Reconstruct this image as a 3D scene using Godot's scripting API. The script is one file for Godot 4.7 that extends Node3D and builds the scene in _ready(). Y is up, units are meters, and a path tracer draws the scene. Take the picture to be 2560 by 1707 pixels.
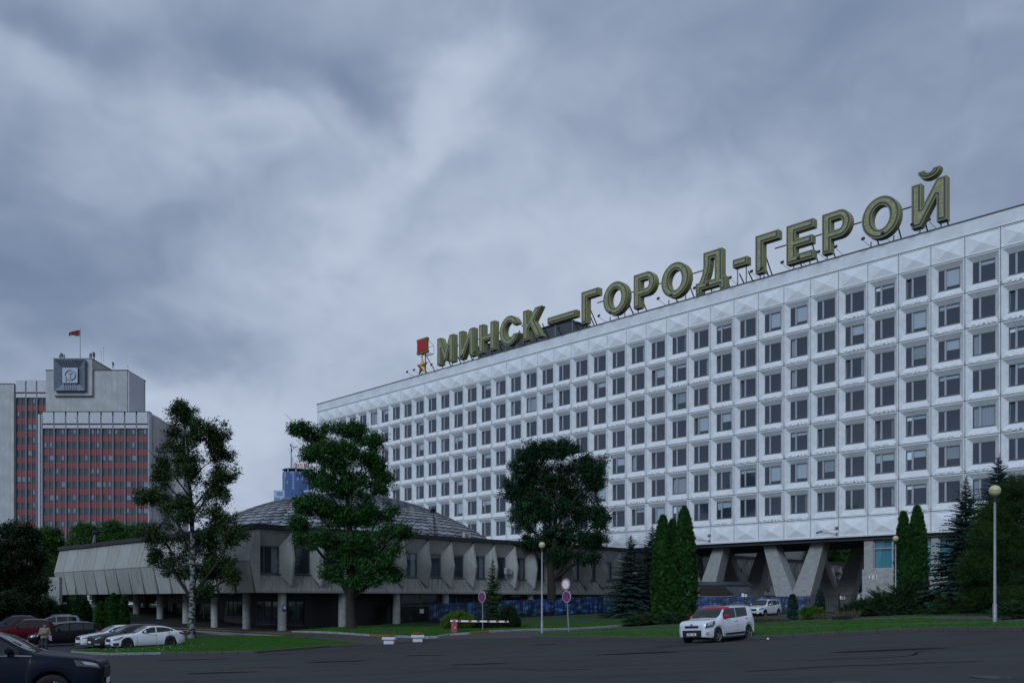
extends Node3D
# An office block with rooftop lettering, a low concrete hall beside it, parked cars and lawns under an overcast sky.
# x right, y up, -z away from the camera; metres. Camera eye at y = 1.6; the ground falls away from it.

const EYE := 1.6
var rng := RandomNumberGenerator.new()
var taken := {}
var M := {}
var warp_noise := FastNoiseLite.new()

func _ready():
	rng.seed = 77
	warp_noise.seed = 5
	warp_noise.frequency = 1.0
	make_camera_and_light()
	make_materials()
	make_ground()
	make_office_block()
	make_roof_letters()
	make_hall()
	make_government_tower()
	make_bank_tower()
	make_left_neighbours()
	make_hoardings_and_sheds()
	make_vegetation()
	make_street_things()
	make_cars()
	make_person()

func make_camera_and_light():
	var cam := Camera3D.new()
	cam.name = "camera"
	cam.position = Vector3(0, EYE, 0)
	cam.projection = Camera3D.PROJECTION_FRUSTUM
	cam.near = 0.1
	cam.far = 3000.0
	# a level camera with the lens shifted up, so that verticals stay vertical
	var focal := 886.8
	cam.size = 0.1 * 682.0 / focal
	cam.frustum_offset = Vector2(0, 0.1 * 257.8 / focal)
	add_child(cam)
	cam.current = true
	var env := Environment.new()
	env.background_mode = Environment.BG_SKY
	var sky := Sky.new()
	var pano := PanoramaSkyMaterial.new()
	pano.panorama = ImageTexture.create_from_image(sky_image())
	pano.energy_multiplier = 1.0
	sky.sky_material = pano
	env.sky = sky
	env.background_energy_multiplier = SKY_ENERGY
	env.tonemap_mode = Environment.TONE_MAPPER_LINEAR
	env.tonemap_exposure = EXPOSURE
	env.sdfgi_enabled = true
	env.ssao_enabled = true
	env.ssil_enabled = true
	var we := WorldEnvironment.new()
	we.name = "world_environment"
	we.environment = env
	add_child(we)
	var sun := DirectionalLight3D.new()
	sun.name = "sun"
	sun.light_energy = SUN_ENERGY
	sun.light_color = Color(0.84, 0.92, 1.0)
	sun.light_angular_distance = 24.0
	sun.shadow_enabled = true
	add_child(sun)
	sun.look_at_from_position(Vector3.ZERO, -SUN_FROM, Vector3.UP)

const SKY_ENERGY := 1.0
const EXPOSURE := 1.0
const SUN_ENERGY := 0.5
const SUN_FROM := Vector3(-0.36, 0.50, 0.82)

# ---------------------------------------------------------------- sky
func sky_blobs() -> Array:
	# soft cloud masses: x and y of a direction (x/-z, y/-z), half widths, turn in degrees, strength
	var src := [
		[1100, -80, 1700, 330, 0, -0.12], [110, 40, 260, 70, 24, -0.30], [640, 140, 360, 130, 6, -0.34], [900, 225, 110, 70, 30, -0.22], [0, 545, 190, 340, 0, -0.36],
		[380, 590, 260, 120, -18, -0.26], [440, 860, 260, 110, 12, -0.32], [480, 940, 120, 60, 0, -0.16], [1030, 500, 130, 110, -50, -0.14], [830, 645, 75, 32, 8, -0.14],
		[2330, 150, 560, 330, 10, -0.34], [2560, 620, 260, 260, 0, -0.22], [1750, 330, 300, 160, -15, -0.10], [1300, 30, 240, 90, 0, -0.10], [120, 800, 200, 160, 0, -0.18], [140, 330, 170, 80, 20, -0.05],
		[70, 150, 180, 70, 24, 0.16], [640, 285, 260, 75, 4, 0.20], [480, 330, 90, 50, 20, 0.10], [1045, 340, 250, 62, -55, 0.30], [860, 560, 150, 100, -40, 0.22],
		[920, 740, 280, 130, 0, 0.18], [600, 1060, 300, 170, 0, 0.32], [1200, 570, 150, 120, 0, 0.08], [1500, 650, 420, 170, -15, 0.20], [1700, 480, 300, 120, -15, 0.08], [1180, 180, 160, 140, -50, 0.14], [300, 1010, 120, 80, 0, 0.12],
	]
	var out := []
	for b in src:
		out.append([(b[0] - 1280.0) / 2217.0, (1497.0 - b[1]) / 2217.0, b[2] / 2217.0, b[3] / 2217.0, deg_to_rad(-b[4]), b[5]])
	return out

func sky_image() -> Image:
	var w := 2048
	var h := 1024
	var im := Image.create(w, h, false, Image.FORMAT_RGBF)
	var n1 := FastNoiseLite.new()
	n1.seed = 11
	n1.frequency = 2.6
	n1.fractal_octaves = 6
	n1.fractal_gain = 0.56
	var n2 := FastNoiseLite.new()
	n2.seed = 23
	n2.frequency = 3.2
	n2.fractal_octaves = 3
	var n3 := FastNoiseLite.new()
	n3.seed = 41
	n3.frequency = 8.5
	n3.fractal_octaves = 5
	n3.fractal_gain = 0.6
	var blobs := sky_blobs()
	var low := Color(0.140, 0.203, 0.325)
	var high := Color(0.555, 0.635, 0.775)
	var ground := Color(0.06, 0.07, 0.08)
	for j in h:
		var el := PI * (0.5 - (j + 0.5) / h)
		if j > h / 2 + 24:
			im.fill_rect(Rect2i(0, j, w, h - j), ground)
			break
		var ce := cos(el)
		var se := sin(el)
		for i in w:
			var az := (i + 0.5) / w * TAU
			var d := Vector3(sin(az) * ce, se, -cos(az) * ce)
			# flat cloud layer seen in perspective, kept from stretching to nothing at the horizon
			var p := Vector3(d.x, d.y * 1.5, d.z) / (0.55 + 0.6 * absf(d.y))
			var wv := n2.get_noise_3dv(p)
			var t := 0.54 + 0.22 * n1.get_noise_3dv(p + Vector3(wv, wv * 0.6, -wv) * 0.22) + 0.11 * n3.get_noise_3dv(p + Vector3(wv, -wv, wv) * 0.12)
			if d.z < -0.25:
				var wx := n1.get_noise_3dv(p * 1.7 + Vector3(7, 1, 3))
				var wy := n1.get_noise_3dv(p * 1.7 + Vector3(1, 9, 5))
				var sx := d.x / -d.z + wx * 0.06
				var sy := d.y / -d.z + wy * 0.05
				for b in blobs:
					var ex: float = sx - b[0]
					var ey: float = sy - b[1]
					if absf(ex) > 0.6 or absf(ey) > 0.5:
						continue
					var ca := cos(b[4])
					var sa := sin(b[4])
					var qx: float = (ex * ca + ey * sa) / b[2]
					var qy: float = (-ex * sa + ey * ca) / b[3]
					var q := qx * qx + qy * qy
					if q < 6.0:
						t += b[5] * 1.1 * exp(-q)
			t = 0.5 + 0.52 * tanh((t - 0.5) * 1.9)
			var c := low.lerp(high, t)
			im.set_pixel(i, j, c)
	return im

# ---------------------------------------------------------------- ground
const GROUND_FIT := [-1.6089, -0.0537, -0.1028, 2.0172, 4.0969, -1.5158, -0.9817, -2.1145, 0.8257]
const GROUND_BUMPS := [[-12.8, 71.0, 0.36, 5.0], [-2.0, 64.5, 0.22, 4.0], [18.6, 35.5, 0.14, 3.5], [-10.5, 18.0, -0.30, 5.0], [-22.0, 57.0, 0.07, 5.0], [9.6, 41.0, -0.09, 2.6]]

func ground(x: float, z: float) -> float:
	# height of the terrain at world x, z (z negative going away)
	var gx := clampf(x, -55.0, 30.0) / 50.0
	var gz := clampf(-z, 0.0, 100.0) / 50.0
	var f := GROUND_FIT
	var h: float = f[0] + f[1] * gx + f[2] * gz + f[3] * gx * gx + f[4] * gx * gz + f[5] * gz * gz + f[6] * gx * gx * gz + f[7] * gx * gz * gz + f[8] * gz * gz * gz
	for b in GROUND_BUMPS:
		var q: float = ((x - b[0]) * (x - b[0]) + (-z - b[1]) * (-z - b[1])) / (2.0 * b[3] * b[3])
		if q < 8.0:
			h += b[2] * exp(-q)
	return h + EYE

func on_ground(x: float, dist: float, lift := 0.0) -> Vector3:
	return Vector3(x, ground(x, -dist) + lift, -dist)

# ---------------------------------------------------------------- naming and tagging
func numbered(called: String) -> String:
	if not taken.has(called):
		taken[called] = 0
		return called
	taken[called] += 1
	return "%s_%03d" % [called, taken[called]]

func tag(o: Node, label := "", category := "", group := "", kind := "") -> Node:
	if label: o.set_meta("label", label)
	if category: o.set_meta("category", category)
	if group: o.set_meta("group", group)
	if kind: o.set_meta("kind", kind)
	return o

func thing(called: String, label: String, category: String, at := Vector3.ZERO, turn := 0.0, group := "") -> Node3D:
	var o := Node3D.new()
	o.name = numbered(called)
	o.position = at
	o.rotation.y = turn
	add_child(o)
	tag(o, label, category, group)
	return o

func put(called: String, mesh: Mesh, material: Material, parent: Node = null, at := Vector3.ZERO) -> MeshInstance3D:
	var o := MeshInstance3D.new()
	o.mesh = mesh
	if material: o.material_override = material
	o.position = at
	if parent == null:
		o.name = numbered(called)
		add_child(o)
	else:
		var k := 0
		var nm := called
		var used: Dictionary = parent.get_meta("used_names") if parent.has_meta("used_names") else {}
		if used.has(called):
			used[called] += 1
			nm = "%s_%03d" % [called, used[called]]
		else:
			used[called] = 0
		parent.set_meta("used_names", used)
		o.name = nm
		parent.add_child(o, true)
	return o

func sub(called: String, parent: Node, at := Vector3.ZERO) -> Node3D:
	var o := Node3D.new()
	var used: Dictionary = parent.get_meta("used_names") if parent.has_meta("used_names") else {}
	var nm := called
	if used.has(called):
		used[called] += 1
		nm = "%s_%03d" % [called, used[called]]
	else:
		used[called] = 0
	parent.set_meta("used_names", used)
	o.name = nm
	o.position = at
	parent.add_child(o, true)
	return o

func structure(called: String, mesh: Mesh, material: Material) -> MeshInstance3D:
	var o := put(called, mesh, material)
	o.set_meta("kind", "structure")
	return o

# ---------------------------------------------------------------- mesh building
class MB:
	var st := SurfaceTool.new()
	var smooth := false
	var xf := Transform3D()
	func _init(is_smooth := false):
		smooth = is_smooth
		st.begin(Mesh.PRIMITIVE_TRIANGLES)
		st.set_smooth_group(0 if smooth else -1)
	func v(p: Vector3, uv := Vector2.ZERO):
		st.set_uv(uv)
		st.add_vertex(xf * p)
	func tri(a: Vector3, b: Vector3, c: Vector3, ua := Vector2.ZERO, ub := Vector2.ZERO, uc := Vector2.ZERO):
		# counter-clockwise from outside; Godot wants clockwise
		v(a, ua); v(c, uc); v(b, ub)
	func quad(a: Vector3, b: Vector3, c: Vector3, d: Vector3):
		tri(a, b, c); tri(a, c, d)
	func quad_uv(a: Vector3, b: Vector3, c: Vector3, d: Vector3, ua: Vector2, ub: Vector2, uc: Vector2, ud: Vector2):
		tri(a, b, c, ua, ub, uc); tri(a, c, d, ua, uc, ud)
	func box(lo: Vector3, hi: Vector3):
		var p := [Vector3(lo.x, lo.y, lo.z), Vector3(hi.x, lo.y, lo.z), Vector3(hi.x, hi.y, lo.z), Vector3(lo.x, hi.y, lo.z), Vector3(lo.x, lo.y, hi.z), Vector3(hi.x, lo.y, hi.z), Vector3(hi.x, hi.y, hi.z), Vector3(lo.x, hi.y, hi.z)]
		for f in [[4, 5, 6, 7], [1, 0, 3, 2], [5, 1, 2, 6], [0, 4, 7, 3], [7, 6, 2, 3], [0, 1, 5, 4]]:
			quad(p[f[0]], p[f[1]], p[f[2]], p[f[3]])
	func cbox(c: Vector3, s: Vector3):
		box(c - s * 0.5, c + s * 0.5)
	func bevel_box(c: Vector3, s: Vector3, b: float):
		var h := s * 0.5
		# rings from bottom to top, chamfered
		var rings := [[-h.y, b], [-h.y + b, 0.0], [h.y - b, 0.0], [h.y, b]]
		var pts := []
		for r in rings:
			var i: float = r[1]
			var x := h.x - i
			var z := h.z - i
			var cc := b if i == 0.0 else b * 0.5
			pts.append([Vector3(-x + cc, r[0], z), Vector3(x - cc, r[0], z), Vector3(x, r[0], z - cc), Vector3(x, r[0], -z + cc), Vector3(x - cc, r[0], -z), Vector3(-x + cc, r[0], -z), Vector3(-x, r[0], -z + cc), Vector3(-x, r[0], z - cc)])
		for k in 3:
			for j in 8:
				var n := (j + 1) % 8
				quad(c + pts[k][j], c + pts[k][n], c + pts[k + 1][n], c + pts[k + 1][j])
		for j in range(1, 7):
			tri(c + pts[3][0], c + pts[3][j], c + pts[3][j + 1])
			tri(c + pts[0][0], c + pts[0][j + 1], c + pts[0][j])
	func tube(a: Vector3, b: Vector3, ra: float, rb: float, n := 8, caps := true):
		var d := (b - a).normalized()
		var u := d.cross(Vector3.UP if absf(d.y) < 0.9 else Vector3.RIGHT).normalized()
		var w := d.cross(u)
		for i in n:
			var t0 := TAU * i / n
			var t1 := TAU * (i + 1) / n
			var e0 := u * cos(t0) + w * sin(t0)
			var e1 := u * cos(t1) + w * sin(t1)
			var l := (b - a).length()
			quad_uv(a + e0 * ra, a + e1 * ra, b + e1 * rb, b + e0 * rb, Vector2(float(i) / n, 0), Vector2(float(i + 1) / n, 0), Vector2(float(i + 1) / n, l), Vector2(float(i) / n, l))
			if caps:
				tri(a, a + e1 * ra, a + e0 * ra)
				tri(b, b + e0 * rb, b + e1 * rb)
	func path_tube(pts: Array, radii: Array, n := 8, v0 := 0.0):
		# a tube along points, rings joined
		var rings := []
		var lens := []
		var run := v0
		var u := Vector3.RIGHT
		for i in pts.size():
			var d: Vector3 = (pts[mini(i + 1, pts.size() - 1)] - pts[maxi(i - 1, 0)]).normalized()
			u = (u - d * u.dot(d)).normalized()
			if u.length() < 0.5: u = d.cross(Vector3.FORWARD).normalized()
			var w := d.cross(u)
			var ring := []
			for k in n + 1:
				var t := TAU * k / n
				ring.append(pts[i] + (u * cos(t) + w * sin(t)) * radii[i])
			rings.append(ring)
			if i > 0: run += (pts[i] - pts[i - 1]).length()
			lens.append(run)
		for i in pts.size() - 1:
			for k in n:
				quad_uv(rings[i][k], rings[i][k + 1], rings[i + 1][k + 1], rings[i + 1][k], Vector2(float(k) / n, lens[i]), Vector2(float(k + 1) / n, lens[i]), Vector2(float(k + 1) / n, lens[i + 1]), Vector2(float(k) / n, lens[i + 1]))
	func lathe(profile: Array, n := 24):
		# profile of Vector2(radius, y), bottom to top
		for i in profile.size() - 1:
			for k in n:
				var t0 := TAU * k / n
				var t1 := TAU * (k + 1) / n
				var a: Vector2 = profile[i]
				var b: Vector2 = profile[i + 1]
				quad(Vector3(a.x * sin(t0), a.y, a.x * cos(t0)), Vector3(a.x * sin(t1), a.y, a.x * cos(t1)), Vector3(b.x * sin(t1), b.y, b.x * cos(t1)), Vector3(b.x * sin(t0), b.y, b.x * cos(t0)))
	func poly(pts: PackedVector2Array, z: float, flip := false):
		var idx := Geometry2D.triangulate_polygon(pts)
		for i in range(0, idx.size(), 3):
			var a := pts[idx[i]]
			var b := pts[idx[i + 1]]
			var c := pts[idx[i + 2]]
			if ((b - a).cross(c - a) < 0.0) != flip:
				var s := b
				b = c
				c = s
			tri(Vector3(a.x, a.y, z), Vector3(b.x, b.y, z), Vector3(c.x, c.y, z))
	func walls(pts: PackedVector2Array, z0: float, z1: float):
		var ccw := not Geometry2D.is_polygon_clockwise(pts)
		for i in pts.size():
			var a := pts[i]
			var b := pts[(i + 1) % pts.size()]
			if not ccw:
				var s := a
				a = b
				b = s
			quad(Vector3(a.x, a.y, z0), Vector3(b.x, b.y, z0), Vector3(b.x, b.y, z1), Vector3(a.x, a.y, z1))
	func extrude(pts: PackedVector2Array, z0: float, z1: float):
		poly(pts, z1)
		poly(pts, z0, true)
		walls(pts, z0, z1)
	func done() -> ArrayMesh:
		st.generate_normals()
		return st.commit()

func boxes(list: Array) -> ArrayMesh:
	var b := MB.new()
	for e in list:
		b.box(e[0], e[1])
	return b.done()

func one_box(lo: Vector3, hi: Vector3) -> ArrayMesh:
	var b := MB.new()
	b.box(lo, hi)
	return b.done()

# ---------------------------------------------------------------- materials
func lin(r: float, g: float, b: float, a := 1.0) -> Color:
	var c := Color(r, g, b).linear_to_srgb()
	c.a = a
	return c

func mat(called: String, c: Color, rough := 0.8, metal := 0.0) -> StandardMaterial3D:
	var m := StandardMaterial3D.new()
	m.resource_name = called
	m.albedo_color = c
	m.roughness = rough
	m.metallic = metal
	m.metallic_specular = 0.5
	M[called] = m
	return m

func noise_tex(sd: int, freq: float, octaves: int, lo: float, hi: float, px := 512, normal := false, strength := 4.0) -> NoiseTexture2D:
	var t := NoiseTexture2D.new()
	t.width = px
	t.height = px
	t.seamless = true
	t.generate_mipmaps = false
	var n := FastNoiseLite.new()
	n.seed = sd
	n.frequency = freq
	n.fractal_octaves = octaves
	t.noise = n
	if normal:
		t.as_normal_map = true
		t.bump_strength = strength
	else:
		var g := Gradient.new()
		g.set_color(0, Color(lo, lo, lo))
		g.set_color(1, Color(hi, hi, hi))
		t.color_ramp = g
	return t

func tri_tex(m: StandardMaterial3D, t: Texture2D, metres: float) -> StandardMaterial3D:
	m.albedo_texture = t
	m.uv1_triplanar = true
	m.uv1_world_triplanar = true
	m.uv1_scale = Vector3.ONE / metres
	return m

func tri_detail(m: StandardMaterial3D, t: Texture2D, metres: float) -> StandardMaterial3D:
	m.detail_enabled = true
	m.detail_albedo = t
	m.detail_blend_mode = BaseMaterial3D.BLEND_MODE_MUL
	m.detail_uv_layer = BaseMaterial3D.DETAIL_UV_2
	m.uv2_triplanar = true
	m.uv2_world_triplanar = true
	m.uv2_scale = Vector3.ONE / metres
	return m

func streak_image(sd: int, lo: float, tint: Color, density: float) -> ImageTexture:
	# grey concrete with run-off streaks down from the top; u wraps
	var im := Image.create(256, 256, false, Image.FORMAT_RGB8)
	var n := FastNoiseLite.new()
	n.seed = sd
	n.frequency = 0.02
	n.fractal_octaves = 4
	for y in 256:
		for x in 256:
			var s := n.get_noise_2d(x * 3.0, y * 0.12)
			var b := n.get_noise_2d(x * 0.7 + 900.0, y * 0.7)
			var k := clampf((s + 0.35 * b + density) * 1.8, 0.0, 1.0)
			var f := 0.93 + 0.09 * b
			im.set_pixel(x, y, Color(f, f, f).lerp(tint, k * (1.0 - lo)))
	return ImageTexture.create_from_image(im)

func make_materials():
	var grain := noise_tex(3, 0.05, 4, 0.86, 1.0)
	var blotch := noise_tex(4, 0.012, 5, 0.80, 1.0)
	var faint := noise_tex(5, 0.012, 5, 0.91, 1.0)
	var rough_n := noise_tex(6, 0.12, 3, 0, 1, 512, true, 3.0)
	var m: StandardMaterial3D
	m = mat("asphalt", lin(0.033, 0.034, 0.040), 0.92)
	tri_tex(m, noise_tex(8, 0.16, 3, 0.55, 1.0), 3.0)
	tri_detail(m, asphalt_wear(), 46.0)
	m.normal_enabled = true
	m.normal_texture = rough_n
	m.normal_scale = 0.5
	m = mat("drive", lin(0.060, 0.056, 0.053), 0.95)
	tri_tex(m, noise_tex(9, 0.1, 4, 0.6, 1.0), 4.0)
	m = mat("tar", lin(0.012, 0.0125, 0.015), 0.95)
	m.metallic_specular = 0.15
	m = mat("path", lin(0.085, 0.085, 0.088), 0.95)
	tri_tex(m, noise_tex(9, 0.1, 4, 0.7, 1.0), 4.0)
	m = mat("lawn", lin(0.030, 0.095, 0.016), 1.0)
	tri_tex(m, noise_tex(12, 0.06, 5, 0.45, 1.0), 5.0)
	m.normal_enabled = true
	m.normal_texture = rough_n
	m = mat("soil", lin(0.035, 0.026, 0.02), 1.0)
	tri_tex(m, grain, 2.0)
	m = mat("kerb_white", lin(0.50, 0.51, 0.53), 0.85)
	tri_tex(m, noise_tex(14, 0.03, 5, 0.35, 1.0), 2.2)
	m = mat("planter_white", lin(0.62, 0.63, 0.66), 0.8)
	tri_tex(m, faint, 1.0)
	m = mat("kerb_worn", lin(0.50, 0.51, 0.52), 0.9)
	tri_tex(m, noise_tex(15, 0.035, 5, 0.25, 1.0), 1.4)
	m = mat("kerb_yellow", lin(0.30, 0.19, 0.03), 0.85)
	tri_tex(m, noise_tex(14, 0.03, 5, 0.5, 1.0), 2.2)
	m = mat("kerb_grey", lin(0.12, 0.115, 0.11), 0.95)
	tri_tex(m, noise_tex(16, 0.05, 5, 0.45, 1.0), 1.5)
	m = mat("plaza", lin(0.055, 0.052, 0.047), 0.9)
	tri_tex(m, blotch, 6.0)
	m = mat("step", lin(0.16, 0.17, 0.18), 0.9)
	tri_tex(m, grain, 2.0)
	# buildings
	for k in 6:
		var tone := 1.0 - 0.02 * (k % 3)
		m = mat("facade_%d" % k, lin(0.83 * tone, 0.835 * tone, 0.855 * tone), 0.75)
		m.albedo_texture = facade_stain(40 + k, [0.5, 0.9, 0.3, 1.2, 0.7, 0.2][k])
		tri_detail(m, faint, 7.0)
	m = mat("relief", lin(0.82, 0.825, 0.845), 0.78)
	tri_tex(m, faint, 4.0)
	m = mat("white_plaster", lin(0.80, 0.805, 0.83), 0.8)
	tri_tex(m, streak_image(61, 0.80, Color(0.62, 0.63, 0.65), -0.15), 9.0)
	m = mat("white_trim", lin(0.74, 0.745, 0.77), 0.7)
	m = mat("roof_metal", lin(0.10, 0.11, 0.13), 0.5, 0.3)
	tri_tex(m, blotch, 5.0)
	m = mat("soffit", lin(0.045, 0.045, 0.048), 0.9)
	m = mat("window_frame", lin(0.105, 0.108, 0.118), 0.6)
	m = mat("window_frame_pale", lin(0.34, 0.35, 0.38), 0.6)
	m = mat("pane", lin(0.11, 0.145, 0.21, 0.20), 0.02, 0.15)
	m.transparency = BaseMaterial3D.TRANSPARENCY_ALPHA
	m.metallic_specular = 1.0
	m = mat("pane_dark", lin(0.12, 0.15, 0.19, 0.22), 0.02, 0.2)
	m.transparency = BaseMaterial3D.TRANSPARENCY_ALPHA
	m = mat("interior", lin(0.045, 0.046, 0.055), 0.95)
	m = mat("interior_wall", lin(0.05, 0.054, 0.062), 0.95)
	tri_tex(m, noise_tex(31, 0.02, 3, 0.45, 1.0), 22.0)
	m = mat("blind", lin(0.66, 0.76, 0.82), 0.9)
	m = mat("curtain", lin(0.50, 0.53, 0.58), 0.95)
	m = mat("curtain_warm", lin(0.30, 0.24, 0.23), 0.95)
	m = mat("curtain_teal", lin(0.05, 0.42, 0.52), 0.95)
	m = mat("concrete_pale", lin(0.45, 0.455, 0.43), 0.9)
	tri_tex(m, streak_image(71, 0.75, Color(0.60, 0.60, 0.57), -0.12), 3.5)
	tri_detail(m, grain, 1.2)
	m = mat("concrete_stained", lin(0.45, 0.455, 0.43), 0.9)
	tri_tex(m, streak_image(73, 0.45, Color(0.46, 0.42, 0.34), 0.0), 3.2)
	tri_detail(m, grain, 1.2)
	m = mat("concrete_mossy", lin(0.42, 0.425, 0.395), 0.9)
	tri_tex(m, streak_image(75, 0.35, Color(0.36, 0.35, 0.27), -0.02), 4.0)
	tri_detail(m, grain, 1.0)
	m = mat("concrete_column", lin(0.40, 0.395, 0.38), 0.9)
	tri_tex(m, blotch, 3.0)
	m = mat("bitumen", lin(0.028, 0.029, 0.032), 0.85)
	tri_tex(m, grain, 2.0)
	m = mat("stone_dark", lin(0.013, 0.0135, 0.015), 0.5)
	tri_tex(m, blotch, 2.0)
	for k in 4:
		m = mat("tile_%d" % k, lin(0.15 + 0.06 * k, 0.162 + 0.061 * k, 0.185 + 0.063 * k), 0.28)
		tri_tex(m, grain, 1.0)
	m = mat("tower_concrete", lin(0.57, 0.565, 0.57), 0.9)
	tri_tex(m, streak_image(81, 0.7, Color(0.72, 0.71, 0.71), -0.05), 14.0)
	tri_detail(m, grain, 2.5)
	m = mat("tower_fin", lin(0.16, 0.17, 0.195), 0.7)
	m = mat("tower_panel", lin(0.55, 0.56, 0.60), 0.6)
	tri_tex(m, streak_image(83, 0.75, Color(0.75, 0.76, 0.78), 0.0), 3.0)
	m = mat("spandrel_red", lin(0.31, 0.042, 0.044), 0.6)
	tri_tex(m, noise_tex(85, 0.03, 3, 0.75, 1.0), 4.0)
	m = mat("pane_tower", lin(0.028, 0.038, 0.055), 0.06)
	m.metallic_specular = 0.9
	m = mat("pane_tower_light", lin(0.16, 0.20, 0.26), 0.12)
	m.metallic_specular = 0.8
	m = mat("wood_frame", lin(0.12, 0.10, 0.085), 0.7)
	m = mat("emblem_metal", lin(0.17, 0.20, 0.25), 0.4, 0.4)
	tri_tex(m, blotch, 4.0)
	m = mat("emblem_plate", lin(0.27, 0.30, 0.36), 0.5, 0.3)
	m = mat("bank_glass", lin(0.07, 0.13, 0.30), 0.08, 0.3)
	m = mat("bank_glass_pale", lin(0.20, 0.29, 0.44), 0.1, 0.3)
	m = mat("bank_band", lin(0.34, 0.46, 0.60), 0.3)
	m = mat("sign_red", lin(0.30, 0.015, 0.03), 0.6)
	# letters and metal
	m = mat("letter_olive", lin(0.36, 0.35, 0.165), 0.6)
	tri_tex(m, sheet_metal(5), 2.6)
	m.uv1_world_triplanar = false
	m = mat("letter_rim", lin(0.25, 0.245, 0.10), 0.6)
	m = mat("letter_channel", lin(0.060, 0.072, 0.092), 0.7)
	m = mat("steel_dark", lin(0.035, 0.037, 0.042), 0.6, 0.3)
	m = mat("steel_grey", lin(0.19, 0.20, 0.22), 0.55, 0.2)
	tri_tex(m, grain, 1.0)
	m = mat("galvanised", lin(0.30, 0.32, 0.36), 0.5, 0.4)
	tri_tex(m, blotch, 1.5)
	m = mat("gold", lin(0.34, 0.21, 0.06), 0.5, 0.4)
	m = mat("gold_side", lin(0.20, 0.12, 0.035), 0.5, 0.4)
	m = mat("medal_red", lin(0.40, 0.010, 0.018), 0.6)
	# plain colours
	m = mat("black", lin(0.008, 0.008, 0.009), 0.6)
	m = mat("dark_gap", lin(0.012, 0.012, 0.013), 0.9)
	m = mat("white", lin(0.72, 0.73, 0.74), 0.55)
	m = mat("ac_case", lin(0.40, 0.40, 0.39), 0.6)
	m = mat("red", lin(0.42, 0.02, 0.02), 0.5)
	m = mat("pink_red", lin(0.34, 0.045, 0.06), 0.6)
	m = mat("blue", lin(0.02, 0.045, 0.25), 0.5)
	m = mat("yellow", lin(0.55, 0.40, 0.05), 0.6)
	m = mat("green_sign", lin(0.09, 0.28, 0.03), 0.6)
	m = mat("globe", lin(0.52, 0.46, 0.26), 0.35)
	m = mat("flag_red", lin(0.16, 0.007, 0.010), 0.8)
	m = mat("flag_green", lin(0.01, 0.07, 0.02), 0.8)

func asphalt_wear() -> ImageTexture:
	# large worn and patched areas, drawn out across the road
	var im := Image.create(512, 512, false, Image.FORMAT_RGB8)
	var n := FastNoiseLite.new()
	n.seed = 91
	n.frequency = 0.012
	n.fractal_octaves = 5
	for y in 512:
		for x in 512:
			var wx := minf(x, 512 - x) * 1.0
			var wy := minf(y, 512 - y) * 1.0
			var a := n.get_noise_2d(wx * 0.8, wy * 2.8)
			var b := n.get_noise_2d(wx * 2.4 + 500.0, wy * 9.0)
			var f := 0.86 + 0.26 * a
			if b > 0.22: f -= 0.30 * minf(1.0, (b - 0.22) * 8.0)
			f = clampf(f, 0.4, 1.0)
			im.set_pixel(x, y, Color(f, f, f * 1.01))
	return ImageTexture.create_from_image(im)

func facade_stain(sd: int, amount: float) -> ImageTexture:
	# one coffered panel, 3.0 x 3.3 m: grime caught on the lower slope and along the bottom joint
	var im := Image.create(192, 208, false, Image.FORMAT_RGB8)
	var n := FastNoiseLite.new()
	n.seed = sd
	n.frequency = 0.045
	n.fractal_octaves = 5
	for y in 208:
		for x in 192:
			var fy := y / 208.0   # 0 at the top of the panel
			var b := n.get_noise_2d(x, y)
			var f := 0.97 + 0.035 * b
			if fy > 0.80:
				var e := n.get_noise_2d(x * 0.9 + 300.0, y * 2.6)
				var near := clampf(1.0 - absf(fy - 0.945) / 0.085, 0.0, 1.0)
				var k := clampf((e * 1.1 + near * 0.75 - 0.86 + 0.22 * amount) * 3.2, 0.0, 1.0) * near
				f -= 0.55 * k * minf(1.0, amount)
				f -= 0.06 * clampf(n.get_noise_2d(x * 4.0, y * 0.5 + 70.0) + 0.1, 0.0, 1.0)
			else:
				f -= 0.07 * amount * clampf(n.get_noise_2d(x * 5.0, y * 0.25 + 30.0) - 0.05, 0.0, 1.0)
			im.set_pixel(x, y, Color(f, f, f))
	return ImageTexture.create_from_image(im)

func sheet_metal(sd: int) -> ImageTexture:
	# painted sheet with level seams and weathering, 2.6 m a side
	var im := Image.create(256, 256, false, Image.FORMAT_RGB8)
	var n := FastNoiseLite.new()
	n.seed = sd
	n.frequency = 0.02
	n.fractal_octaves = 5
	for y in 256:
		for x in 256:
			var wx := minf(x, 256 - x) * 1.0
			var wy := minf(y, 256 - y) * 1.0
			var f := 0.90 + 0.16 * n.get_noise_2d(wx, wy) + 0.05 * n.get_noise_2d(wx * 6.0, wy * 0.4)
			var c := Color(f, f, f)
			if y % 128 < 2: c = c * 0.5
			var r := n.get_noise_2d(wx * 2.0 + 400.0, wy * 0.7)
			if r > 0.34: c = c.lerp(Color(0.55, 0.42, 0.30), minf(1.0, (r - 0.34) * 3.0))
			im.set_pixel(x, y, Color(c.r, c.g, c.b))
	return ImageTexture.create_from_image(im)

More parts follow.
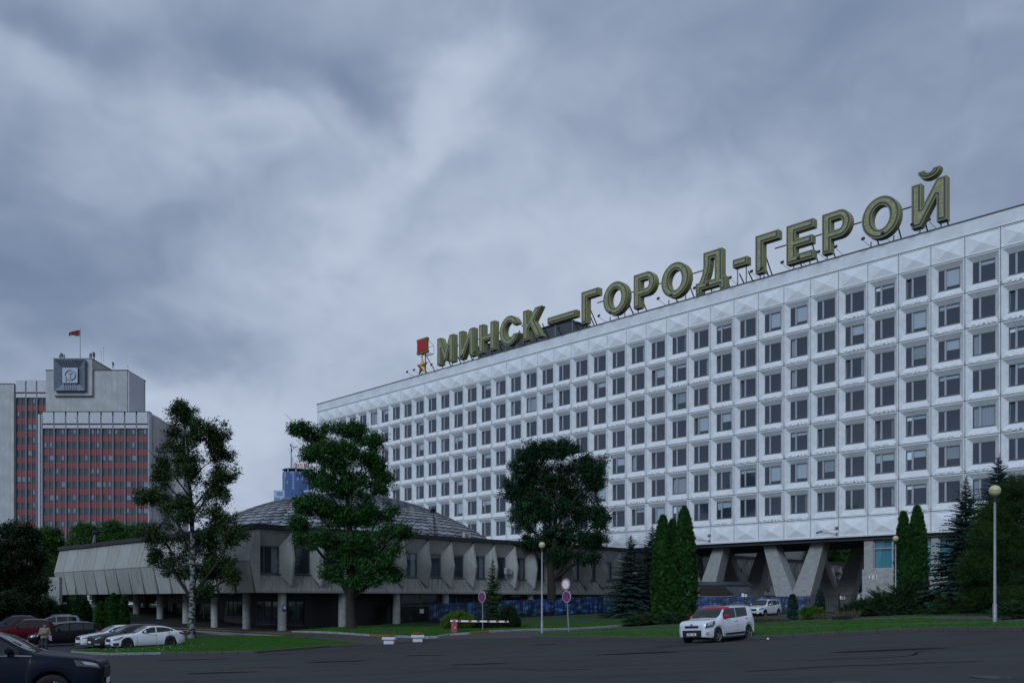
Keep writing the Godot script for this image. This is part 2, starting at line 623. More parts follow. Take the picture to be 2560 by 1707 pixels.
# ---------------------------------------------------------------- the ground sheets
func drape(poly_xd: Array, lift: float, cell := 2.0) -> ArrayMesh:
	# a sheet over the terrain inside a polygon of (x, distance) points
	var p := PackedVector2Array()
	for q in poly_xd: p.append(Vector2(q[0], q[1]))
	var lo := p[0]
	var hi := p[0]
	for q in p:
		lo = lo.min(q)
		hi = hi.max(q)
	var b := MB.new(true)
	var x := lo.x
	while x < hi.x:
		var d := lo.y
		while d < hi.y:
			var c := PackedVector2Array([Vector2(x, d), Vector2(x + cell, d), Vector2(x + cell, d + cell), Vector2(x, d + cell)])
			for piece in Geometry2D.intersect_polygons(c, p):
				var idx := Geometry2D.triangulate_polygon(piece)
				for i in range(0, idx.size(), 3):
					var t := []
					for k in 3:
						var q: Vector2 = piece[idx[i + k]]
						t.append(on_ground(q.x, q.y, lift))
					if (t[1] - t[0]).cross(t[2] - t[0]).y < 0.0:
						b.tri(t[0], t[2], t[1])
					else:
						b.tri(t[0], t[1], t[2])
			d += cell
		x += cell
	return b.done()

func inside(poly_xd: Array, x: float, d: float) -> bool:
	var p := PackedVector2Array()
	for q in poly_xd: p.append(Vector2(q[0], q[1]))
	return Geometry2D.is_point_in_polygon(Vector2(x, d), p)

const ISLAND := [[-26.13, 52.85], [-25.4, 51.2], [-21.6, 47.6], [-18.7, 47.4], [-13.3, 45.9], [-12.6, 47.6], [-10.71, 52.05], [-8.9, 53.3], [-12.65, 60.55], [-18.03, 66.85], [-23.4, 70.4], [-25.6, 70.6], [-25.2, 67.25], [-21.6, 58.2], [-24.2, 55.4], [-25.6, 54.4]]
const CENTRE := [[-17.63, 71.05], [-10.01, 64.15], [-5.92, 59.7], [-5.06, 59.65], [-4.36, 61.6], [-2.93, 61.85], [-1.65, 63.0], [1.6, 65.3], [4.45, 67.1], [8.76, 71.15], [17, 75], [27, 84], [22, 100], [8, 108], [-6, 94], [-13.5, 79.0], [-15.4, 76.0], [-16.6, 73.4]]
const STRIP := [[1.36, 55.7], [4.94, 49.75], [8.21, 43.8], [11.14, 41.35], [14.41, 38.95], [16.65, 36.2], [18.82, 32.6], [26, 20], [75, 20], [75, 96], [36, 96], [27, 84], [17, 75], [12.0, 70.0], [4.6, 61.5], [1.9, 58.6]]
const PATH_NEAR := [[1.9, 57.6], [9.2, 58.9], [14.4, 54.3], [19.6, 45.9], [23.5, 38.9], [30, 31], [30.6, 31.8], [24.3, 40.2], [20.3, 46.9], [14.9, 55.6], [9.3, 60.2], [2.4, 58.5]]
const PATH_FAR := [[21.0, 62.5], [25.0, 55.0], [24.2, 45.5], [23.0, 42.0], [24.2, 40.0], [26.5, 41.5], [27.0, 48.0], [28.4, 52.0], [26.4, 58.5], [22.5, 64.5]]
const BED := [[17.5, 62.5], [23.5, 60.5], [25.5, 63.0], [26.0, 78], [24.5, 80.0], [16.0, 72.0]]
const DRIVE := [[-32, 74], [-21, 74.5], [-17.0, 71.6], [-10, 64.4], [-5.9, 60.0], [-4.4, 62.2], [1.6, 66.0], [9, 71.9], [13, 71.5], [4, 60], [1.3, 55.5], [-5.5, 58.4], [-9.0, 53.6], [-12.0, 60.0], [-18, 66.4], [-26, 70.6]]

func kerb(called: String, label: String, pts: Array, paints: Array, stone: float, high: float, wide: float):
	var t := thing(called, label, "kerb", on_ground(pts[0][0], pts[0][1]))
	var b := MB.new()
	b.bevel_box(Vector3(0, 0, 0), Vector3(1, high + 0.1, wide), 0.022)
	var mesh := b.done()
	var n := 0
	for i in pts.size() - 1:
		var a := Vector2(pts[i][0], pts[i][1])
		var c := Vector2(pts[i + 1][0], pts[i + 1][1])
		var count := maxi(1, roundi(a.distance_to(c) / stone))
		for k in count:
			var p := a.lerp(c, float(k) / count)
			var q := a.lerp(c, float(k + 1) / count)
			var w0 := on_ground(p.x, p.y)
			var w1 := on_ground(q.x, q.y)
			var mid := (w0 + w1) * 0.5
			var o := put("kerb_stone", mesh, M[paints[mini(i, paints.size() - 1)]] if not paints[mini(i, paints.size() - 1)] is Array else M[paints[mini(i, paints.size() - 1)][k % paints[mini(i, paints.size() - 1)].size()]], t)
			var dir := (w1 - w0)
			var len := dir.length()
			var up := Vector3.UP
			var xax := dir / len
			var zax := xax.cross(up).normalized()
			up = zax.cross(xax)
			var jig := rng.randf_range(-0.008, 0.008)
			o.transform = Transform3D(Basis(xax * (len - 0.018), up, zax), mid - t.position + Vector3(0, high * 0.5 - 0.05 + jig, 0) + zax * rng.randf_range(-0.01, 0.01))
			n += 1

func make_ground():
	# terrain sheet out to the horizon
	var xs := []
	var x := -60.0
	while x <= 60.0:
		xs.append(x)
		x += 2.0
	xs = [-2200.0, -900.0, -400.0, -200.0, -110.0, -80.0] + xs + [80.0, 110.0, 200.0, 400.0, 900.0, 2200.0]
	var ds := [-900.0, -200.0, -60.0, -20.0]
	var d := 0.0
	while d <= 110.0:
		ds.append(d)
		d += 2.0
	ds += [130.0, 170.0, 250.0, 400.0, 800.0, 2400.0]
	var b := MB.new(true)
	for i in xs.size() - 1:
		for j in ds.size() - 1:
			b.quad(on_ground(xs[i], ds[j]), on_ground(xs[i + 1], ds[j]), on_ground(xs[i + 1], ds[j + 1]), on_ground(xs[i], ds[j + 1]))
	structure("asphalt_road", b.done(), M.asphalt)
	structure("driveway", drape(DRIVE, 0.004), M.drive)
	structure("lawn", drape(ISLAND, 0.085), M.lawn)
	structure("lawn", drape(CENTRE, 0.10), M.lawn)
	structure("lawn", drape(STRIP, 0.12), M.lawn)
	# asphalt paths across the right lawn
	structure("footpath", drape(PATH_NEAR, 0.126), M.path)
	structure("footpath", drape(PATH_FAR, 0.130), M.path)
	structure("planting_bed", drape(BED, 0.128), M.soil)
	structure("parking_pad", drape([[19.0, 79.5], [24.0, 79.0], [29, 85], [25.0, 90.0], [18, 86]], 0.135), M.drive)
	# far greenery floor behind and left of the hall
	structure("lawn", drape([[-75, 84], [-50, 82], [-38, 92], [-50, 108], [-40, 140], [-140, 200], [-140, 90]], 0.03, 6.0), M.lawn)
	kerb("island_kerb", "white painted kerb with worn patches round the small lawn by the parked cars", [[-25.6, 54.4], [-26.13, 52.85], [-25.4, 51.2], [-21.6, 47.6], [-18.7, 47.4], [-13.3, 45.9], [-12.6, 47.6], [-10.71, 52.05], [-8.9, 53.3]], ["kerb_worn", "kerb_white", "kerb_worn", "kerb_worn", "kerb_grey", "kerb_grey", "kerb_grey", "kerb_grey"], 1.0, 0.13, 0.16)
	kerb("lawn_kerb", "white kerb with yellow lengths along the middle lawn and past the barrier", [[-17.63, 71.05], [-13.5, 67.4], [-10.3, 64.4], [-9.0, 63.2], [-5.92, 59.7], [-5.06, 59.5], [-4.36, 61.3], [-2.93, 61.75], [-1.65, 62.9], [1.6, 65.2], [4.45, 67.0], [8.76, 71.0]], ["kerb_white", "kerb_white", "kerb_yellow", "kerb_white", "kerb_white", "kerb_white", "kerb_white", "kerb_yellow", "kerb_white"], 1.5, 0.15, 0.18)
	kerb("road_kerb", "bare grey concrete kerb along the road below the right lawn", [[1.9, 58.0], [1.36, 55.7], [4.94, 49.75], [8.21, 43.8], [11.14, 41.35], [14.41, 38.95], [16.65, 36.2], [18.82, 32.6], [23.0, 25.0]], ["kerb_grey"], 1.0, 0.16, 0.18)
	# tar patches and a crack line on the road, thin sheets above the asphalt
	var patches := [[-6.5, 33.0, 2.4, 0.5, 0.1], [-3.6, 36.5, 1.7, 0.35, -0.1], [-14.0, 39.0, 3.2, 0.4, 0.05], [4.5, 31.5, 3.0, 0.45, 0.0], [1.6, 44.5, 1.5, 0.4, 0.2], [11.5, 27.0, 3.6, 0.4, -0.05], [-9.0, 27.5, 2.2, 0.25, 0.1], [-11.5, 43.0, 1.5, 0.3, 0.0], [7.0, 37.0, 2.0, 0.3, 0.1], [-1.0, 28.0, 1.8, 0.25, 0.0]]
	for p in patches:
		var ring := []
		for k in 18:
			var t := TAU * k / 18.0
			var r := 1.0 + 0.28 * warp_noise.get_noise_2d(p[0] * 9.0 + cos(t) * 2.0, p[1] * 7.0 + sin(t) * 2.0)
			var e := Vector2(cos(t) * p[2] * r * 0.5, sin(t) * p[3] * r)
			e = e.rotated(p[4])
			ring.append([p[0] + e.x, p[1] + e.y])
		structure("tar_patch", drape(ring, 0.004, 0.8), M.tar)
	# cracks wandering over the asphalt
	var cg := RandomNumberGenerator.new()
	cg.seed = 31
	for c in [[-10.0, 30.0, 0.1, 9], [-2.0, 26.0, -0.15, 8], [3.0, 34.0, 0.2, 10], [8.0, 24.0, 0.0, 9], [-6.0, 41.0, -0.1, 9], [-14.5, 36.0, 0.15, 8], [1.0, 47.0, 0.05, 7], [5.5, 21.0, 0.1, 8]]:
		var line := []
		var q := Vector2(c[0], c[1])
		var ang: float = c[2]
		var left := []
		var right := []
		for k in c[3]:
			var dirv := Vector2(cos(ang), sin(ang))
			var nrm := dirv.orthogonal() * cg.randf_range(0.02, 0.055)
			left.append([q.x + nrm.x, q.y + nrm.y])
			right.push_front([q.x - nrm.x, q.y - nrm.y])
			q += dirv * cg.randf_range(0.4, 1.0)
			ang += cg.randf_range(-0.55, 0.55)
		structure("asphalt_crack", drape(left + right, 0.006, 1.0), M.tar)

# ---------------------------------------------------------------- the white office block
const BLOCK_BAYS := 40
const BLOCK_ROWS := 7
const BAY := 3.0
const STOREY := 3.3
const BLOCK_BASE := 9.9     # underside of the first window row
const BLOCK_SOFFIT := 7.97
const BLOCK_TOP := 33.0
const BLOCK_CORNICE := 34.95
const BLOCK_ROOF := 36.36
const BLOCK_DEPTH := 15.0

func block_frame() -> Transform3D:
	return Transform3D(Basis(Vector3.UP, deg_to_rad(-45.07)), Vector3(-34.69, 0, -157.9))

func coffer_mesh() -> ArrayMesh:
	# one facade panel with a splayed window opening; x 0..3, y 0..3.3, face at z = 0
	var b := MB.new()
	var uv := func(p: Vector3) -> Vector2: return Vector2(p.x / BAY, 1.0 - p.y / STOREY)
	var q := func(p0: Vector3, p1: Vector3, p2: Vector3, p3: Vector3): b.quad_uv(p0, p1, p2, p3, uv.call(p0), uv.call(p1), uv.call(p2), uv.call(p3))
	var g := 0.022   # half of the joint between panels
	var rings := [[g, g, BAY - g, STOREY - g, -0.05], [g + 0.012, g + 0.012, BAY - g - 0.012, STOREY - g - 0.012, 0.0], [0.135, 0.115, BAY - 0.135, STOREY - 0.13, 0.0], [0.15, 0.13, BAY - 0.15, STOREY - 0.15, -0.02], [0.545, 0.80, BAY - 0.545, STOREY - 0.585, -0.40], [0.545, 0.80, BAY - 0.545, STOREY - 0.585, -0.60]]
	for k in rings.size() - 1:
		var o: Array = rings[k]
		var i: Array = rings[k + 1]
		var oc := [Vector3(o[0], o[1], o[4]), Vector3(o[2], o[1], o[4]), Vector3(o[2], o[3], o[4]), Vector3(o[0], o[3], o[4])]
		var ic := [Vector3(i[0], i[1], i[4]), Vector3(i[2], i[1], i[4]), Vector3(i[2], i[3], i[4]), Vector3(i[0], i[3], i[4])]
		for s in 4:
			var n := (s + 1) % 4
			q.call(oc[s], oc[n], ic[n], ic[s])
	return b.done()

func diamond_mesh(h: float, out: float) -> ArrayMesh:
	# a blind panel with a shallow four-sided pyramid
	var b := MB.new()
	var g := 0.022
	var e := 0.13
	var rings := [[g, g, BAY - g, h - g, -0.05], [g + 0.012, g + 0.012, BAY - g - 0.012, h - g - 0.012, 0.0], [e, 0.10, BAY - e, h - 0.11, 0.0], [e + 0.02, 0.12, BAY - e - 0.02, h - 0.13, -0.06]]
	for k in rings.size() - 1:
		var o: Array = rings[k]
		var i: Array = rings[k + 1]
		var oc := [Vector3(o[0], o[1], o[4]), Vector3(o[2], o[1], o[4]), Vector3(o[2], o[3], o[4]), Vector3(o[0], o[3], o[4])]
		var ic := [Vector3(i[0], i[1], i[4]), Vector3(i[2], i[1], i[4]), Vector3(i[2], i[3], i[4]), Vector3(i[0], i[3], i[4])]
		for s in 4:
			b.quad(oc[s], oc[(s + 1) % 4], ic[(s + 1) % 4], ic[s])
	var r: Array = rings[3]
	var c := [Vector3(r[0], r[1], r[4]), Vector3(r[2], r[1], r[4]), Vector3(r[2], r[3], r[4]), Vector3(r[0], r[3], r[4])]
	var peak := Vector3(BAY / 2, h * 0.46, out)
	for s in 4:
		b.tri(c[s], c[(s + 1) % 4], peak)
	return b.done()

func make_office_block():
	var t := thing("office_block", "long white office block with rows of square recessed windows below the rooftop lettering", "building")
	t.transform = block_frame()
	var L := BLOCK_BAYS * BAY
	var coffer := coffer_mesh()
	var wx0 := 0.545
	var wx1 := BAY - 0.545
	var wy0 := 0.80
	var wy1 := STOREY - 0.585
	var wz := -0.46
	var fw := 0.075
	var mull := wx0 + 0.62
	var fr := boxes([[Vector3(wx0, wy0, wz - 0.05), Vector3(wx1, wy0 + fw, wz + 0.03)], [Vector3(wx0, wy1 - 0.06, wz - 0.05), Vector3(wx1, wy1, wz + 0.03)],
		[Vector3(wx0, wy0 + fw, wz - 0.05), Vector3(wx0 + 0.055, wy1 - 0.06, wz + 0.03)], [Vector3(wx1 - 0.055, wy0 + fw, wz - 0.05), Vector3(wx1, wy1 - 0.06, wz + 0.03)]])
	var mullion := one_box(Vector3(mull - 0.085, wy0 + fw, wz - 0.05), Vector3(mull + 0.085, wy1 - 0.06, wz + 0.035))
	var sill := one_box(Vector3(wx0 - 0.06, wy0 - 0.045, wz - 0.02), Vector3(wx1 + 0.02, wy0 - 0.003, wz + 0.12))
	var y0 := wy0 + fw
	var y1 := wy1 - 0.06
	var big := quad_mesh(Vector3(mull + 0.085, y0, wz), Vector3(wx1 - 0.055, y1, wz))
	var small := quad_mesh(Vector3(wx0 + 0.055, y0, wz), Vector3(mull - 0.085, y1, wz))
	var tilted := MB.new()
	var lean := 0.17
	tilted.quad(Vector3(wx0 + 0.055, y0, wz), Vector3(mull - 0.085, y0, wz), Vector3(mull - 0.085, y1 - 0.03, wz - lean), Vector3(wx0 + 0.055, y1 - 0.03, wz - lean))
	var tilted_mesh := tilted.done()
	var tilt_sash := MB.new()
	for e in [wx0 + 0.055, mull - 0.125]:
		tilt_sash.quad(Vector3(e, y0, wz + 0.012), Vector3(e + 0.04, y0, wz + 0.012), Vector3(e + 0.04, y1 - 0.03, wz - lean + 0.012), Vector3(e, y1 - 0.03, wz - lean + 0.012))
	var tilt_mesh := tilt_sash.done()
	var blinds := []
	for part in [0.18, 0.32, 0.5, 0.85]:
		blinds.append(boxes([[Vector3(mull + 0.09, y1 - (y1 - y0) * part, wz - 0.10), Vector3(wx1 - 0.06, y1, wz - 0.09)]]))
	for part in [0.2, 0.45]:
		blinds.append(boxes([[Vector3(wx0 + 0.06, y1 - (y1 - y0) * part, wz - 0.10), Vector3(mull - 0.09, y1, wz - 0.09)], [Vector3(mull + 0.09, y1 - (y1 - y0) * part * 0.8, wz - 0.10), Vector3(wx1 - 0.06, y1, wz - 0.09)]]))
	var slats := MB.new()
	for k in 13:
		var yy := y1 - 0.05 - k * 0.085
		slats.box(Vector3(mull + 0.09, yy - 0.05, wz - 0.12), Vector3(wx1 - 0.06, yy, wz - 0.10))
	var slat_mesh := slats.done()
	var drape_full := folds(wx0 + 0.07, wx1 - 0.06, y0, y1, wz - 0.2, 14)
	var drape_side := folds(wx1 - 0.36, wx1 - 0.06, y0, y1, wz - 0.2, 4)
	var drape_left := folds(wx0 + 0.07, mull - 0.1, y0, y1, wz - 0.2, 5)
	var r := RandomNumberGenerator.new()
	r.seed = 411
	for i in BLOCK_BAYS:
		for j in BLOCK_ROWS:
			var at := Vector3(i * BAY, BLOCK_BASE + j * STOREY, 0)
			put("facade_panel", coffer, M["facade_%d" % r.randi_range(0, 5)], t, at)
			var w := put("window", fr, M.window_frame, t, at)
			put("mullion", mullion, M.window_frame_pale, w)
			put("sill", sill, M.window_frame, w)
			put("pane", big, M.pane, w)
			if r.randf() < 0.2:
				put("pane", tilted_mesh, M.pane, w)
				put("sash", tilt_mesh, M.window_frame_pale, w)
			else:
				put("pane", small, M.pane, w)
			var k := r.randf()
			if k < 0.19:
				put("blind", blinds[r.randi_range(0, blinds.size() - 1)], M.blind, w)
			elif k < 0.22:
				put("blind", slat_mesh, M.blind, w)
			elif k < 0.25:
				put("curtain", drape_full, M.curtain, w)
			elif k < 0.34:
				put("curtain", drape_side, M.curtain if r.randf() < 0.6 else M.curtain_warm, w)
			elif k < 0.42:
				put("curtain", drape_left, M.curtain, w)
	var low := diamond_mesh(BLOCK_BASE - BLOCK_SOFFIT, 0.17)
	var top := diamond_mesh(BLOCK_CORNICE - BLOCK_TOP, 0.17)
	for i in BLOCK_BAYS:
		put("relief_panel", low, M.relief, t, Vector3(i * BAY, BLOCK_SOFFIT, 0))
		put("relief_panel", top, M.relief, t, Vector3(i * BAY, BLOCK_TOP, 0))
	# core behind the panels, parapet, coping, end wall, soffit
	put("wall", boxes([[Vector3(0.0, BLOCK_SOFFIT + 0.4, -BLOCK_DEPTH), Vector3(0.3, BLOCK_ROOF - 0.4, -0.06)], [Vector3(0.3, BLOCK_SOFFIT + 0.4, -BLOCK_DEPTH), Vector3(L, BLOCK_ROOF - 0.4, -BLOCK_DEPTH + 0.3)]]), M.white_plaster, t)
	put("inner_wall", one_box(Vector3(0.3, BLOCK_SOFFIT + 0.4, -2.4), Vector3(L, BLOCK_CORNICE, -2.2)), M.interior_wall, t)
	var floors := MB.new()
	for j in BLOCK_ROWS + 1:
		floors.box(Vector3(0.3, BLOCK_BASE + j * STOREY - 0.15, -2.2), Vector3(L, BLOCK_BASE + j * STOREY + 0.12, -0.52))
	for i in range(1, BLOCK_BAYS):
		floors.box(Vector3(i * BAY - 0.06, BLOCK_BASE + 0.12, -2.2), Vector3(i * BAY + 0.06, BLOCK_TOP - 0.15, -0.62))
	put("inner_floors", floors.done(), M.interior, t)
	put("parapet", one_box(Vector3(-0.02, BLOCK_CORNICE + 0.06, -0.28), Vector3(L, BLOCK_ROOF - 0.10, 0.03)), M.white_plaster, t)
	put("string_course", one_box(Vector3(-0.06, BLOCK_CORNICE, -0.28), Vector3(L, BLOCK_CORNICE + 0.055, 0.09)), M.white_trim, t)
	put("coping", one_box(Vector3(-0.12, BLOCK_ROOF - 0.10, -0.40), Vector3(L, BLOCK_ROOF, 0.10)), M.roof_metal, t)
	put("roof_deck", one_box(Vector3(0.0, BLOCK_ROOF - 0.9, -BLOCK_DEPTH), Vector3(L, BLOCK_ROOF - 0.6, -0.3)), M.bitumen, t)
	put("base_trim", one_box(Vector3(0.0, BLOCK_SOFFIT - 0.09, -0.28), Vector3(L, BLOCK_SOFFIT, 0.06)), M.white_trim, t)
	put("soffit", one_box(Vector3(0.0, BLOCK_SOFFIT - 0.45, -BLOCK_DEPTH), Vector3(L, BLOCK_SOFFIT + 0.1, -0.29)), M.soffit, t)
	# roof plant room
	put("plant_room", one_box(Vector3(34.6, BLOCK_ROOF - 0.6, -13.2), Vector3(53.7, BLOCK_ROOF + 4.45, -7.0)), M.roof_metal, t)
	put("plant_room_roof", one_box(Vector3(34.4, BLOCK_ROOF + 4.45, -13.4), Vector3(53.9, BLOCK_ROOF + 4.6, -6.8)), M.steel_dark, t)
	# slanted pairs of concrete legs under the block
	for row in [[-2.0, 1.0], [-12.0, 1.0]]:
		for k in 8:
			var cx: float = 90.36 - 11.9 * k
			if cx < 10.0: continue
			var low_y: float = block_ground(cx, row[0]) - 0.3
			put("slanted_leg", v_leg(low_y, -1.0), M.concrete_column, t, Vector3(cx, 0, row[0]))
			put("slanted_leg", v_leg(low_y, 1.0), M.concrete_column, t, Vector3(cx, 0, row[0]))
	# glazed ground floor at the right end
	var gx := 98.4
	var gl := block_ground(gx + 8.0, 0.0) - 1.0
	put("base_wall", one_box(Vector3(gx - 0.14, gl, -14.0), Vector3(L, 4.62, -0.4)), M.concrete_column, t)
	for px in [[gx, 0.9], [gx + 6.45, 0.65], [gx + 12.5, 0.65], [gx + 18.5, 0.65]]:
		put("pier", one_box(Vector3(px[0], 4.62, -1.2), Vector3(px[0] + px[1], BLOCK_SOFFIT - 0.45, -0.52)), M.concrete_column, t)
	for seg in [[gx + 0.9, gx + 6.45], [gx + 7.1, gx + 12.5], [gx + 13.15, gx + 18.5]]:
		var cuts := int(round((seg[1] - seg[0]) / 2.2))
		for c in cuts:
			var a: float = lerpf(seg[0], seg[1], float(c) / cuts)
			var e: float = lerpf(seg[0], seg[1], float(c + 1) / cuts)
			var w := put("ground_window", boxes([[Vector3(a, 4.62, -0.82), Vector3(a + 0.07, 7.45, -0.7)], [Vector3(e - 0.07, 4.62, -0.82), Vector3(e, 7.45, -0.7)], [Vector3(a + 0.07, 4.62, -0.82), Vector3(e - 0.07, 4.72, -0.7)], [Vector3(a + 0.07, 6.6, -0.82), Vector3(e - 0.07, 6.7, -0.7)], [Vector3(a + 0.07, 7.38, -0.82), Vector3(e - 0.07, 7.45, -0.7)]]), M.window_frame_pale, t)
			put("pane", quad_mesh(Vector3(a + 0.07, 4.72, -0.76), Vector3(e - 0.07, 6.6, -0.76)), M.pane_dark, w)
			put("pane", quad_mesh(Vector3(a + 0.07, 6.7, -0.76), Vector3(e - 0.07, 7.38, -0.76)), M.pane_dark, w)
			if c < 3: put("curtain", folds(a + 0.08, e - 0.08, 4.73, 7.4, -1.0, 9), M.curtain_teal, w)
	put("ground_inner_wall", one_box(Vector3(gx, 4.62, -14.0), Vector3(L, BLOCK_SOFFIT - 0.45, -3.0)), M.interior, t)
	# house number: two white plates with dark figures
	for k in 2:
		var plate := put("number_plate", one_box(Vector3(gx + 0.56 + k * 0.42, 3.60, -0.4), Vector3(gx + 0.93 + k * 0.42, 4.04, -0.36)), M.white, t)
		var tm := text_mesh("23"[k], 0.36, 0.02, true)
		put("figure", tm, M.black, plate, Vector3(gx + 0.745 + k * 0.42, 3.82, -0.35))
	# floodlights on brackets along the lower edge
	for bx in [[95.84], [80.87], [66.0]]:
		floodlight_bracket(t, bx[0])
	# lamps on the roof edge that light the letters
	for lx in [27.5, 29.2, 33.4, 36.5, 40.2, 43.0, 45.9, 48.6, 51.5, 56.7, 59.2, 62.1, 65.9, 67.7, 70.5, 74.9, 76.7, 79.9, 81.6, 84.5, 87.1, 88.3, 90.7, 92.5, 94.7, 96.5, 99.3, 101.2, 104.0, 105.5]:
		roof_lamp(t, lx)

func block_ground(lx: float, lz: float) -> float:
	var w := block_frame() * Vector3(lx, 0, lz)
	return ground(w.x, w.z)

func v_leg(low_y: float, side: float) -> ArrayMesh:
	# one arm of a V: a tapering slab leaning outwards
	var b := MB.new()
	var top := BLOCK_SOFFIT - 0.45
	var pts := [Vector2(0.0, low_y), Vector2(1.35, low_y), Vector2(2.05, 2.2), Vector2(3.5, top), Vector2(2.1, top), Vector2(0.0, 2.45)]
	var p := PackedVector2Array()
	for q in pts: p.append(Vector2(q.x * side, q.y))
	b.extrude(p, -0.75, 0.75)
	return b.done()

func floodlight_bracket(t: Node3D, lx: float):
	var f := sub("floodlight", t, Vector3(lx, BLOCK_SOFFIT + 0.28, 0))
	var b := MB.new()
	b.tube(Vector3(0, 0, 0.0), Vector3(-0.9, 0.12, 1.5), 0.035, 0.03, 6)
	b.tube(Vector3(0, 0.62, 0.0), Vector3(-0.7, 0.14, 1.2), 0.012, 0.012, 5)
	b.cbox(Vector3(0, 0.62, 0.06), Vector3(0.28, 0.24, 0.2))
	b.cbox(Vector3(0, 0.0, 0.05), Vector3(0.16, 0.3, 0.12))
	put("bracket", b.done(), M.steel_grey, f)
	var h := MB.new()
	h.xf = Transform3D(Basis.from_euler(Vector3(0.3, -0.5, 0.1)), Vector3(-1.05, 0.16, 1.75))
	h.bevel_box(Vector3.ZERO, Vector3(0.34, 0.2, 0.62), 0.05)
	put("lamp_head", h.done(), M.steel_grey, f)

func roof_lamp(t: Node3D, lx: float):
	var f := sub("roof_lamp", t, Vector3(lx, BLOCK_ROOF, 0.0))
	var b := MB.new()
	b.tube(Vector3(0, -0.02, -0.2), Vector3(-0.25, 0.42, 1.15), 0.022, 0.022, 5)
	put("arm", b.done(), M.steel_dark, f)
	var h := MB.new()
	h.xf = Transform3D(Basis.from_euler(Vector3(-0.7, 0.0, 0.25)), Vector3(-0.25, 0.58, 1.2))
	h.bevel_box(Vector3.ZERO, Vector3(0.34, 0.30, 0.2), 0.03)
	put("lamp_head", h.done(), M.steel_dark, f)

func quad_mesh(lo: Vector3, hi: Vector3) -> ArrayMesh:
	var b := MB.new()
	b.quad(Vector3(lo.x, lo.y, lo.z), Vector3(hi.x, lo.y, lo.z), Vector3(hi.x, hi.y, hi.z), Vector3(lo.x, hi.y, hi.z))
	return b.done()

func folds(x0: float, x1: float, y0: float, y1: float, z: float, n: int) -> ArrayMesh:
	var b := MB.new()
	for i in n:
		var a := lerpf(x0, x1, float(i) / n)
		var e := lerpf(x0, x1, float(i + 1) / n)
		var za := z + (0.05 if i % 2 == 0 else 0.0)
		var zb := z + (0.0 if i % 2 == 0 else 0.05)
		b.quad(Vector3(a, y0, za), Vector3(e, y0, zb), Vector3(e, y1, zb), Vector3(a, y1, za))
	return b.done()

func text_mesh(s: String, high: float, deep: float, bold := false) -> TextMesh:
	var f := SystemFont.new()
	f.font_names = PackedStringArray(["Droid Sans"])
	if bold: f.font_weight = 700
	var tm := TextMesh.new()
	tm.text = s
	tm.font = f
	tm.font_size = 64
	tm.pixel_size = high / 46.0
	tm.depth = deep
	return tm

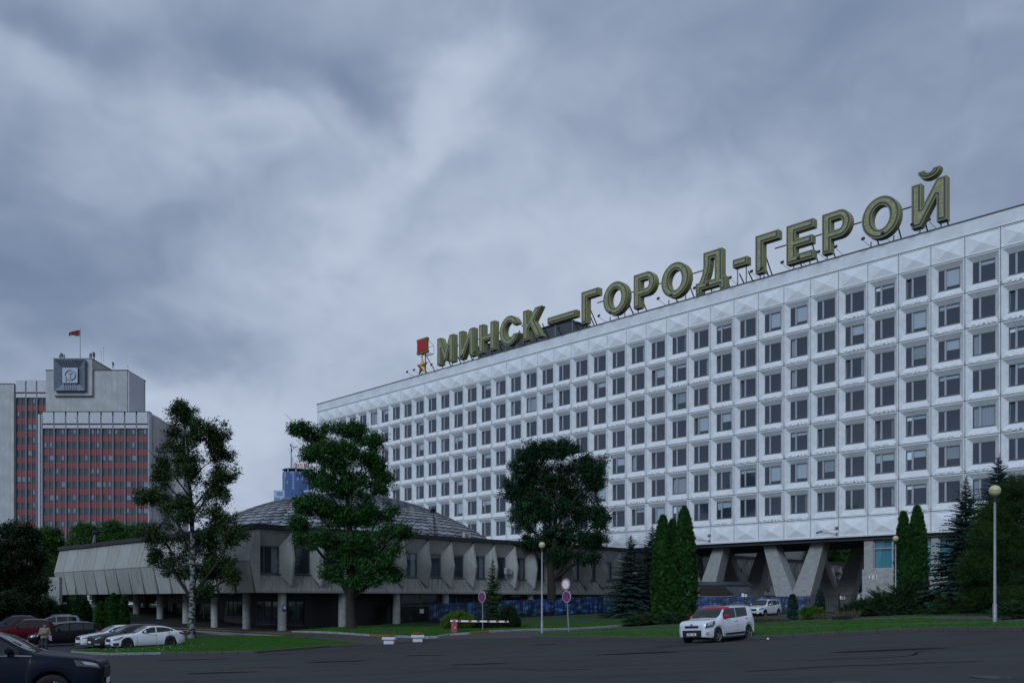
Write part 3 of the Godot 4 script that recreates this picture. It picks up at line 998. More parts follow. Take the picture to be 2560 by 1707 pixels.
# ---------------------------------------------------------------- the letters on the roof
func glyph(c: String) -> Array:
	# outlines in a unit box, x 0..1, y 0..1: [outer, hole, hole ...]; several entries for separate pieces
	var P := func(a: Array) -> PackedVector2Array:
		var p := PackedVector2Array()
		for i in range(0, a.size(), 2): p.append(Vector2(a[i], a[i + 1]))
		return p
	match c:
		"m": return [[P.call([0, 0, 0.25, 0, 0.25, 0.56, 0.43, 0.12, 0.57, 0.12, 0.75, 0.56, 0.75, 0, 1, 0, 1, 1, 0.75, 1, 0.5, 0.46, 0.25, 1, 0, 1])]]
		"i": return [[P.call([0, 0, 0.27, 0, 0.72, 0.60, 0.72, 0, 1, 0, 1, 1, 0.73, 1, 0.28, 0.40, 0.28, 1, 0, 1])]]
		"n": return [[P.call([0, 0, 0.29, 0, 0.29, 0.40, 0.71, 0.40, 0.71, 0, 1, 0, 1, 1, 0.71, 1, 0.71, 0.60, 0.29, 0.60, 0.29, 1, 0, 1])]]
		"k": return [[P.call([0, 0, 0.28, 0, 0.28, 0.34, 0.40, 0.44, 0.68, 0, 1, 0, 0.60, 0.58, 0.97, 1, 0.64, 1, 0.28, 0.58, 0.28, 1, 0, 1])]]
		"g": return [[P.call([0, 0, 0.33, 0, 0.33, 0.78, 1, 0.78, 1, 1, 0, 1])]]
		"e": return [[P.call([0, 0, 1, 0, 1, 0.21, 0.34, 0.21, 0.34, 0.40, 0.95, 0.40, 0.95, 0.60, 0.34, 0.60, 0.34, 0.79, 1, 0.79, 1, 1, 0, 1])]]
		"d":
			return [[P.call([0, -0.16, 0.19, -0.16, 0.19, 0, 0.81, 0, 0.81, -0.16, 1, -0.16, 1, 0.20, 0.88, 0.20, 0.88, 1, 0.26, 1, 0.26, 0.62, 0.22, 0.40, 0.12, 0.20, 0, 0.20]), P.call([0.34, 0.20, 0.44, 0.42, 0.49, 0.64, 0.49, 0.80, 0.64, 0.80, 0.64, 0.20])]]
		"-": return [[P.call([0, 0, 1, 0, 1, 1, 0, 1])]]
	var arc := func(cx: float, cy: float, rx: float, ry: float, a0: float, a1: float, n: int) -> PackedVector2Array:
		var p := PackedVector2Array()
		for k in n + 1:
			var a := deg_to_rad(lerpf(a0, a1, float(k) / n))
			p.append(Vector2(cx + cos(a) * rx, cy + sin(a) * ry))
		return p
	if c == "o":
		var o: PackedVector2Array = arc.call(0.5, 0.5, 0.5, 0.5, 0, 360, 40)
		var h: PackedVector2Array = arc.call(0.5, 0.5, 0.24, 0.29, 0, 360, 40)
		o.remove_at(40)
		h.remove_at(40)
		return [[o, h]]
	if c == "s":
		var a: PackedVector2Array = arc.call(0.5, 0.5, 0.5, 0.5, 20, 340, 36)
		var h2: PackedVector2Array = arc.call(0.5, 0.5, 0.25, 0.29, 330, 30, 30)
		a.append(Vector2(0.98, 0.34))
		a.append(Vector2(0.72, 0.34))
		a.append_array(h2)
		a.append(Vector2(0.72, 0.66))
		a.append(Vector2(0.98, 0.66))
		return [[a]]
	if c == "r":
		var p := PackedVector2Array([Vector2(0, 0), Vector2(0.31, 0), Vector2(0.31, 0.33), Vector2(0.58, 0.33)])
		p.append_array(arc.call(0.62, 0.665, 0.38, 0.335, -85, 85, 16))
		p.append_array(PackedVector2Array([Vector2(0.58, 1), Vector2(0, 1)]))
		var q := PackedVector2Array([Vector2(0.31, 0.53), Vector2(0.58, 0.53)])
		q.append_array(arc.call(0.60, 0.665, 0.115, 0.135, -80, 80, 8))
		q.append_array(PackedVector2Array([Vector2(0.58, 0.80), Vector2(0.31, 0.80)]))
		return [[p, q]]
	if c == "j":
		var base: Array = glyph("i")
		var t := PackedVector2Array()
		t.append_array(arc.call(0.5, 1.27, 0.32, 0.205, 180, 360, 14))
		t.append(Vector2(0.63, 1.27))
		t.append_array(arc.call(0.5, 1.27, 0.115, 0.075, 0, -180, 8))
		base.append([t])
		return base
	return []

func minus_hole(outer: PackedVector2Array, hole: PackedVector2Array) -> Array:
	# an outline with a hole as two plain polygons, left and right of the hole's middle
	var lo := hole[0]
	var hi := hole[0]
	for q in hole:
		lo = lo.min(q)
		hi = hi.max(q)
	var cx := (lo.x + hi.x) * 0.5 + 0.0013
	var out := []
	for half in [[-50.0, cx], [cx, 50.0]]:
		var r := PackedVector2Array([Vector2(half[0], -50), Vector2(half[1], -50), Vector2(half[1], 50), Vector2(half[0], 50)])
		for p in Geometry2D.intersect_polygons(outer, r):
			for q in Geometry2D.clip_polygons(p, hole):
				out.append(q)
	return out

func add_plate(b: MB, outer: PackedVector2Array, holes: Array, inset: float, z0: float, z1: float):
	# outline shrunk by inset, holes grown by it, extruded from z0 to z1
	var o := outer
	if Geometry2D.is_polygon_clockwise(o):
		o = o.duplicate()
		o.reverse()
	if inset != 0.0: o = Geometry2D.offset_polygon(o, -inset, Geometry2D.JOIN_MITER)[0]
	if holes.is_empty():
		b.poly(o, z1)
		b.poly(o, z0, true)
		b.walls(o, z0, z1)
		return
	var h: PackedVector2Array = holes[0].duplicate()
	if Geometry2D.is_polygon_clockwise(h): h.reverse()
	if inset != 0.0: h = Geometry2D.offset_polygon(h, inset, Geometry2D.JOIN_MITER)[0]
	for k in minus_hole(o, h):
		b.poly(k, z1)
		b.poly(k, z0, true)
	b.walls(o, z0, z1)
	for i in h.size():
		var a: Vector2 = h[i]
		var e: Vector2 = h[(i + 1) % h.size()]
		b.quad(Vector3(e.x, e.y, z0), Vector3(a.x, a.y, z0), Vector3(a.x, a.y, z1), Vector3(e.x, e.y, z1))

func make_roof_letters():
	# left and right end along the facade (m), letter, label
	var set_list := [
		[31.97, 35.79, "m", "olive rooftop letter М, first letter of the sign beside the star medal"], [36.96, 40.32, "i", "olive rooftop letter И without a mark above, between М and Н"], [41.39, 44.77, "n", "olive rooftop letter Н with a level crossbar, third of the sign"], [45.72, 49.54, "s", "olive rooftop letter С, open to one side, between Н and К"], [50.36, 53.98, "k", "olive rooftop letter К before the long dash"],
		[54.97, 60.07, "dash", "long olive rooftop dash in front of the grey plant room"], [60.98, 63.82, "g", "olive rooftop letter Г just after the long dash"], [64.63, 68.52, "o", "olive rooftop letter О between the first Г and the first Р"], [69.45, 72.67, "r", "olive rooftop letter Р between the two О of the middle word"], [73.58, 77.52, "o", "olive rooftop letter О between Р and Д"], [78.43, 82.37, "d", "olive rooftop letter Д with two feet touching the roof edge"],
		[83.29, 85.12, "-", "short olive rooftop hyphen on two posts after the Д"], [86.11, 88.88, "g", "olive rooftop letter Г between the short hyphen and Е"], [89.8, 92.87, "e", "olive rooftop letter Е with three level arms, before the last Р"], [93.81, 96.85, "r", "olive rooftop letter Р between Е and the last О"], [98.0, 101.75, "o", "olive rooftop letter О next to the last letter"], [102.87, 106.1, "j", "olive rooftop letter Й with its curved mark, highest and last of the sign"],
	]
	var frame := block_frame()
	for e in set_list:
		var base_y := 37.38
		var w: float = e[1] - e[0]
		var h := 4.12
		var key: String = e[2]
		var t := thing("rooftop_letter", e[3], "sign letter", frame * Vector3((e[0] + e[1]) * 0.5, BLOCK_ROOF, -0.9), deg_to_rad(-45.07), "letters of the rooftop sign")
		var sy := h
		var y0 := 0.0
		if key == "dash":
			key = "-"
			sy = 0.87
			y0 = 1.27
		elif key == "-":
			sy = 0.87
			y0 = 1.42
		var pieces := glyph(key)
		for piece in pieces:
			var body := MB.new()
			var channel := MB.new()
			var face := MB.new()
			var outs := []
			for loop in piece:
				var q := PackedVector2Array()
				for p in loop: q.append(Vector2((p.x - 0.5) * w, p.y * sy + y0 + base_y - BLOCK_ROOF))
				outs.append(q)
			var holes := outs.slice(1)
			add_plate(body, outs[0], holes, 0.0, -0.85, 0.0)
			# raised rim: the channel plate sits inside it
			add_plate(channel, outs[0], holes, 0.10, 0.0, 0.012)
			add_plate(face, outs[0], holes, 0.255, 0.012, 0.075)
			put("box", body.done(), M.letter_rim, t)
			put("channel", channel.done(), M.letter_channel, t)
			put("face", face.done(), M.letter_olive, t)
		# legs and back struts
		var feet := [-w * 0.30, w * 0.30] if w > 2.0 else [-w * 0.3, w * 0.3]
		if key == "g" or key == "r": feet = [-w * 0.5 + 0.35]
		if key == "g": feet.append(-w * 0.5 + 0.8)
		for fx in feet:
			var leg := MB.new()
			leg.tube(Vector3(fx, -0.1, -0.45), Vector3(fx, y0 + base_y - BLOCK_ROOF + 0.05, -0.45), 0.07, 0.07, 6)
			put("leg", leg.done(), M.steel_grey, t)
			var strut := MB.new()
			strut.tube(Vector3(fx, 3.0 if key != "-" else 1.9, -0.85), Vector3(fx + 0.2, -0.6, -3.3), 0.075, 0.075, 6)
			put("strut", strut.done(), M.steel_dark, t)
	# rails that tie the letters together at the back
	var rail := thing("letter_rail", "dark steel rails running behind the olive rooftop letters", "rail", frame * Vector3(32.0, BLOCK_ROOF, -1.82), deg_to_rad(-45.07))
	for k in set_list.size() - 1:
		if k in [4, 5, 10, 11]: continue
		var b := MB.new()
		var inset: float = 0.9 if set_list[k][2] == "g" else 0.35
		b.tube(Vector3(set_list[k][1] - 32.0 - inset, 3.55, 0), Vector3(set_list[k + 1][0] - 32.0 + 0.5, 3.55, 0), 0.07, 0.07, 6)
		put("rail", b.done(), M.steel_dark, rail)
	make_medal(frame)

func make_medal(frame: Transform3D):
	# red ribbon block with a gold star hanging under it
	var t := thing("star_medal", "gold star hanging from a red ribbon plate at the left end of the rooftop sign", "emblem", frame * Vector3(28.3, BLOCK_ROOF, -0.9), deg_to_rad(-45.07))
	var star := MB.new()
	var c := Vector2(0, 1.62)
	var pts := []
	for k in 10:
		var a := PI / 2 + TAU * k / 10.0
		var r := 1.42 if k % 2 == 0 else 0.62
		pts.append(c + Vector2(cos(a) * r * 0.98, sin(a) * r))
	for k in 10:
		var a: Vector2 = pts[k]
		var b: Vector2 = pts[(k + 1) % 10]
		star.tri(Vector3(c.x, c.y, 0.38), Vector3(a.x, a.y, 0.0), Vector3(b.x, b.y, 0.0))
		star.tri(Vector3(c.x, c.y, -0.3), Vector3(b.x, b.y, -0.12), Vector3(a.x, a.y, -0.12))
		star.quad(Vector3(a.x, a.y, -0.12), Vector3(b.x, b.y, -0.12), Vector3(b.x, b.y, 0.0), Vector3(a.x, a.y, 0.0))
	put("star", star.done(), M.gold, t)
	var link := MB.new()
	for k in 16:
		var a0 := TAU * k / 16.0
		var a1 := TAU * (k + 1) / 16.0
		link.tube(Vector3(sin(a0) * 0.2, 3.28 + cos(a0) * 0.26, 0), Vector3(sin(a1) * 0.2, 3.28 + cos(a1) * 0.26, 0), 0.06, 0.06, 6)
	put("link", link.done(), M.gold_side, t)
	var plate := MB.new()
	var w := 1.22
	var out := PackedVector2Array([Vector2(-w, 3.62), Vector2(-0.25, 3.62), Vector2(0, 3.40), Vector2(0.25, 3.62), Vector2(w, 3.62), Vector2(w + 0.12, 3.78), Vector2(w + 0.12, 3.95), Vector2(w, 4.08), Vector2(w, 5.55), Vector2(w + 0.12, 5.66), Vector2(w + 0.12, 5.84), Vector2(w, 5.98), Vector2(-w, 5.98), Vector2(-w - 0.12, 5.84), Vector2(-w - 0.12, 5.66), Vector2(-w, 5.55), Vector2(-w, 4.08), Vector2(-w - 0.12, 3.95), Vector2(-w - 0.12, 3.78)])
	plate.extrude(out, -0.35, 0.0)
	put("ribbon_frame", plate.done(), M.gold_side, t)
	put("ribbon", one_box(Vector3(-1.0, 4.02, 0.0), Vector3(1.0, 5.72, 0.06)), M.medal_red, t)
	var post := MB.new()
	post.tube(Vector3(0.25, -0.3, -0.5), Vector3(0.25, 3.8, -0.5), 0.09, 0.09, 6)
	put("post", post.done(), M.steel_dark, t)
	for s in [[Vector3(0.3, 3.5, -0.5), Vector3(1.4, -0.5, -2.6)], [Vector3(-0.2, 0.8, -0.3), Vector3(-1.0, -0.4, -0.1)], [Vector3(0.3, 1.2, -0.4), Vector3(1.1, -0.4, -0.6)]]:
		var b := MB.new()
		b.tube(s[0], s[1], 0.06, 0.06, 6)
		put("strut", b.done(), M.steel_dark, t)
	var cage := MB.new()
	for s in [[Vector3(-0.4, 3.6, -0.4), Vector3(-0.4, 3.6, -1.5)], [Vector3(1.1, 3.6, -0.4), Vector3(1.1, 3.6, -1.5)], [Vector3(-0.4, 3.6, -1.5), Vector3(1.1, 3.6, -1.5)], [Vector3(1.1, 3.6, -1.5), Vector3(1.1, 4.9, -1.5)], [Vector3(-0.4, 3.6, -1.5), Vector3(-0.4, 4.9, -1.5)], [Vector3(-0.4, 4.9, -1.5), Vector3(1.1, 4.9, -1.5)], [Vector3(1.1, 4.9, -1.5), Vector3(1.1, 5.6, -0.4)]]:
		cage.tube(s[0], s[1], 0.03, 0.03, 5)
	for k in 5:
		cage.tube(Vector3(-0.4, 3.6, -0.5 - k * 0.22), Vector3(1.1, 3.6, -0.5 - k * 0.22), 0.02, 0.02, 4)
	put("service_platform", cage.done(), M.steel_dark, t)

# ---------------------------------------------------------------- the low concrete hall on columns
const HALL_LOW := 2.165
const HALL_MID := 4.76
const HALL_TOP := 7.35
const HALL_ROOF := 7.76
const PLAZA := -1.0

func hall_frame() -> Transform3D:
	return Transform3D(Basis(Vector3.UP, deg_to_rad(44.93)), Vector3(-20.78, 0, -72))

func bent_panel(w: float) -> ArrayMesh:
	# a folded concrete panel of the long side; along -z, leaning out at mid height towards -x
	var b := MB.new()
	var prof := [[HALL_TOP, 0.0, 0.05, w - 0.04], [HALL_MID + 0.10, -0.60, 0.03, w - 0.03], [HALL_MID + 0.07, -0.66, 0.02, w - 0.03], [HALL_MID - 0.02, -0.66, 0.02, w - 0.03], [HALL_MID - 0.05, -0.61, 0.04, w - 0.03], [HALL_LOW, -0.04, 0.42, w - 0.10]]
	var th := 0.16
	for i in prof.size() - 1:
		var p: Array = prof[i]
		var q: Array = prof[i + 1]
		var a := Vector3(p[1], p[0], -p[2])
		var c := Vector3(p[1], p[0], -p[3])
		var d := Vector3(q[1], q[0], -q[3])
		var e := Vector3(q[1], q[0], -q[2])
		var inn := Vector3(th, 0, 0)
		b.quad(a, c, d, e)
		b.quad(e, e + inn, a + inn, a)
		b.quad(c, c + inn, d + inn, d)
	var l: Array = prof[5]
	b.quad(Vector3(l[1], l[0], -l[2]), Vector3(l[1], l[0], -l[3]), Vector3(l[1] + th, l[0], -l[3]), Vector3(l[1] + th, l[0], -l[2]))
	var f: Array = prof[0]
	b.quad(Vector3(f[1] + th, f[0], -f[2]), Vector3(f[1] + th, f[0], -f[3]), Vector3(f[1], f[0], -f[3]), Vector3(f[1], f[0], -f[2]))
	return b.done()

func make_hall():
	var t := thing("concrete_hall", "low grey concrete hall on round columns with folded wall panels and a domed tiled roof", "building")
	t.transform = hall_frame()
	var pw := 3.08
	var n_a := 15
	var panel := bent_panel(pw)
	for k in n_a:
		var o := put("wall_panel", panel, [M.concrete_pale, M.concrete_stained, M.concrete_stained, M.concrete_pale, M.concrete_stained][k % 5], t, Vector3(0, 0, -k * pw))
		o.position.x += rng.randf_range(-0.015, 0.015)
	# backing wall behind the panels
	var back := MB.new()
	var zl := -n_a * pw
	var sec := [Vector2(0.16, HALL_TOP), Vector2(-0.40, HALL_MID), Vector2(0.18, HALL_LOW)]
	for i in 2:
		back.quad(Vector3(sec[i].x, sec[i].y, -0.02), Vector3(sec[i].x, sec[i].y, zl), Vector3(sec[i + 1].x, sec[i + 1].y, zl), Vector3(sec[i + 1].x, sec[i + 1].y, -0.02))
	var end := PackedVector2Array([Vector2(0.16, HALL_TOP), Vector2(-0.44, HALL_MID), Vector2(0.18, HALL_LOW), Vector2(14.0, HALL_LOW), Vector2(14.0, HALL_TOP)])
	back.poly(end, zl + 0.01, true)
	put("backing_wall", back.done(), M.concrete_mossy, t)
	# corner pier between the two fronts
	var cor := MB.new()
	var prof := [Vector2(-0.02, HALL_TOP), Vector2(-0.58, HALL_MID), Vector2(-0.03, HALL_LOW)]
	for i in 2:
		var p: Vector2 = prof[i]
		var q: Vector2 = prof[i + 1]
		cor.quad(Vector3(p.x, p.y, 0.02), Vector3(q.x, q.y, 0.02), Vector3(0.36, q.y, 0.02), Vector3(0.36, p.y, 0.02))
		cor.quad(Vector3(0.36, p.y, 0.02), Vector3(0.36, q.y, 0.02), Vector3(0.36, q.y, -0.6), Vector3(0.36, p.y, -0.6))
	put("corner_pier", cor.done(), M.concrete_pale, t)
	# window front: bays with fins
	var bw := 2.947
	var bays := 38
	var head := MB.new()
	head.quad(Vector3(0, 6.03, -0.55), Vector3(bw - 0.19, 6.03, -0.55), Vector3(bw - 0.19, HALL_TOP, 0.0), Vector3(0, HALL_TOP, 0.0))
	var head_mesh := head.done()
	var pier := MB.new()
	var lt := Vector3(2.06, 6.03, -0.60)
	var lb := Vector3(2.06, 3.70, -0.60)
	var rt := Vector3(2.757, 7.05, 0.05)
	var rm := Vector3(2.757, 4.84, 0.50)
	var rb := Vector3(2.757, 2.79, 0.12)
	pier.tri(lt, rm, rt)
	pier.tri(lt, lb, rm)
	pier.tri(lb, rb, rm)
	var pier_mesh := pier.done()
	var fin := MB.new()
	var fp := PackedVector2Array([Vector2(-0.05, 7.2), Vector2(0.06, 7.08), Vector2(0.52, 4.84), Vector2(0.14, 2.78), Vector2(-0.4, 2.72), Vector2(-0.7, 4.84)])
	# outline in (z, y), turned so that it stands across the facade
	var fin_b := MB.new()
	fin_b.xf = Transform3D(Basis(Vector3(0, 0, 1), Vector3(0, 1, 0), Vector3(-1, 0, 0)), Vector3.ZERO)
	fin_b.extrude(fp, -2.945, -2.76)
	var fin_mesh := fin_b.done()
	var apron := MB.new()
	apron.quad(Vector3(0, 2.36, 0.0), Vector3(bw, 2.36, 0.0), Vector3(bw, 3.74, -0.56), Vector3(0, 3.74, -0.56))
	apron.quad(Vector3(0, HALL_LOW, 0.04), Vector3(bw, HALL_LOW, 0.04), Vector3(bw, 2.36, 0.04), Vector3(0, 2.36, 0.04))
	apron.quad(Vector3(0, 2.36, 0.04), Vector3(bw, 2.36, 0.04), Vector3(bw, 2.36, 0.0), Vector3(0, 2.36, 0.0))
	apron.quad(Vector3(0, HALL_LOW, -0.3), Vector3(bw, HALL_LOW, -0.3), Vector3(bw, HALL_LOW, 0.04), Vector3(0, HALL_LOW, 0.04))
	var apron_mesh := apron.done()
	var wz := -0.60
	var frame := boxes([[Vector3(0.0, 3.74, wz - 0.06), Vector3(2.06, 3.82, wz + 0.03)], [Vector3(0.0, 5.95, wz - 0.06), Vector3(2.06, 6.03, wz + 0.03)], [Vector3(0.0, 3.82, wz - 0.06), Vector3(0.07, 5.95, wz + 0.03)], [Vector3(1.99, 3.82, wz - 0.06), Vector3(2.06, 5.95, wz + 0.03)], [Vector3(0.62, 3.82, wz - 0.06), Vector3(0.72, 5.95, wz + 0.02)]])
	var pane_l := quad_mesh(Vector3(0.07, 3.82, wz), Vector3(0.62, 5.95, wz))
	var pane_r := quad_mesh(Vector3(0.72, 3.82, wz), Vector3(1.99, 5.95, wz))
	var sill := one_box(Vector3(-0.02, 3.69, wz - 0.05), Vector3(2.3, 3.738, wz + 0.20))
	var cur := folds(1.45, 1.98, 3.83, 5.94, wz - 0.25, 6)
	for k in bays:
		var at := Vector3(0.36 + k * bw, 0, 0)
		put("head_panel", head_mesh, M.concrete_pale, t, at)
		put("slanted_pier", pier_mesh, M.concrete_pale, t, at)
		put("fin", fin_mesh, M.concrete_stained if k % 3 else M.concrete_pale, t, at)
		put("apron", apron_mesh, M.concrete_mossy if k % 4 else M.concrete_stained, t, at)
		var w := put("window", frame, M.window_frame, t, at)
		put("pane", pane_l, M.pane_dark, w)
		put("pane", pane_r, M.pane_dark, w)
		put("sill", sill, M.window_frame, w)
		if (k * 7) % 5 < 2: put("curtain", cur, M.curtain, w)
	var xe := 0.36 + bays * bw
	put("inner_wall", boxes([[Vector3(0.5, HALL_LOW + 0.2, -4.0), Vector3(xe, HALL_TOP, -3.8)]]), M.interior, t)
	# roof slabs with a dark felt edge that overhangs
	put("roof_slab", boxes([[Vector3(0.2, HALL_TOP - 0.05, zl), Vector3(43.0, HALL_ROOF - 0.12, -0.3)], [Vector3(43.0, HALL_TOP - 0.05, -14.0), Vector3(xe, HALL_ROOF - 0.12, -0.3)]]), M.bitumen, t)
	var edge := MB.new()
	for k in 15:
		var j := rng.randf_range(-0.02, 0.02)
		edge.box(Vector3(-0.26, HALL_TOP + 0.02 + j, -(k + 1) * pw), Vector3(0.4, HALL_ROOF + j, -k * pw - 0.003))
	put("roof_edge", edge.done(), M.bitumen, t).set_meta("kind", "stuff")
	var edge2 := MB.new()
	for k in 38:
		var j := rng.randf_range(-0.02, 0.02)
		edge2.box(Vector3(0.36 + k * bw + 0.003, HALL_TOP + 0.02 + j, -0.35), Vector3(0.36 + (k + 1) * bw, HALL_ROOF + j - 0.005, 0.20))
	edge2.box(Vector3(-0.26, HALL_TOP + 0.01, 0.0), Vector3(0.36, HALL_ROOF - 0.01, 0.20))
	put("roof_edge", edge2.done(), M.bitumen, t).set_meta("kind", "stuff")
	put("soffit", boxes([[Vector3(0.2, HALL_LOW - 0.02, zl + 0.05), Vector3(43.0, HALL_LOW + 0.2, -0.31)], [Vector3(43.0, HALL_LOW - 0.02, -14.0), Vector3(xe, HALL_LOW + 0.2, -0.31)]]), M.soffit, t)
	put("upper_wall", one_box(Vector3(58.0, HALL_ROOF - 0.2, -13.0), Vector3(xe, HALL_ROOF + 3.4, -5.0)), M.concrete_pale, t)
	# columns
	var cyl := MB.new(true)
	for i in 24:
		var t0 := TAU * i / 24.0
		var t1 := TAU * (i + 1) / 24.0
		cyl.quad(Vector3(sin(t0) * 0.36, PLAZA - 0.1, cos(t0) * 0.36), Vector3(sin(t1) * 0.36, PLAZA - 0.1, cos(t1) * 0.36), Vector3(sin(t1) * 0.36, HALL_LOW - 0.02, cos(t1) * 0.36), Vector3(sin(t0) * 0.36, HALL_LOW - 0.02, cos(t0) * 0.36))
	var cyl_mesh := cyl.done()
	for k in 8:
		var c := put("column", cyl_mesh, M.concrete_column, t, Vector3(2.75, 0, -0.65 - 6.0 * k))
		if k == 0:
			put("plate", one_box(Vector3(-0.16, 0.62, 0.33), Vector3(0.16, 1.1, 0.40)), M.blue, c)
			put("notice", one_box(Vector3(-0.11, 0.82, 0.40), Vector3(0.11, 1.06, 0.405)), M.white, c)
			put("sticker", one_box(Vector3(-0.05, 0.30, 0.35), Vector3(0.06, 0.44, 0.37)), M.yellow, c)
	for k in range(1, 8):
		put("column", cyl_mesh, M.concrete_column, t, Vector3(2.75 + 6.0 * k, 0, -0.65))
	for k in range(1, 8):
		put("column", cyl_mesh, M.concrete_column, t, Vector3(8.75, 0, -0.65 - 6.0 * k)) if k > 4 else null
	# ground floor set back under the slab
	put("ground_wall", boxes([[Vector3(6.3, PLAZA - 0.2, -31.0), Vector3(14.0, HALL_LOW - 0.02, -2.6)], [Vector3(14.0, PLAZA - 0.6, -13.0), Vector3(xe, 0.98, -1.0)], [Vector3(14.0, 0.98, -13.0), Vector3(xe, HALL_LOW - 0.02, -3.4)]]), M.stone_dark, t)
	var strip := MB.new()
	for k in 40:
		var a := 15.6 + k * 2.3
		var w := put("strip_window", boxes([[Vector3(a, 0.98, -1.12), Vector3(a + 0.07, 2.12, -1.02)], [Vector3(a + 0.07, 0.98, -1.12), Vector3(a + 2.3, 1.05, -1.02)], [Vector3(a + 0.07, 2.05, -1.12), Vector3(a + 2.3, 2.12, -1.02)]]), M.window_frame, t)
		put("pane", quad_mesh(Vector3(a + 0.07, 1.05, -1.07), Vector3(a + 2.3, 2.05, -1.07)), M.pane_dark, w)
	put("wall_notice", one_box(Vector3(17.8, 0.28, -1.0), Vector3(18.3, 0.7, -0.97)), M.white, t)
	# shop windows with yellow strips, double doors and curtained windows on the set-back wall
	for zz in [-29.8, -27.6, -25.5, -22.2, -20.6]:
		put("yellow_strip", one_box(Vector3(6.18, -0.65, zz), Vector3(6.29, 1.15, zz + 0.14)), M.yellow, t)
	put("display_pane", quad_x(6.22, -0.65, 1.15, -30.0, -20.4), M.pane_tower, t)
	var door := put("double_door", boxes([[Vector3(6.2, PLAZA + 0.05, -17.6), Vector3(6.29, 0.0, -15.85)], [Vector3(6.2, PLAZA + 0.05, -15.8), Vector3(6.29, 0.0, -14.0)]]), M.window_frame, t)
	door.set_meta("kind", "thing")
	for zz in [-17.5, -16.6, -15.7, -14.8]:
		put("door_pane", quad_x(6.19, 0.06, 1.4, zz, zz + 0.75), M.pane_tower, door)
	for zz in [-11.2, -8.4, -5.6]:
		var w := put("ground_window", boxes([[Vector3(6.2, -0.75, zz), Vector3(6.3, -0.68, zz + 2.6)], [Vector3(6.2, 1.4, zz), Vector3(6.3, 1.47, zz + 2.6)], [Vector3(6.2, -0.68, zz), Vector3(6.3, 1.4, zz + 0.07)], [Vector3(6.2, -0.68, zz + 1.3), Vector3(6.3, 1.4, zz + 1.37)]]), M.window_frame, t)
		put("pane", quad_x(6.25, -0.68, 1.4, zz + 0.07, zz + 2.6), M.pane_tower, w)
	# plaza under the hall and its steps
	var pl := MB.new()
	pl.extrude(PackedVector2Array([Vector2(-0.3, 47.0), Vector2(-0.3, -5.0), Vector2(2.8, -4.6), Vector2(12.0, -0.4), Vector2(40.0, -0.2), Vector2(40.0, 47.0)]), -0.9, 0.0)
	var plaza := put("plaza", pl.done(), M.plaza, null)
	plaza.set_meta("kind", "structure")
	plaza.transform = hall_frame() * Transform3D(Basis(Vector3.RIGHT, Vector3(0, 0, -1), Vector3(0, 1, 0)), Vector3(0, PLAZA, 0))
	var steps := thing("entrance_steps", "grey steps with worn yellow and white edges up to the hall colonnade", "steps")
	steps.transform = hall_frame()
	for k in 3:
		var st := put("step", one_box(Vector3(-0.75 - k * 0.42, PLAZA - 0.15 * (k + 1) - 0.6, -34.0), Vector3(-0.303 - k * 0.42, PLAZA - 0.15 * (k + 1), 5.0)), M.step, steps)
		st.position.y = 0.0
	for k in 4:
		put("edge_strip", one_box(Vector3(-0.75 - (k - 1) * 0.42 - 0.012, PLAZA - 0.15 * k - 0.055, -34.0), Vector3(-0.75 - (k - 1) * 0.42 + 0.05, PLAZA - 0.15 * k + 0.008, 5.0)), M.kerb_yellow if k == 0 else M.kerb_white, steps)
	put("edge_strip", one_box(Vector3(-0.30, PLAZA - 0.12, 5.0), Vector3(2.8, PLAZA + 0.01, 5.06)), M.kerb_yellow, steps)
	# dome of large grey tiles
	make_dome(t, Vector3(21.1, 0, -18.5))
	# floodlights on posts on the roof edge
	for p in [[20.1, -1.2, 2.55, -0.35, "floodlight on a slanted lattice post at the dome's right foot"], [0.9, -38.0, 1.25, 0.15, "floodlight on a short white post on the hall's left roof edge"]]:
		var f := thing("roof_floodlight", p[4], "floodlight", hall_frame() * Vector3(p[0], HALL_ROOF - 0.1, p[1]))
		var b := MB.new()
		for s in [[-0.2, 0.0], [0.2, 0.0], [0.0, 0.2]]:
			b.tube(Vector3(s[0], 0, s[1]), Vector3(p[3], p[2], 0), 0.035, 0.03, 6)
		for k in 4:
			var f0 := 0.2 + 0.18 * k
			b.tube(Vector3(-0.2 * (1 - f0) + p[3] * f0, p[2] * f0, 0), Vector3(0.2 * (1 - f0) + p[3] * f0, p[2] * f0, 0), 0.018, 0.018, 5)
		put("post", b.done(), M.steel_dark if p[2] > 2.0 else M.galvanised, f)
		var h := MB.new()
		h.xf = Transform3D(Basis.from_euler(Vector3(0.5, 0.6, 0)), Vector3(p[3], p[2] + 0.15, 0))
		h.bevel_box(Vector3.ZERO, Vector3(0.55, 0.45, 0.22), 0.04)
		put("lamp_head", h.done(), M.steel_dark, f)
	# air conditioners and the railing on the roof
	ac_unit(hall_frame() * Vector3(0.36 + 9 * bw + 1.72, 4.55, 0.15), "white air conditioner hung beside a hall window under a fin")
	ac_unit(hall_frame() * Vector3(24.4, HALL_ROOF + 0.32, -1.6), "air conditioner standing on the hall roof right of the dome")
	ac_unit(hall_frame() * Vector3(39.2, HALL_ROOF + 0.30, -2.0), "air conditioner on the hall roof beside the railing")
	var rail := thing("roof_railing", "thin steel railing of a hatch ladder on the hall roof near the spruces", "railing", hall_frame() * Vector3(41.0, HALL_ROOF - 0.1, -1.6), deg_to_rad(44.93))
	var rb2 := MB.new()
	for s in [[0.0, 0.0], [1.3, 0.0], [0.0, -0.9], [1.3, -0.9]]:
		rb2.tube(Vector3(s[0], 0, s[1]), Vector3(s[0], 1.35, s[1]), 0.025, 0.025, 5)
	put("posts", rb2.done(), M.steel_dark, rail)
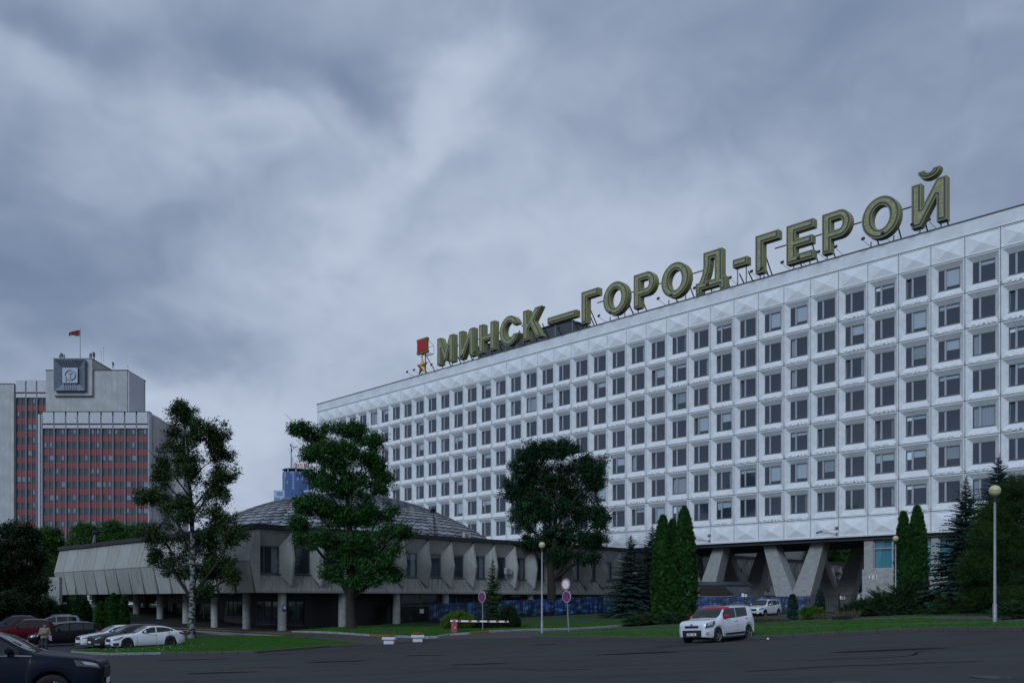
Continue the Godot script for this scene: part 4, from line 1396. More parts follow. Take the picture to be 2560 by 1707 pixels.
	var rb3 := MB.new()
	for s in [[Vector3(0, 1.35, 0), Vector3(1.3, 1.35, 0)], [Vector3(0, 1.35, -0.9), Vector3(1.3, 1.35, -0.9)], [Vector3(0, 1.35, 0), Vector3(0, 1.35, -0.9)], [Vector3(1.3, 1.35, 0), Vector3(2.9, 0.1, 0)], [Vector3(1.3, 1.35, -0.9), Vector3(2.9, 0.1, -0.9)], [Vector3(0, 0.75, 0), Vector3(1.3, 0.75, 0)]]:
		rb3.tube(s[0], s[1], 0.025, 0.025, 5)
	put("rails", rb3.done(), M.steel_dark, rail)

func quad_x(x: float, y0: float, y1: float, z0: float, z1: float) -> ArrayMesh:
	# an upright sheet facing -x
	var b := MB.new()
	b.quad(Vector3(x, y0, z0), Vector3(x, y0, z1), Vector3(x, y1, z1), Vector3(x, y1, z0))
	return b.done()

func ac_unit(at: Vector3, label: String):
	var t := thing("air_conditioner", label, "air conditioner", at, deg_to_rad(44.93))
	var b := MB.new()
	b.bevel_box(Vector3.ZERO, Vector3(0.85, 0.62, 0.34), 0.03)
	put("case", b.done(), M.ac_case, t)
	var g := MB.new()
	for k in 20:
		var a0 := TAU * k / 20.0
		var a1 := TAU * (k + 1) / 20.0
		for r in [0.10, 0.18, 0.25]:
			g.tube(Vector3(sin(a0) * r - 0.12, cos(a0) * r, 0.175), Vector3(sin(a1) * r - 0.12, cos(a1) * r, 0.175), 0.012, 0.012, 4, false)
	g.cbox(Vector3(-0.12, 0, 0.171), Vector3(0.1, 0.1, 0.02))
	put("fan_grille", g.done(), M.steel_dark, t)
	var p := MB.new()
	p.box(Vector3(-0.36, -0.38, -0.2), Vector3(-0.30, -0.31, 0.2))
	p.box(Vector3(0.30, -0.38, -0.2), Vector3(0.36, -0.31, 0.2))
	put("bracket", p.done(), M.steel_grey, t)

func dome_y(r: float) -> float:
	return 13.3 - 5.55 * pow(r / 17.0, 2.0)

func make_dome(t: Node3D, c: Vector3):
	var dome := MB.new(true)
	var prof := []
	for k in 15:
		var r := 17.0 * (1.0 - k / 14.0)
		prof.append(Vector2(maxf(r, 0.01), dome_y(r) - 0.06))
	dome.lathe(prof, 48)
	var d := put("dome_roof", dome.done(), M.bitumen, t, c)
	# tile: a plate with a cut point at its lower edge, tilted so that each row laps the one below
	var b := MB.new()
	var o := PackedVector2Array([Vector2(-0.50, 0.55), Vector2(-0.50, -0.16), Vector2(-0.30, -0.55), Vector2(0.30, -0.55), Vector2(0.50, -0.16), Vector2(0.50, 0.55)])
	b.extrude(o, 0.0, 0.07)
	var tile := b.done()
	var eye := hall_frame().affine_inverse() * Vector3(0, EYE, 0)
	var spots := []
	var r := 16.9
	var row := 0
	while r > 0.9:
		var n := int(TAU * r / 1.06)
		for k in n:
			var a := TAU * (k + 0.5 * (row % 2)) / n
			var p := c + Vector3(sin(a) * r, dome_y(r), cos(a) * r)
			var out := Vector3(sin(a), 0, cos(a))
			var slope := -2.0 * 5.55 * r / (17.0 * 17.0)
			var down := (out + Vector3.UP * slope).normalized()
			var side := Vector3.UP.cross(out).normalized()
			var nor := down.cross(side).normalized()
			if nor.y < 0: nor = -nor
			var tilt := 0.15
			var d2 := (down + nor * tilt).normalized()
			var n2 := (nor - down * tilt).normalized()
			var xf := Transform3D(Basis(-side * (0.96 + 0.03 * sin(k * 7.3)), -d2, n2), p + n2 * 0.02)
			if xf.basis.determinant() < 0: xf.basis.x = -xf.basis.x
			var facing := (eye - p).normalized().dot(n2)
			spots.append([p.distance_to(eye) if facing > 0.0 else 1e6, xf])
		r -= 0.84 / sqrt(1.0 + pow(2.0 * 5.55 * r / 289.0, 2.0))
		row += 1
	spots.sort_custom(func(x, y): return x[0] < y[0])
	for k in mini(296, spots.size()):
		var o2 := put("tile", tile, M["tile_%d" % rng.randi_range(0, 3)], d)
		o2.transform = Transform3D(spots[k][1].basis, spots[k][1].origin - c)
	var mm := MultiMesh.new()
	mm.transform_format = MultiMesh.TRANSFORM_3D
	mm.mesh = tile
	mm.instance_count = spots.size() - 296
	for k in range(296, spots.size()):
		mm.set_instance_transform(k - 296, Transform3D(spots[k][1].basis, spots[k][1].origin - c))
	var rest := MultiMeshInstance3D.new()
	rest.name = "far_tiles"
	rest.multimesh = mm
	rest.material_override = M.tile_1
	d.add_child(rest)
	rest.set_meta("kind", "stuff")

# ---------------------------------------------------------------- the red-banded tower on the left
func make_government_tower():
	var t := thing("government_tower", "tall grey office tower with red bands between its windows and an emblem on top", "building", Vector3(-112.0, -2.0, -240.0))
	var ox := -112.0
	var oy := -2.0
	var X := func(px: float) -> float: return (px - 1280.0) * 0.10825 - ox
	var Y := func(py: float) -> float: return (1497.0 - py) * 0.10825 + EYE - oy
	# bodies
	put("wall", one_box(Vector3(X.call(105.7), 0, -8.0), Vector3(X.call(371.0), Y.call(1029.0), -0.62)), M.tower_concrete, t)
	put("wall", one_box(Vector3(X.call(22.0), 0, -14.0), Vector3(X.call(104.5), Y.call(944.5), -3.62)), M.tower_concrete, t)
	put("wall", one_box(Vector3(X.call(-60.0), 0, -14.0), Vector3(X.call(21.5), Y.call(953.0), -2.5)), M.tower_concrete, t)
	put("wall", one_box(Vector3(X.call(397.0), 0, -13.0), Vector3(X.call(428.0), Y.call(1047.0), -9.0)), M.tower_concrete, t)
	put("side_pillar", one_box(Vector3(X.call(371.1), 0, -9.0), Vector3(X.call(372.6), Y.call(1029.5), 0.1)), M.tower_panel, t)
	put("side_pillar", one_box(Vector3(X.call(94.0), 0, -3.4), Vector3(X.call(98.5), Y.call(1034.0), -0.2)), M.tower_panel, t)
	put("side_pillar", one_box(Vector3(X.call(98.6), 0, -3.4), Vector3(X.call(105.6), Y.call(1034.0), -0.5)), M.tower_concrete, t)
	put("wall", one_box(Vector3(X.call(372.7), 0, -15.0), Vector3(X.call(376.0), Y.call(1034.0), -2.0)), M.tower_concrete, t)
	put("upper_block", one_box(Vector3(X.call(104.7), Y.call(1029.0) + 0.01, -14.0), Vector3(X.call(310.0), Y.call(920.5), -2.0)), M.tower_concrete, t)
	put("upper_corner", one_box(Vector3(X.call(310.1), Y.call(1029.0), -12.0), Vector3(X.call(313.5), Y.call(921.5), -2.3)), M.tower_panel, t)
	put("emblem_block", one_box(Vector3(X.call(127.8), Y.call(985.0), -16.0), Vector3(X.call(224.4), Y.call(893.0), -1.2)), M.tower_concrete, t)
	put("coping", boxes([[Vector3(X.call(104.0), Y.call(920.5), -14.2), Vector3(X.call(311.0), Y.call(918.5), -1.9)], [Vector3(X.call(127.0), Y.call(893.0), -16.1), Vector3(X.call(225.4), Y.call(891.6), -1.1)], [Vector3(X.call(105.0), Y.call(1029.0) + 0.02, -1.9), Vector3(X.call(372.8), Y.call(1027.0), 0.15)], [Vector3(X.call(22.0), Y.call(944.5), -14.1), Vector3(X.call(104.4), Y.call(943.0), -3.4)], [Vector3(X.call(-60.0), Y.call(953.0), -14.1), Vector3(X.call(21.6), Y.call(951.6), -2.4)]]), M.steel_dark, t).set_meta("kind", "stuff")
	# window grids
	var bay := 3.19
	tower_grid(t, X.call(105.7), 9, bay, Y.call(1069.4), 10, 0.0, Y.call(1029.0))
	tower_grid(t, X.call(22.6), 3, 2.95, Y.call(986.5), 13, -3.0, Y.call(944.5))
	# emblem: square frame of sloping metal faces round a plate with a relief
	var e := sub("emblem", t, Vector3(X.call(172.75), Y.call(936.0), -1.2))
	var fr := MB.new()
	var R := 4.2
	var ri := 2.05
	var zf := 1.1
	var zi := 0.15
	var oc := [Vector3(-R, -R, zf), Vector3(R, -R, zf), Vector3(R, R, zf), Vector3(-R, R, zf)]
	var ic := [Vector3(-ri, -ri, zi), Vector3(ri, -ri, zi), Vector3(ri, ri, zi), Vector3(-ri, ri, zi)]
	var bc := [Vector3(-R, -R, 0), Vector3(R, -R, 0), Vector3(R, R, 0), Vector3(-R, R, 0)]
	for k in 4:
		var n := (k + 1) % 4
		fr.quad(oc[k], oc[n], ic[n], ic[k])
		fr.quad(bc[k], bc[n], oc[n], oc[k])
	put("emblem_frame", fr.done(), M.emblem_metal, e)
	put("emblem_plate", one_box(Vector3(-2.05, -2.05, 0.16), Vector3(2.05, 2.05, 0.75)), M.emblem_plate, e)
	for s in [1.0, -1.0]:
		for k in 6:
			var rb := MB.new()
			var x := -1.75 + k * 0.62
			rb.tube(Vector3(x + 0.15 * s, s * 2.2, 0.32), Vector3(x + 0.42 * (1.0 if s < 0 else -0.6), s * 3.95, 1.15), 0.13, 0.13, 5)
			put("ray", rb.done(), M.emblem_plate, e)
	var sick := MB.new()
	var arc_o := PackedVector2Array()
	for k in 25:
		var a := deg_to_rad(150.0 - 330.0 * k / 24.0 + 40.0)
		arc_o.append(Vector2(0.15 + cos(a) * 1.5, 0.15 + sin(a) * 1.5))
	for k in 25:
		var a := deg_to_rad(-180.0 + 330.0 * k / 24.0 + 40.0)
		var w := 0.42 * sin(PI * clampf(k / 24.0, 0.0, 0.94)) + 0.06
		arc_o.append(Vector2(0.15 + cos(a) * (1.5 - w), 0.15 + sin(a) * (1.5 - w)))
	sick.extrude(arc_o, 0.75, 0.98)
	put("sickle", sick.done(), M.emblem_metal, e)
	var ham := MB.new()
	ham.xf = Transform3D(Basis(Vector3(0, 0, 1), 0.0), Vector3(0.1, 0.1, 0))
	ham.box(Vector3(-0.13, -0.85, 0.75), Vector3(0.13, 0.35, 0.93))
	ham.box(Vector3(-0.55, 0.35, 0.75), Vector3(0.55, 0.62, 0.95))
	ham.box(Vector3(-1.35, -1.7, 0.75), Vector3(-0.95, -0.55, 0.93))
	put("hammer", ham.done(), M.emblem_metal, e)
	# flag
	var f := thing("flagpole", "flagpole with a drooping red and green flag on the tower roof", "flagpole", Vector3(X.call(178.0) + ox, Y.call(891.6) + oy, -245.0))
	var pole := MB.new()
	pole.tube(Vector3.ZERO, Vector3(0, 9.1, 0), 0.11, 0.06, 8)
	put("pole", pole.done(), M.galvanised, f)
	var red := MB.new(true)
	var grn := MB.new(true)
	var orn := MB.new(true)
	var pt := func(u: float, v: float) -> Vector3:
		# u along the cloth from the pole, v from the top
		return Vector3(-u * 3.05, 8.85 - v * (1.75 - 0.85 * u) - 0.85 * u * u - 0.12 * sin(u * 7.0), 0.28 * sin(u * 8.0 + v))
	for i in 10:
		var u0 := i / 10.0
		var u1 := (i + 1) / 10.0
		var tgt := orn if i == 0 else red
		tgt.quad(pt.call(u1, 0.66), pt.call(u0, 0.66), pt.call(u0, 0.0), pt.call(u1, 0.0))
		var tg2 := orn if i == 0 else grn
		tg2.quad(pt.call(u1, 1.0), pt.call(u0, 1.0), pt.call(u0, 0.66), pt.call(u1, 0.66))
	var cloth := put("flag", red.done(), M.flag_red, f)
	put("green_band", grn.done(), M.flag_green, cloth)
	put("hoist_band", orn.done(), M.pink_red, cloth)
	# aerials
	var roof: float = Y.call(891.6) + oy
	aerial(X.call(141.0) + ox, roof, -243.0, [[-0.6, 1.4], [-0.3, 2.0], [0.0, 1.9], [0.3, 1.6], [0.7, 1.5]], 0.16, "bunch of short phone aerials at the left of the tower roof")
	aerial(X.call(218.0) + ox, roof, -243.5, [[-0.9, 1.9], [-0.5, 2.1], [0.0, 2.3], [0.35, 2.2]], 0.2, "bunch of thick phone aerials at the right of the tower roof")
	aerial(X.call(229.5) + ox, roof, -247.0, [[0.0, 4.6], [-0.7, 3.6]], 0.07, "tall thin whip aerial behind the tower's phone aerials")
	aerial(X.call(247.0) + ox, roof - 0.6, -249.0, [[0.0, 1.5], [-0.3, 1.7]], 0.16, "pair of pipes on the tower's receding roof edge")
	aerial(X.call(304.0) + ox, Y.call(919.0) + oy, -244.0, [[0.0, 1.7]], 0.08, "single thin pipe on the lower tower roof")

func aerial(x: float, y: float, z: float, rods: Array, r: float, label: String):
	var t := thing("aerial", label, "aerial", Vector3(x, y, z), 0.0, "aerials on the tower roof")
	for q in rods:
		var b := MB.new()
		b.tube(Vector3(q[0], -0.05, 0), Vector3(q[0], q[1], 0), r * 0.4, r * 0.4, 6)
		if r > 0.1: b.cbox(Vector3(q[0], q[1] * 0.72, 0.05), Vector3(r * 1.3, q[1] * 0.55, r))
		else: b.cbox(Vector3(q[0] - 0.2, q[1] * 0.96, 0), Vector3(0.5, 0.06, 0.06))
		put("rod", b.done(), M.steel_dark, t)

func tower_grid(t: Node3D, x0: float, bays: int, bay: float, first: float, rows: int, z: float, top: float):
	var ww := bay * 0.5 - 0.27
	var wh := 2.12
	var pitch := 3.573
	var frame := boxes([[Vector3(0, 0, -0.55), Vector3(ww, 0.12, -0.38)], [Vector3(0, wh - 0.1, -0.55), Vector3(ww, wh, -0.38)], [Vector3(0, 0.12, -0.55), Vector3(0.11, wh - 0.1, -0.38)], [Vector3(ww - 0.11, 0.12, -0.55), Vector3(ww, wh - 0.1, -0.38)], [Vector3(0.11, 0.5, -0.55), Vector3(ww - 0.11, 0.62, -0.4)]])
	var pane := quad_mesh(Vector3(0.11, 0.12, -0.48), Vector3(ww - 0.11, wh - 0.1, -0.48))
	var half := quad_mesh(Vector3(0.13, 0.7, -0.465), Vector3(ww * 0.55, wh - 0.12, -0.465))
	var full := quad_mesh(Vector3(0.13, 0.66, -0.465), Vector3(ww - 0.13, wh - 0.12, -0.465))
	var span := one_box(Vector3(0.0, 0, -0.6), Vector3(bay - 0.36, pitch - wh, -0.36))
	var fin_h := top - 0.9
	for i in bays + 1:
		var fw := 0.32
		put("fin", one_box(Vector3(x0 + i * bay - fw * 0.5, 0, -0.6), Vector3(x0 + i * bay + fw * 0.5, fin_h, 0.02)), M.tower_fin, t, Vector3(0, 0, z))
	for i in bays:
		put("mullion", one_box(Vector3(x0 + (i + 0.5) * bay - 0.055, 0, -0.6), Vector3(x0 + (i + 0.5) * bay + 0.055, first + 0.3, -0.22)), M.tower_fin, t, Vector3(0, 0, z))
		put("cap_panel", one_box(Vector3(x0 + i * bay + 0.20, top - 3.05, -0.6), Vector3(x0 + (i + 1) * bay - 0.20, top - 0.02, 0.12)), M.tower_panel, t, Vector3(0, 0, z))
		put("red_strip", one_box(Vector3(x0 + i * bay + 0.18, top - 3.4, -0.6), Vector3(x0 + (i + 1) * bay - 0.18, top - 3.1, -0.2)), M.spandrel_red, t, Vector3(0, 0, z))
		put("sill_band", one_box(Vector3(x0 + i * bay + 0.18, first + 0.02, -0.6), Vector3(x0 + (i + 1) * bay - 0.18, top - 3.45, 0.0)), M.tower_panel, t, Vector3(0, 0, z))
		for j in rows:
			var y := first - wh - j * pitch
			if y < 1.0: continue
			put("spandrel", span, M.spandrel_red, t, Vector3(x0 + i * bay + 0.18, y - (pitch - wh), z))
			for s in 2:
				var w := put("window", frame, M.wood_frame, t, Vector3(x0 + i * bay + 0.18 + s * (bay * 0.5 - 0.11), y, z))
				put("pane", pane, M.pane_tower, w)
				var k := rng.randf()
				if k < 0.14: put("curtain", half, M.pane_tower_light, w)
				elif k < 0.24: put("curtain", full, M.pane_tower_light, w)

# ---------------------------------------------------------------- the round glass tower far behind
func make_bank_tower():
	var k := 0.23455
	var cx := (741.6 - 1280.0) * k
	var t := thing("glass_tower", "distant round blue glass tower with a mast and red lettering on its roof", "building", Vector3(cx, 0, -520.0))
	var R := 8.2
	var y0 := 65.0
	var y1 := 75.7
	var core := MB.new(true)
	core.lathe([Vector2(R - 0.25, 0.0), Vector2(R - 0.25, y1)], 40)
	put("core", core.done(), M.bank_glass, t)
	var n := 40
	for i in n:
		var a := TAU * i / n
		if cos(a) < -0.1: continue
		for j in 6:
			var b := MB.new()
			var h := (y1 - y0) / 6.0
			var a0 := a - PI / n * 0.94
			var a1 := a + PI / n * 0.94
			var ya := y0 + j * h + 0.07
			var yb := y0 + (j + 1) * h - 0.07
			b.quad(Vector3(sin(a0) * R, ya, cos(a0) * R), Vector3(sin(a1) * R, ya, cos(a1) * R), Vector3(sin(a1) * R, yb, cos(a1) * R), Vector3(sin(a0) * R, yb, cos(a0) * R))
			put("glass_panel", b.done(), M.bank_glass_pale if (i % 7 == 0 or rng.randf() < 0.16 or j == 5 and i % 3 == 0) else M.bank_glass, t)
	var slab := MB.new(true)
	slab.lathe([Vector2(0.01, 78.2), Vector2(R * 0.6, 77.9), Vector2(R - 0.1, 77.6), Vector2(R, 77.4), Vector2(R, 77.0), Vector2(R - 0.6, 76.8), Vector2(0.01, 76.8)].slice(0), 40)
	put("roof_ring", slab.done(), M.steel_grey, t)
	for i in 10:
		var a := TAU * (i + 0.3) / 10.0
		var p := MB.new()
		p.tube(Vector3(sin(a) * (R - 0.5), y1 - 0.1, cos(a) * (R - 0.5)), Vector3(sin(a) * (R - 0.5), 77.0, cos(a) * (R - 0.5)), 0.25, 0.25, 6)
		put("roof_post", p.done(), M.white, t)
	put("attic", one_box(Vector3(-R * 0.55, y1 - 0.1, -R * 0.55), Vector3(R * 0.55, 76.9, R * 0.55)), M.dark_gap, t)
	put("podium", one_box(Vector3((691.0 - 741.6) * k, 0, -10.0), Vector3((778.0 - 741.6) * k, 62.8, 5.5)), M.bank_glass_pale, t)
	for j in 3:
		put("podium_band", one_box(Vector3((690.6 - 741.6) * k, 64.0 - j * 3.2, -10.1), Vector3((778.4 - 741.6) * k, 64.9 - j * 3.2, 5.7)), M.bank_band, t)
		for i in 12:
			put("podium_pane", one_box(Vector3((691.0 - 741.6) * k + i * 1.68 + 0.08, 61.75 - j * 3.2, 5.3), Vector3((691.0 - 741.6) * k + (i + 1) * 1.68 - 0.08, 63.95 - j * 3.2, 5.62)), M.bank_glass_pale if (i + j) % 3 else M.bank_band, t)
	put("white_wing", one_box(Vector3((777.0 - 741.6) * k, 0, -24.0), Vector3((800.0 - 741.6) * k, 77.0, -2.0)), M.tower_panel, t)
	var mast := MB.new()
	mast.tube(Vector3((728.0 - 741.6) * k, 77.5, 0), Vector3((728.0 - 741.6) * k, 92.6, 0), 0.3, 0.2, 6)
	put("mast", mast.done(), M.steel_dark, t)
	var lad := MB.new()
	for i in 6:
		lad.cbox(Vector3((730.3 - 741.6) * k, 78.5 + i * 1.15, 0), Vector3(0.9, 0.14, 0.3))
	lad.box(Vector3((732.0 - 741.6) * k, 77.6, -0.2), Vector3((732.6 - 741.6) * k, 85.2, 0.2))
	put("mast_ladder", lad.done(), M.steel_dark, t)
	put("lift_housing", one_box(Vector3((732.8 - 741.6) * k, 77.5, -1.5), Vector3((739.8 - 741.6) * k, 81.9, 1.0)), M.tower_panel, t)
	var f := SystemFont.new()
	f.font_names = PackedStringArray(["Droid Serif"])
	f.font_weight = 700
	for q in [["B", 748.0], ["S", 758.5], ["B", 768.5]]:
		var tm := TextMesh.new()
		tm.text = q[0]
		tm.font = f
		tm.font_size = 64
		tm.pixel_size = 2.55 / 64.0
		tm.depth = 0.3
		put("roof_letter", tm, M.sign_red, t, Vector3((q[1] - 741.6) * k, 79.35, R * 0.6)).scale = Vector3(1.55, 1.25, 1.0)

# ---------------------------------------------------------------- low buildings glimpsed at far left
func make_left_neighbours():
	var t := thing("concrete_pavilion", "low concrete building with round pale letters on a dark wall behind the left trees", "building", Vector3(-50.0, -1.8, -92.0))
	put("wall", boxes([[Vector3(-10.0, 2.56, 0.9), Vector3(2.4, 5.9, 1.9)]]), M.concrete_column, t)
	put("wall", boxes([[Vector3(2.42, 2.85, 0.8), Vector3(3.75, 5.7, 1.4)]]), M.concrete_column, t)
	put("dark_wall", one_box(Vector3(-10.0, 0, -0.8), Vector3(3.9, 2.84, 0.0)), M.stone_dark, t)
	for px in [-1.9, 0.1]:
		put("pillar", one_box(Vector3(px - 0.14, 0, 1.2), Vector3(px + 0.14, 2.56, 1.5)), M.concrete_pale, t)
	for q in [["О", 2.05], ["О", 2.73], ["С", 3.4]]:
		put("wall_letter", text_mesh(q[0], 0.5, 0.05, false), M.white, t, Vector3(q[1], 2.22, 0.03))
	var p := thing("white_pavilion", "white glazed pavilion seen between the hall columns", "building", Vector3(-67.0, -1.7, -150.0))
	put("wall", one_box(Vector3(-9.0, 0, -6.0), Vector3(9.0, 3.2, -0.2)), M.interior, p)
	put("roof_band", one_box(Vector3(-9.2, 2.15, -6.2), Vector3(9.2, 3.25, 0.3)), M.white_trim, p)
	put("sill_band", one_box(Vector3(-9.0, 0, -0.2), Vector3(9.0, 0.55, 0.1)), M.white_trim, p)
	for i in 13:
		var w := put("window", one_box(Vector3(-9.0 + i * 1.48, 0.55, -0.15), Vector3(-8.86 + i * 1.48, 2.15, 0.1)), M.white_trim, p)
		put("pane", quad_mesh(Vector3(-8.86 + i * 1.48, 0.55, -0.1), Vector3(-7.52 + i * 1.48, 2.15, -0.1)), M.pane_tower, w)
	put("letter", text_mesh("П", 0.75, 0.06, true), M.black, p, Vector3(-4.6, 2.75, 0.33))
	put("letter", text_mesh("У", 0.75, 0.06, true), M.black, p, Vector3(-3.9, 2.75, 0.33))
	var s := thing("green_sign", "small bright green notice on a thin post below the hall's left corner", "sign", on_ground(-42.6, 86.0))
	var b := MB.new()
	b.tube(Vector3(0.28, -0.2, 0), Vector3(0.28, 3.6, 0), 0.03, 0.03, 6)
	put("post", b.done(), M.steel_dark, s)
	var gy := 1.75 - s.position.y
	put("board", one_box(Vector3(-0.34, gy - 0.16, 0.03), Vector3(0.34, gy + 0.15, 0.08)), M.green_sign, s)
	put("lettering", text_mesh("ОФИС", 0.2, 0.01, true), M.black, s, Vector3(0, gy, 0.087))
	put("lower_board", one_box(Vector3(-0.2, gy - 0.26, 0.03), Vector3(0.2, gy - 0.18, 0.06)), M.blue, s)

# ---------------------------------------------------------------- hoarding, sheds, gate
func forest_print() -> ImageTexture:
	# a printed night forest: pale blue mist, dark trunks with twigs, the backs of grazing animals
	var w := 1024
	var h := 160
	var im := Image.create(w, h, false, Image.FORMAT_RGB8)
	var n := FastNoiseLite.new()
	n.seed = 8
	n.frequency = 0.012
	n.fractal_octaves = 4
	for y in h:
		for x in w:
			var f := clampf(0.55 + 0.8 * n.get_noise_2d(x, y * 1.5) - absf(y / float(h) - 0.45) * 0.7, 0.0, 1.0)
			im.set_pixel(x, y, Color(0.05, 0.10, 0.24).lerp(Color(0.36, 0.55, 0.80), f))
	var r := RandomNumberGenerator.new()
	r.seed = 19
	for k in 110:
		var x := r.randf_range(0, w)
		var tone: float = r.randf_range(0.02, 0.11)
		var c := Color(tone * 0.6, tone * 0.8, tone * 1.5)
		var tw := r.randf_range(1.0, 5.0)
		var top := r.randf_range(0.0, 50.0) if tw < 3.0 else 0.0
		var lean := r.randf_range(-0.08, 0.08)
		for y in range(int(top), h):
			var xx := x + (h - y) * lean
			for q in range(int(xx - tw * 0.5), int(xx + tw * 0.5 + 1)):
				im.set_pixel(posmod(q, w), y, c)
		for b in 6:
			var by := r.randf_range(top, h * 0.6)
			var dir := -1.0 if r.randf() < 0.5 else 1.0
			var slope := r.randf_range(0.2, 0.9)
			var bl := r.randf_range(8, 30)
			for s in int(bl):
				var xx := int(x + (h - by) * lean + dir * s)
				var yy := int(by - s * slope)
				if yy >= 0 and yy < h: im.set_pixel(posmod(xx, w), yy, c)
				if r.randf() < 0.35:
					for q in 3:
						var yq := yy - q
						if yq >= 0 and yq < h: im.set_pixel(posmod(xx + q, w), yq, c)
	for k in 9:
		var cx := r.randf_range(0, w)
		var rx := r.randf_range(14, 26)
		for y in range(h - 46, h - 14):
			for x in range(int(cx - rx), int(cx + rx)):
				var e := pow((x - cx) / rx, 2.0) + pow((y - (h - 30.0)) / 13.0, 2.0)
				if e < 1.0: im.set_pixel(posmod(x, w), y, Color(0.012, 0.02, 0.04))
	for y in range(h - 18, h):
		for x in w:
			if r.randf() < 0.5 + (y - h + 18) * 0.05: im.set_pixel(x, y, Color(0.02, 0.035, 0.07))
	return ImageTexture.create_from_image(im)

func make_hoardings_and_sheds():
	var bm := mat("banner", Color.WHITE, 0.6)
	bm.albedo_texture = forest_print()
	var path := [[-7.75, 83.0], [0.65, 89.5], [10.35, 96.0], [19.95, 95.5], [30.4, 90.5]]
	var t := thing("hoarding", "dark blue hoarding of banners printed with a night forest along the building site", "hoarding", on_ground(-7.75, 83.0))
	var run := 0.0
	for i in path.size() - 1:
		var a := Vector2(path[i][0], path[i][1])
		var c := Vector2(path[i + 1][0], path[i + 1][1])
		var n := int(round(a.distance_to(c) / 2.4))
		for k in n:
			var p := a.lerp(c, float(k) / n)
			var q := a.lerp(c, float(k + 1) / n)
			var pb := on_ground(p.x, p.y, 0.02) - t.position
			var qb := on_ground(q.x, q.y, 0.02) - t.position
			var hh := Vector3(0, 1.86 + rng.randf_range(-0.04, 0.04), 0)
			var b := MB.new(true)
			var nx := 6
			var nor := (qb - pb).cross(Vector3.UP).normalized()
			for s in nx:
				for v in 3:
					var pts := []
					var uvs := []
					for e in [[s, v], [s + 1, v], [s + 1, v + 1], [s, v + 1]]:
						var fx: float = e[0] / float(nx)
						var fy: float = e[1] / 3.0
						var bulge := (0.05 * sin(fx * PI) * sin(fy * PI) + 0.018 * sin(fx * 17.0 + k * 2.0 + fy * 5.0)) * (1.0 if fx > 0.0 and fx < 1.0 else 0.0)
						pts.append(pb.lerp(qb, fx) + hh * fy + nor * bulge)
						uvs.append(Vector2((run + 2.4 * fx) / 17.0, 1.0 - fy))
					b.quad_uv(pts[0], pts[1], pts[2], pts[3], uvs[0], uvs[1], uvs[2], uvs[3])
			put("banner", b.done(), bm, t)
			var post := MB.new()
			post.tube(pb - nor * 0.06 - Vector3(0, 0.1, 0), pb - nor * 0.06 + hh + Vector3(0, 0.08, 0), 0.03, 0.03, 6)
			put("post", post.done(), M.steel_dark, t)
			run += 2.4
	# corrugated shed
	var s := thing("site_shed", "grey corrugated metal shed with a posted door behind the hoarding", "shed", Vector3(20.4, 0.0, -98.2))
	var wall := MB.new()
	for k in 40:
		var x := k * 0.15
		wall.box(Vector3(x, -0.2, -2.8), Vector3(x + 0.09, 3.2, 0.0))
		wall.box(Vector3(x + 0.09, -0.2, -2.78), Vector3(x + 0.15, 3.2, -0.025))
	put("wall", wall.done(), M.roof_metal, s).set_meta("kind", "stuff")
	var roof := MB.new()
	roof.quad(Vector3(-0.15, 3.18, 0.2), Vector3(6.15, 3.18, 0.2), Vector3(6.15, 3.62, -1.4), Vector3(-0.15, 3.62, -1.4))
	roof.quad(Vector3(-0.15, 3.62, -1.4), Vector3(6.15, 3.62, -1.4), Vector3(6.15, 3.18, -3.0), Vector3(-0.15, 3.18, -3.0))
	put("roof", roof.done(), M.roof_metal, s)
	var gab := MB.new()
	gab.tri(Vector3(6.0, 3.2, 0.0), Vector3(6.0, 3.2, -2.8), Vector3(6.0, 3.6, -1.4))
	put("gable", gab.done(), M.roof_metal, s)
	put("door", one_box(Vector3(4.9, -0.2, 0.0), Vector3(5.75, 2.4, 0.04)), M.steel_dark, s)
	put("notice", boxes([[Vector3(5.0, 1.9, 0.04), Vector3(5.3, 2.3, 0.05)]]), M.white, s)
	put("notice", boxes([[Vector3(5.36, 1.55, 0.04), Vector3(5.62, 2.2, 0.05)]]), M.white, s)
	var g := thing("gabled_hut", "small pale hut with a mossy brown pitched roof in front of the metal shed", "hut", Vector3(20.6, 0.0, -96.9))
	put("wall", one_box(Vector3(0, -0.2, -1.3), Vector3(3.4, 2.2, 0.0)), M.concrete_column, g)
	var mr := mat("mossy_roof", lin(0.045, 0.034, 0.018), 1.0)
	tri_tex(mr, noise_tex(55, 0.05, 4, 0.4, 1.0), 1.5)
	var gr := MB.new()
	gr.quad(Vector3(-0.15, 2.12, 0.22), Vector3(3.1, 2.12, 0.22), Vector3(2.7, 3.0, -0.55), Vector3(0.25, 3.0, -0.55))
	gr.quad(Vector3(0.25, 3.0, -0.55), Vector3(2.7, 3.0, -0.55), Vector3(3.5, 2.12, -1.4), Vector3(-0.15, 2.12, -1.4))
	gr.quad(Vector3(2.7, 3.0, -0.55), Vector3(3.1, 2.12, 0.22), Vector3(3.62, 2.12, 0.1), Vector3(2.9, 2.95, -0.6))
	put("roof", gr.done(), mr, g)
	put("gable", one_box(Vector3(3.40, 0.1, -1.2), Vector3(3.44, 2.15, -0.1)), M.white_trim, g)
	# gate of black bars
	var a := Vector3(31.0, 0, -90.2)
	var e := Vector3(34.7, 0, -88.2)
	var gate := thing("bar_gate", "black barred metal gate with a white notice under the office block", "gate", on_ground(a.x, -a.z))
	var dir := (e - a)
	var n := 26
	var gy := gate.position.y
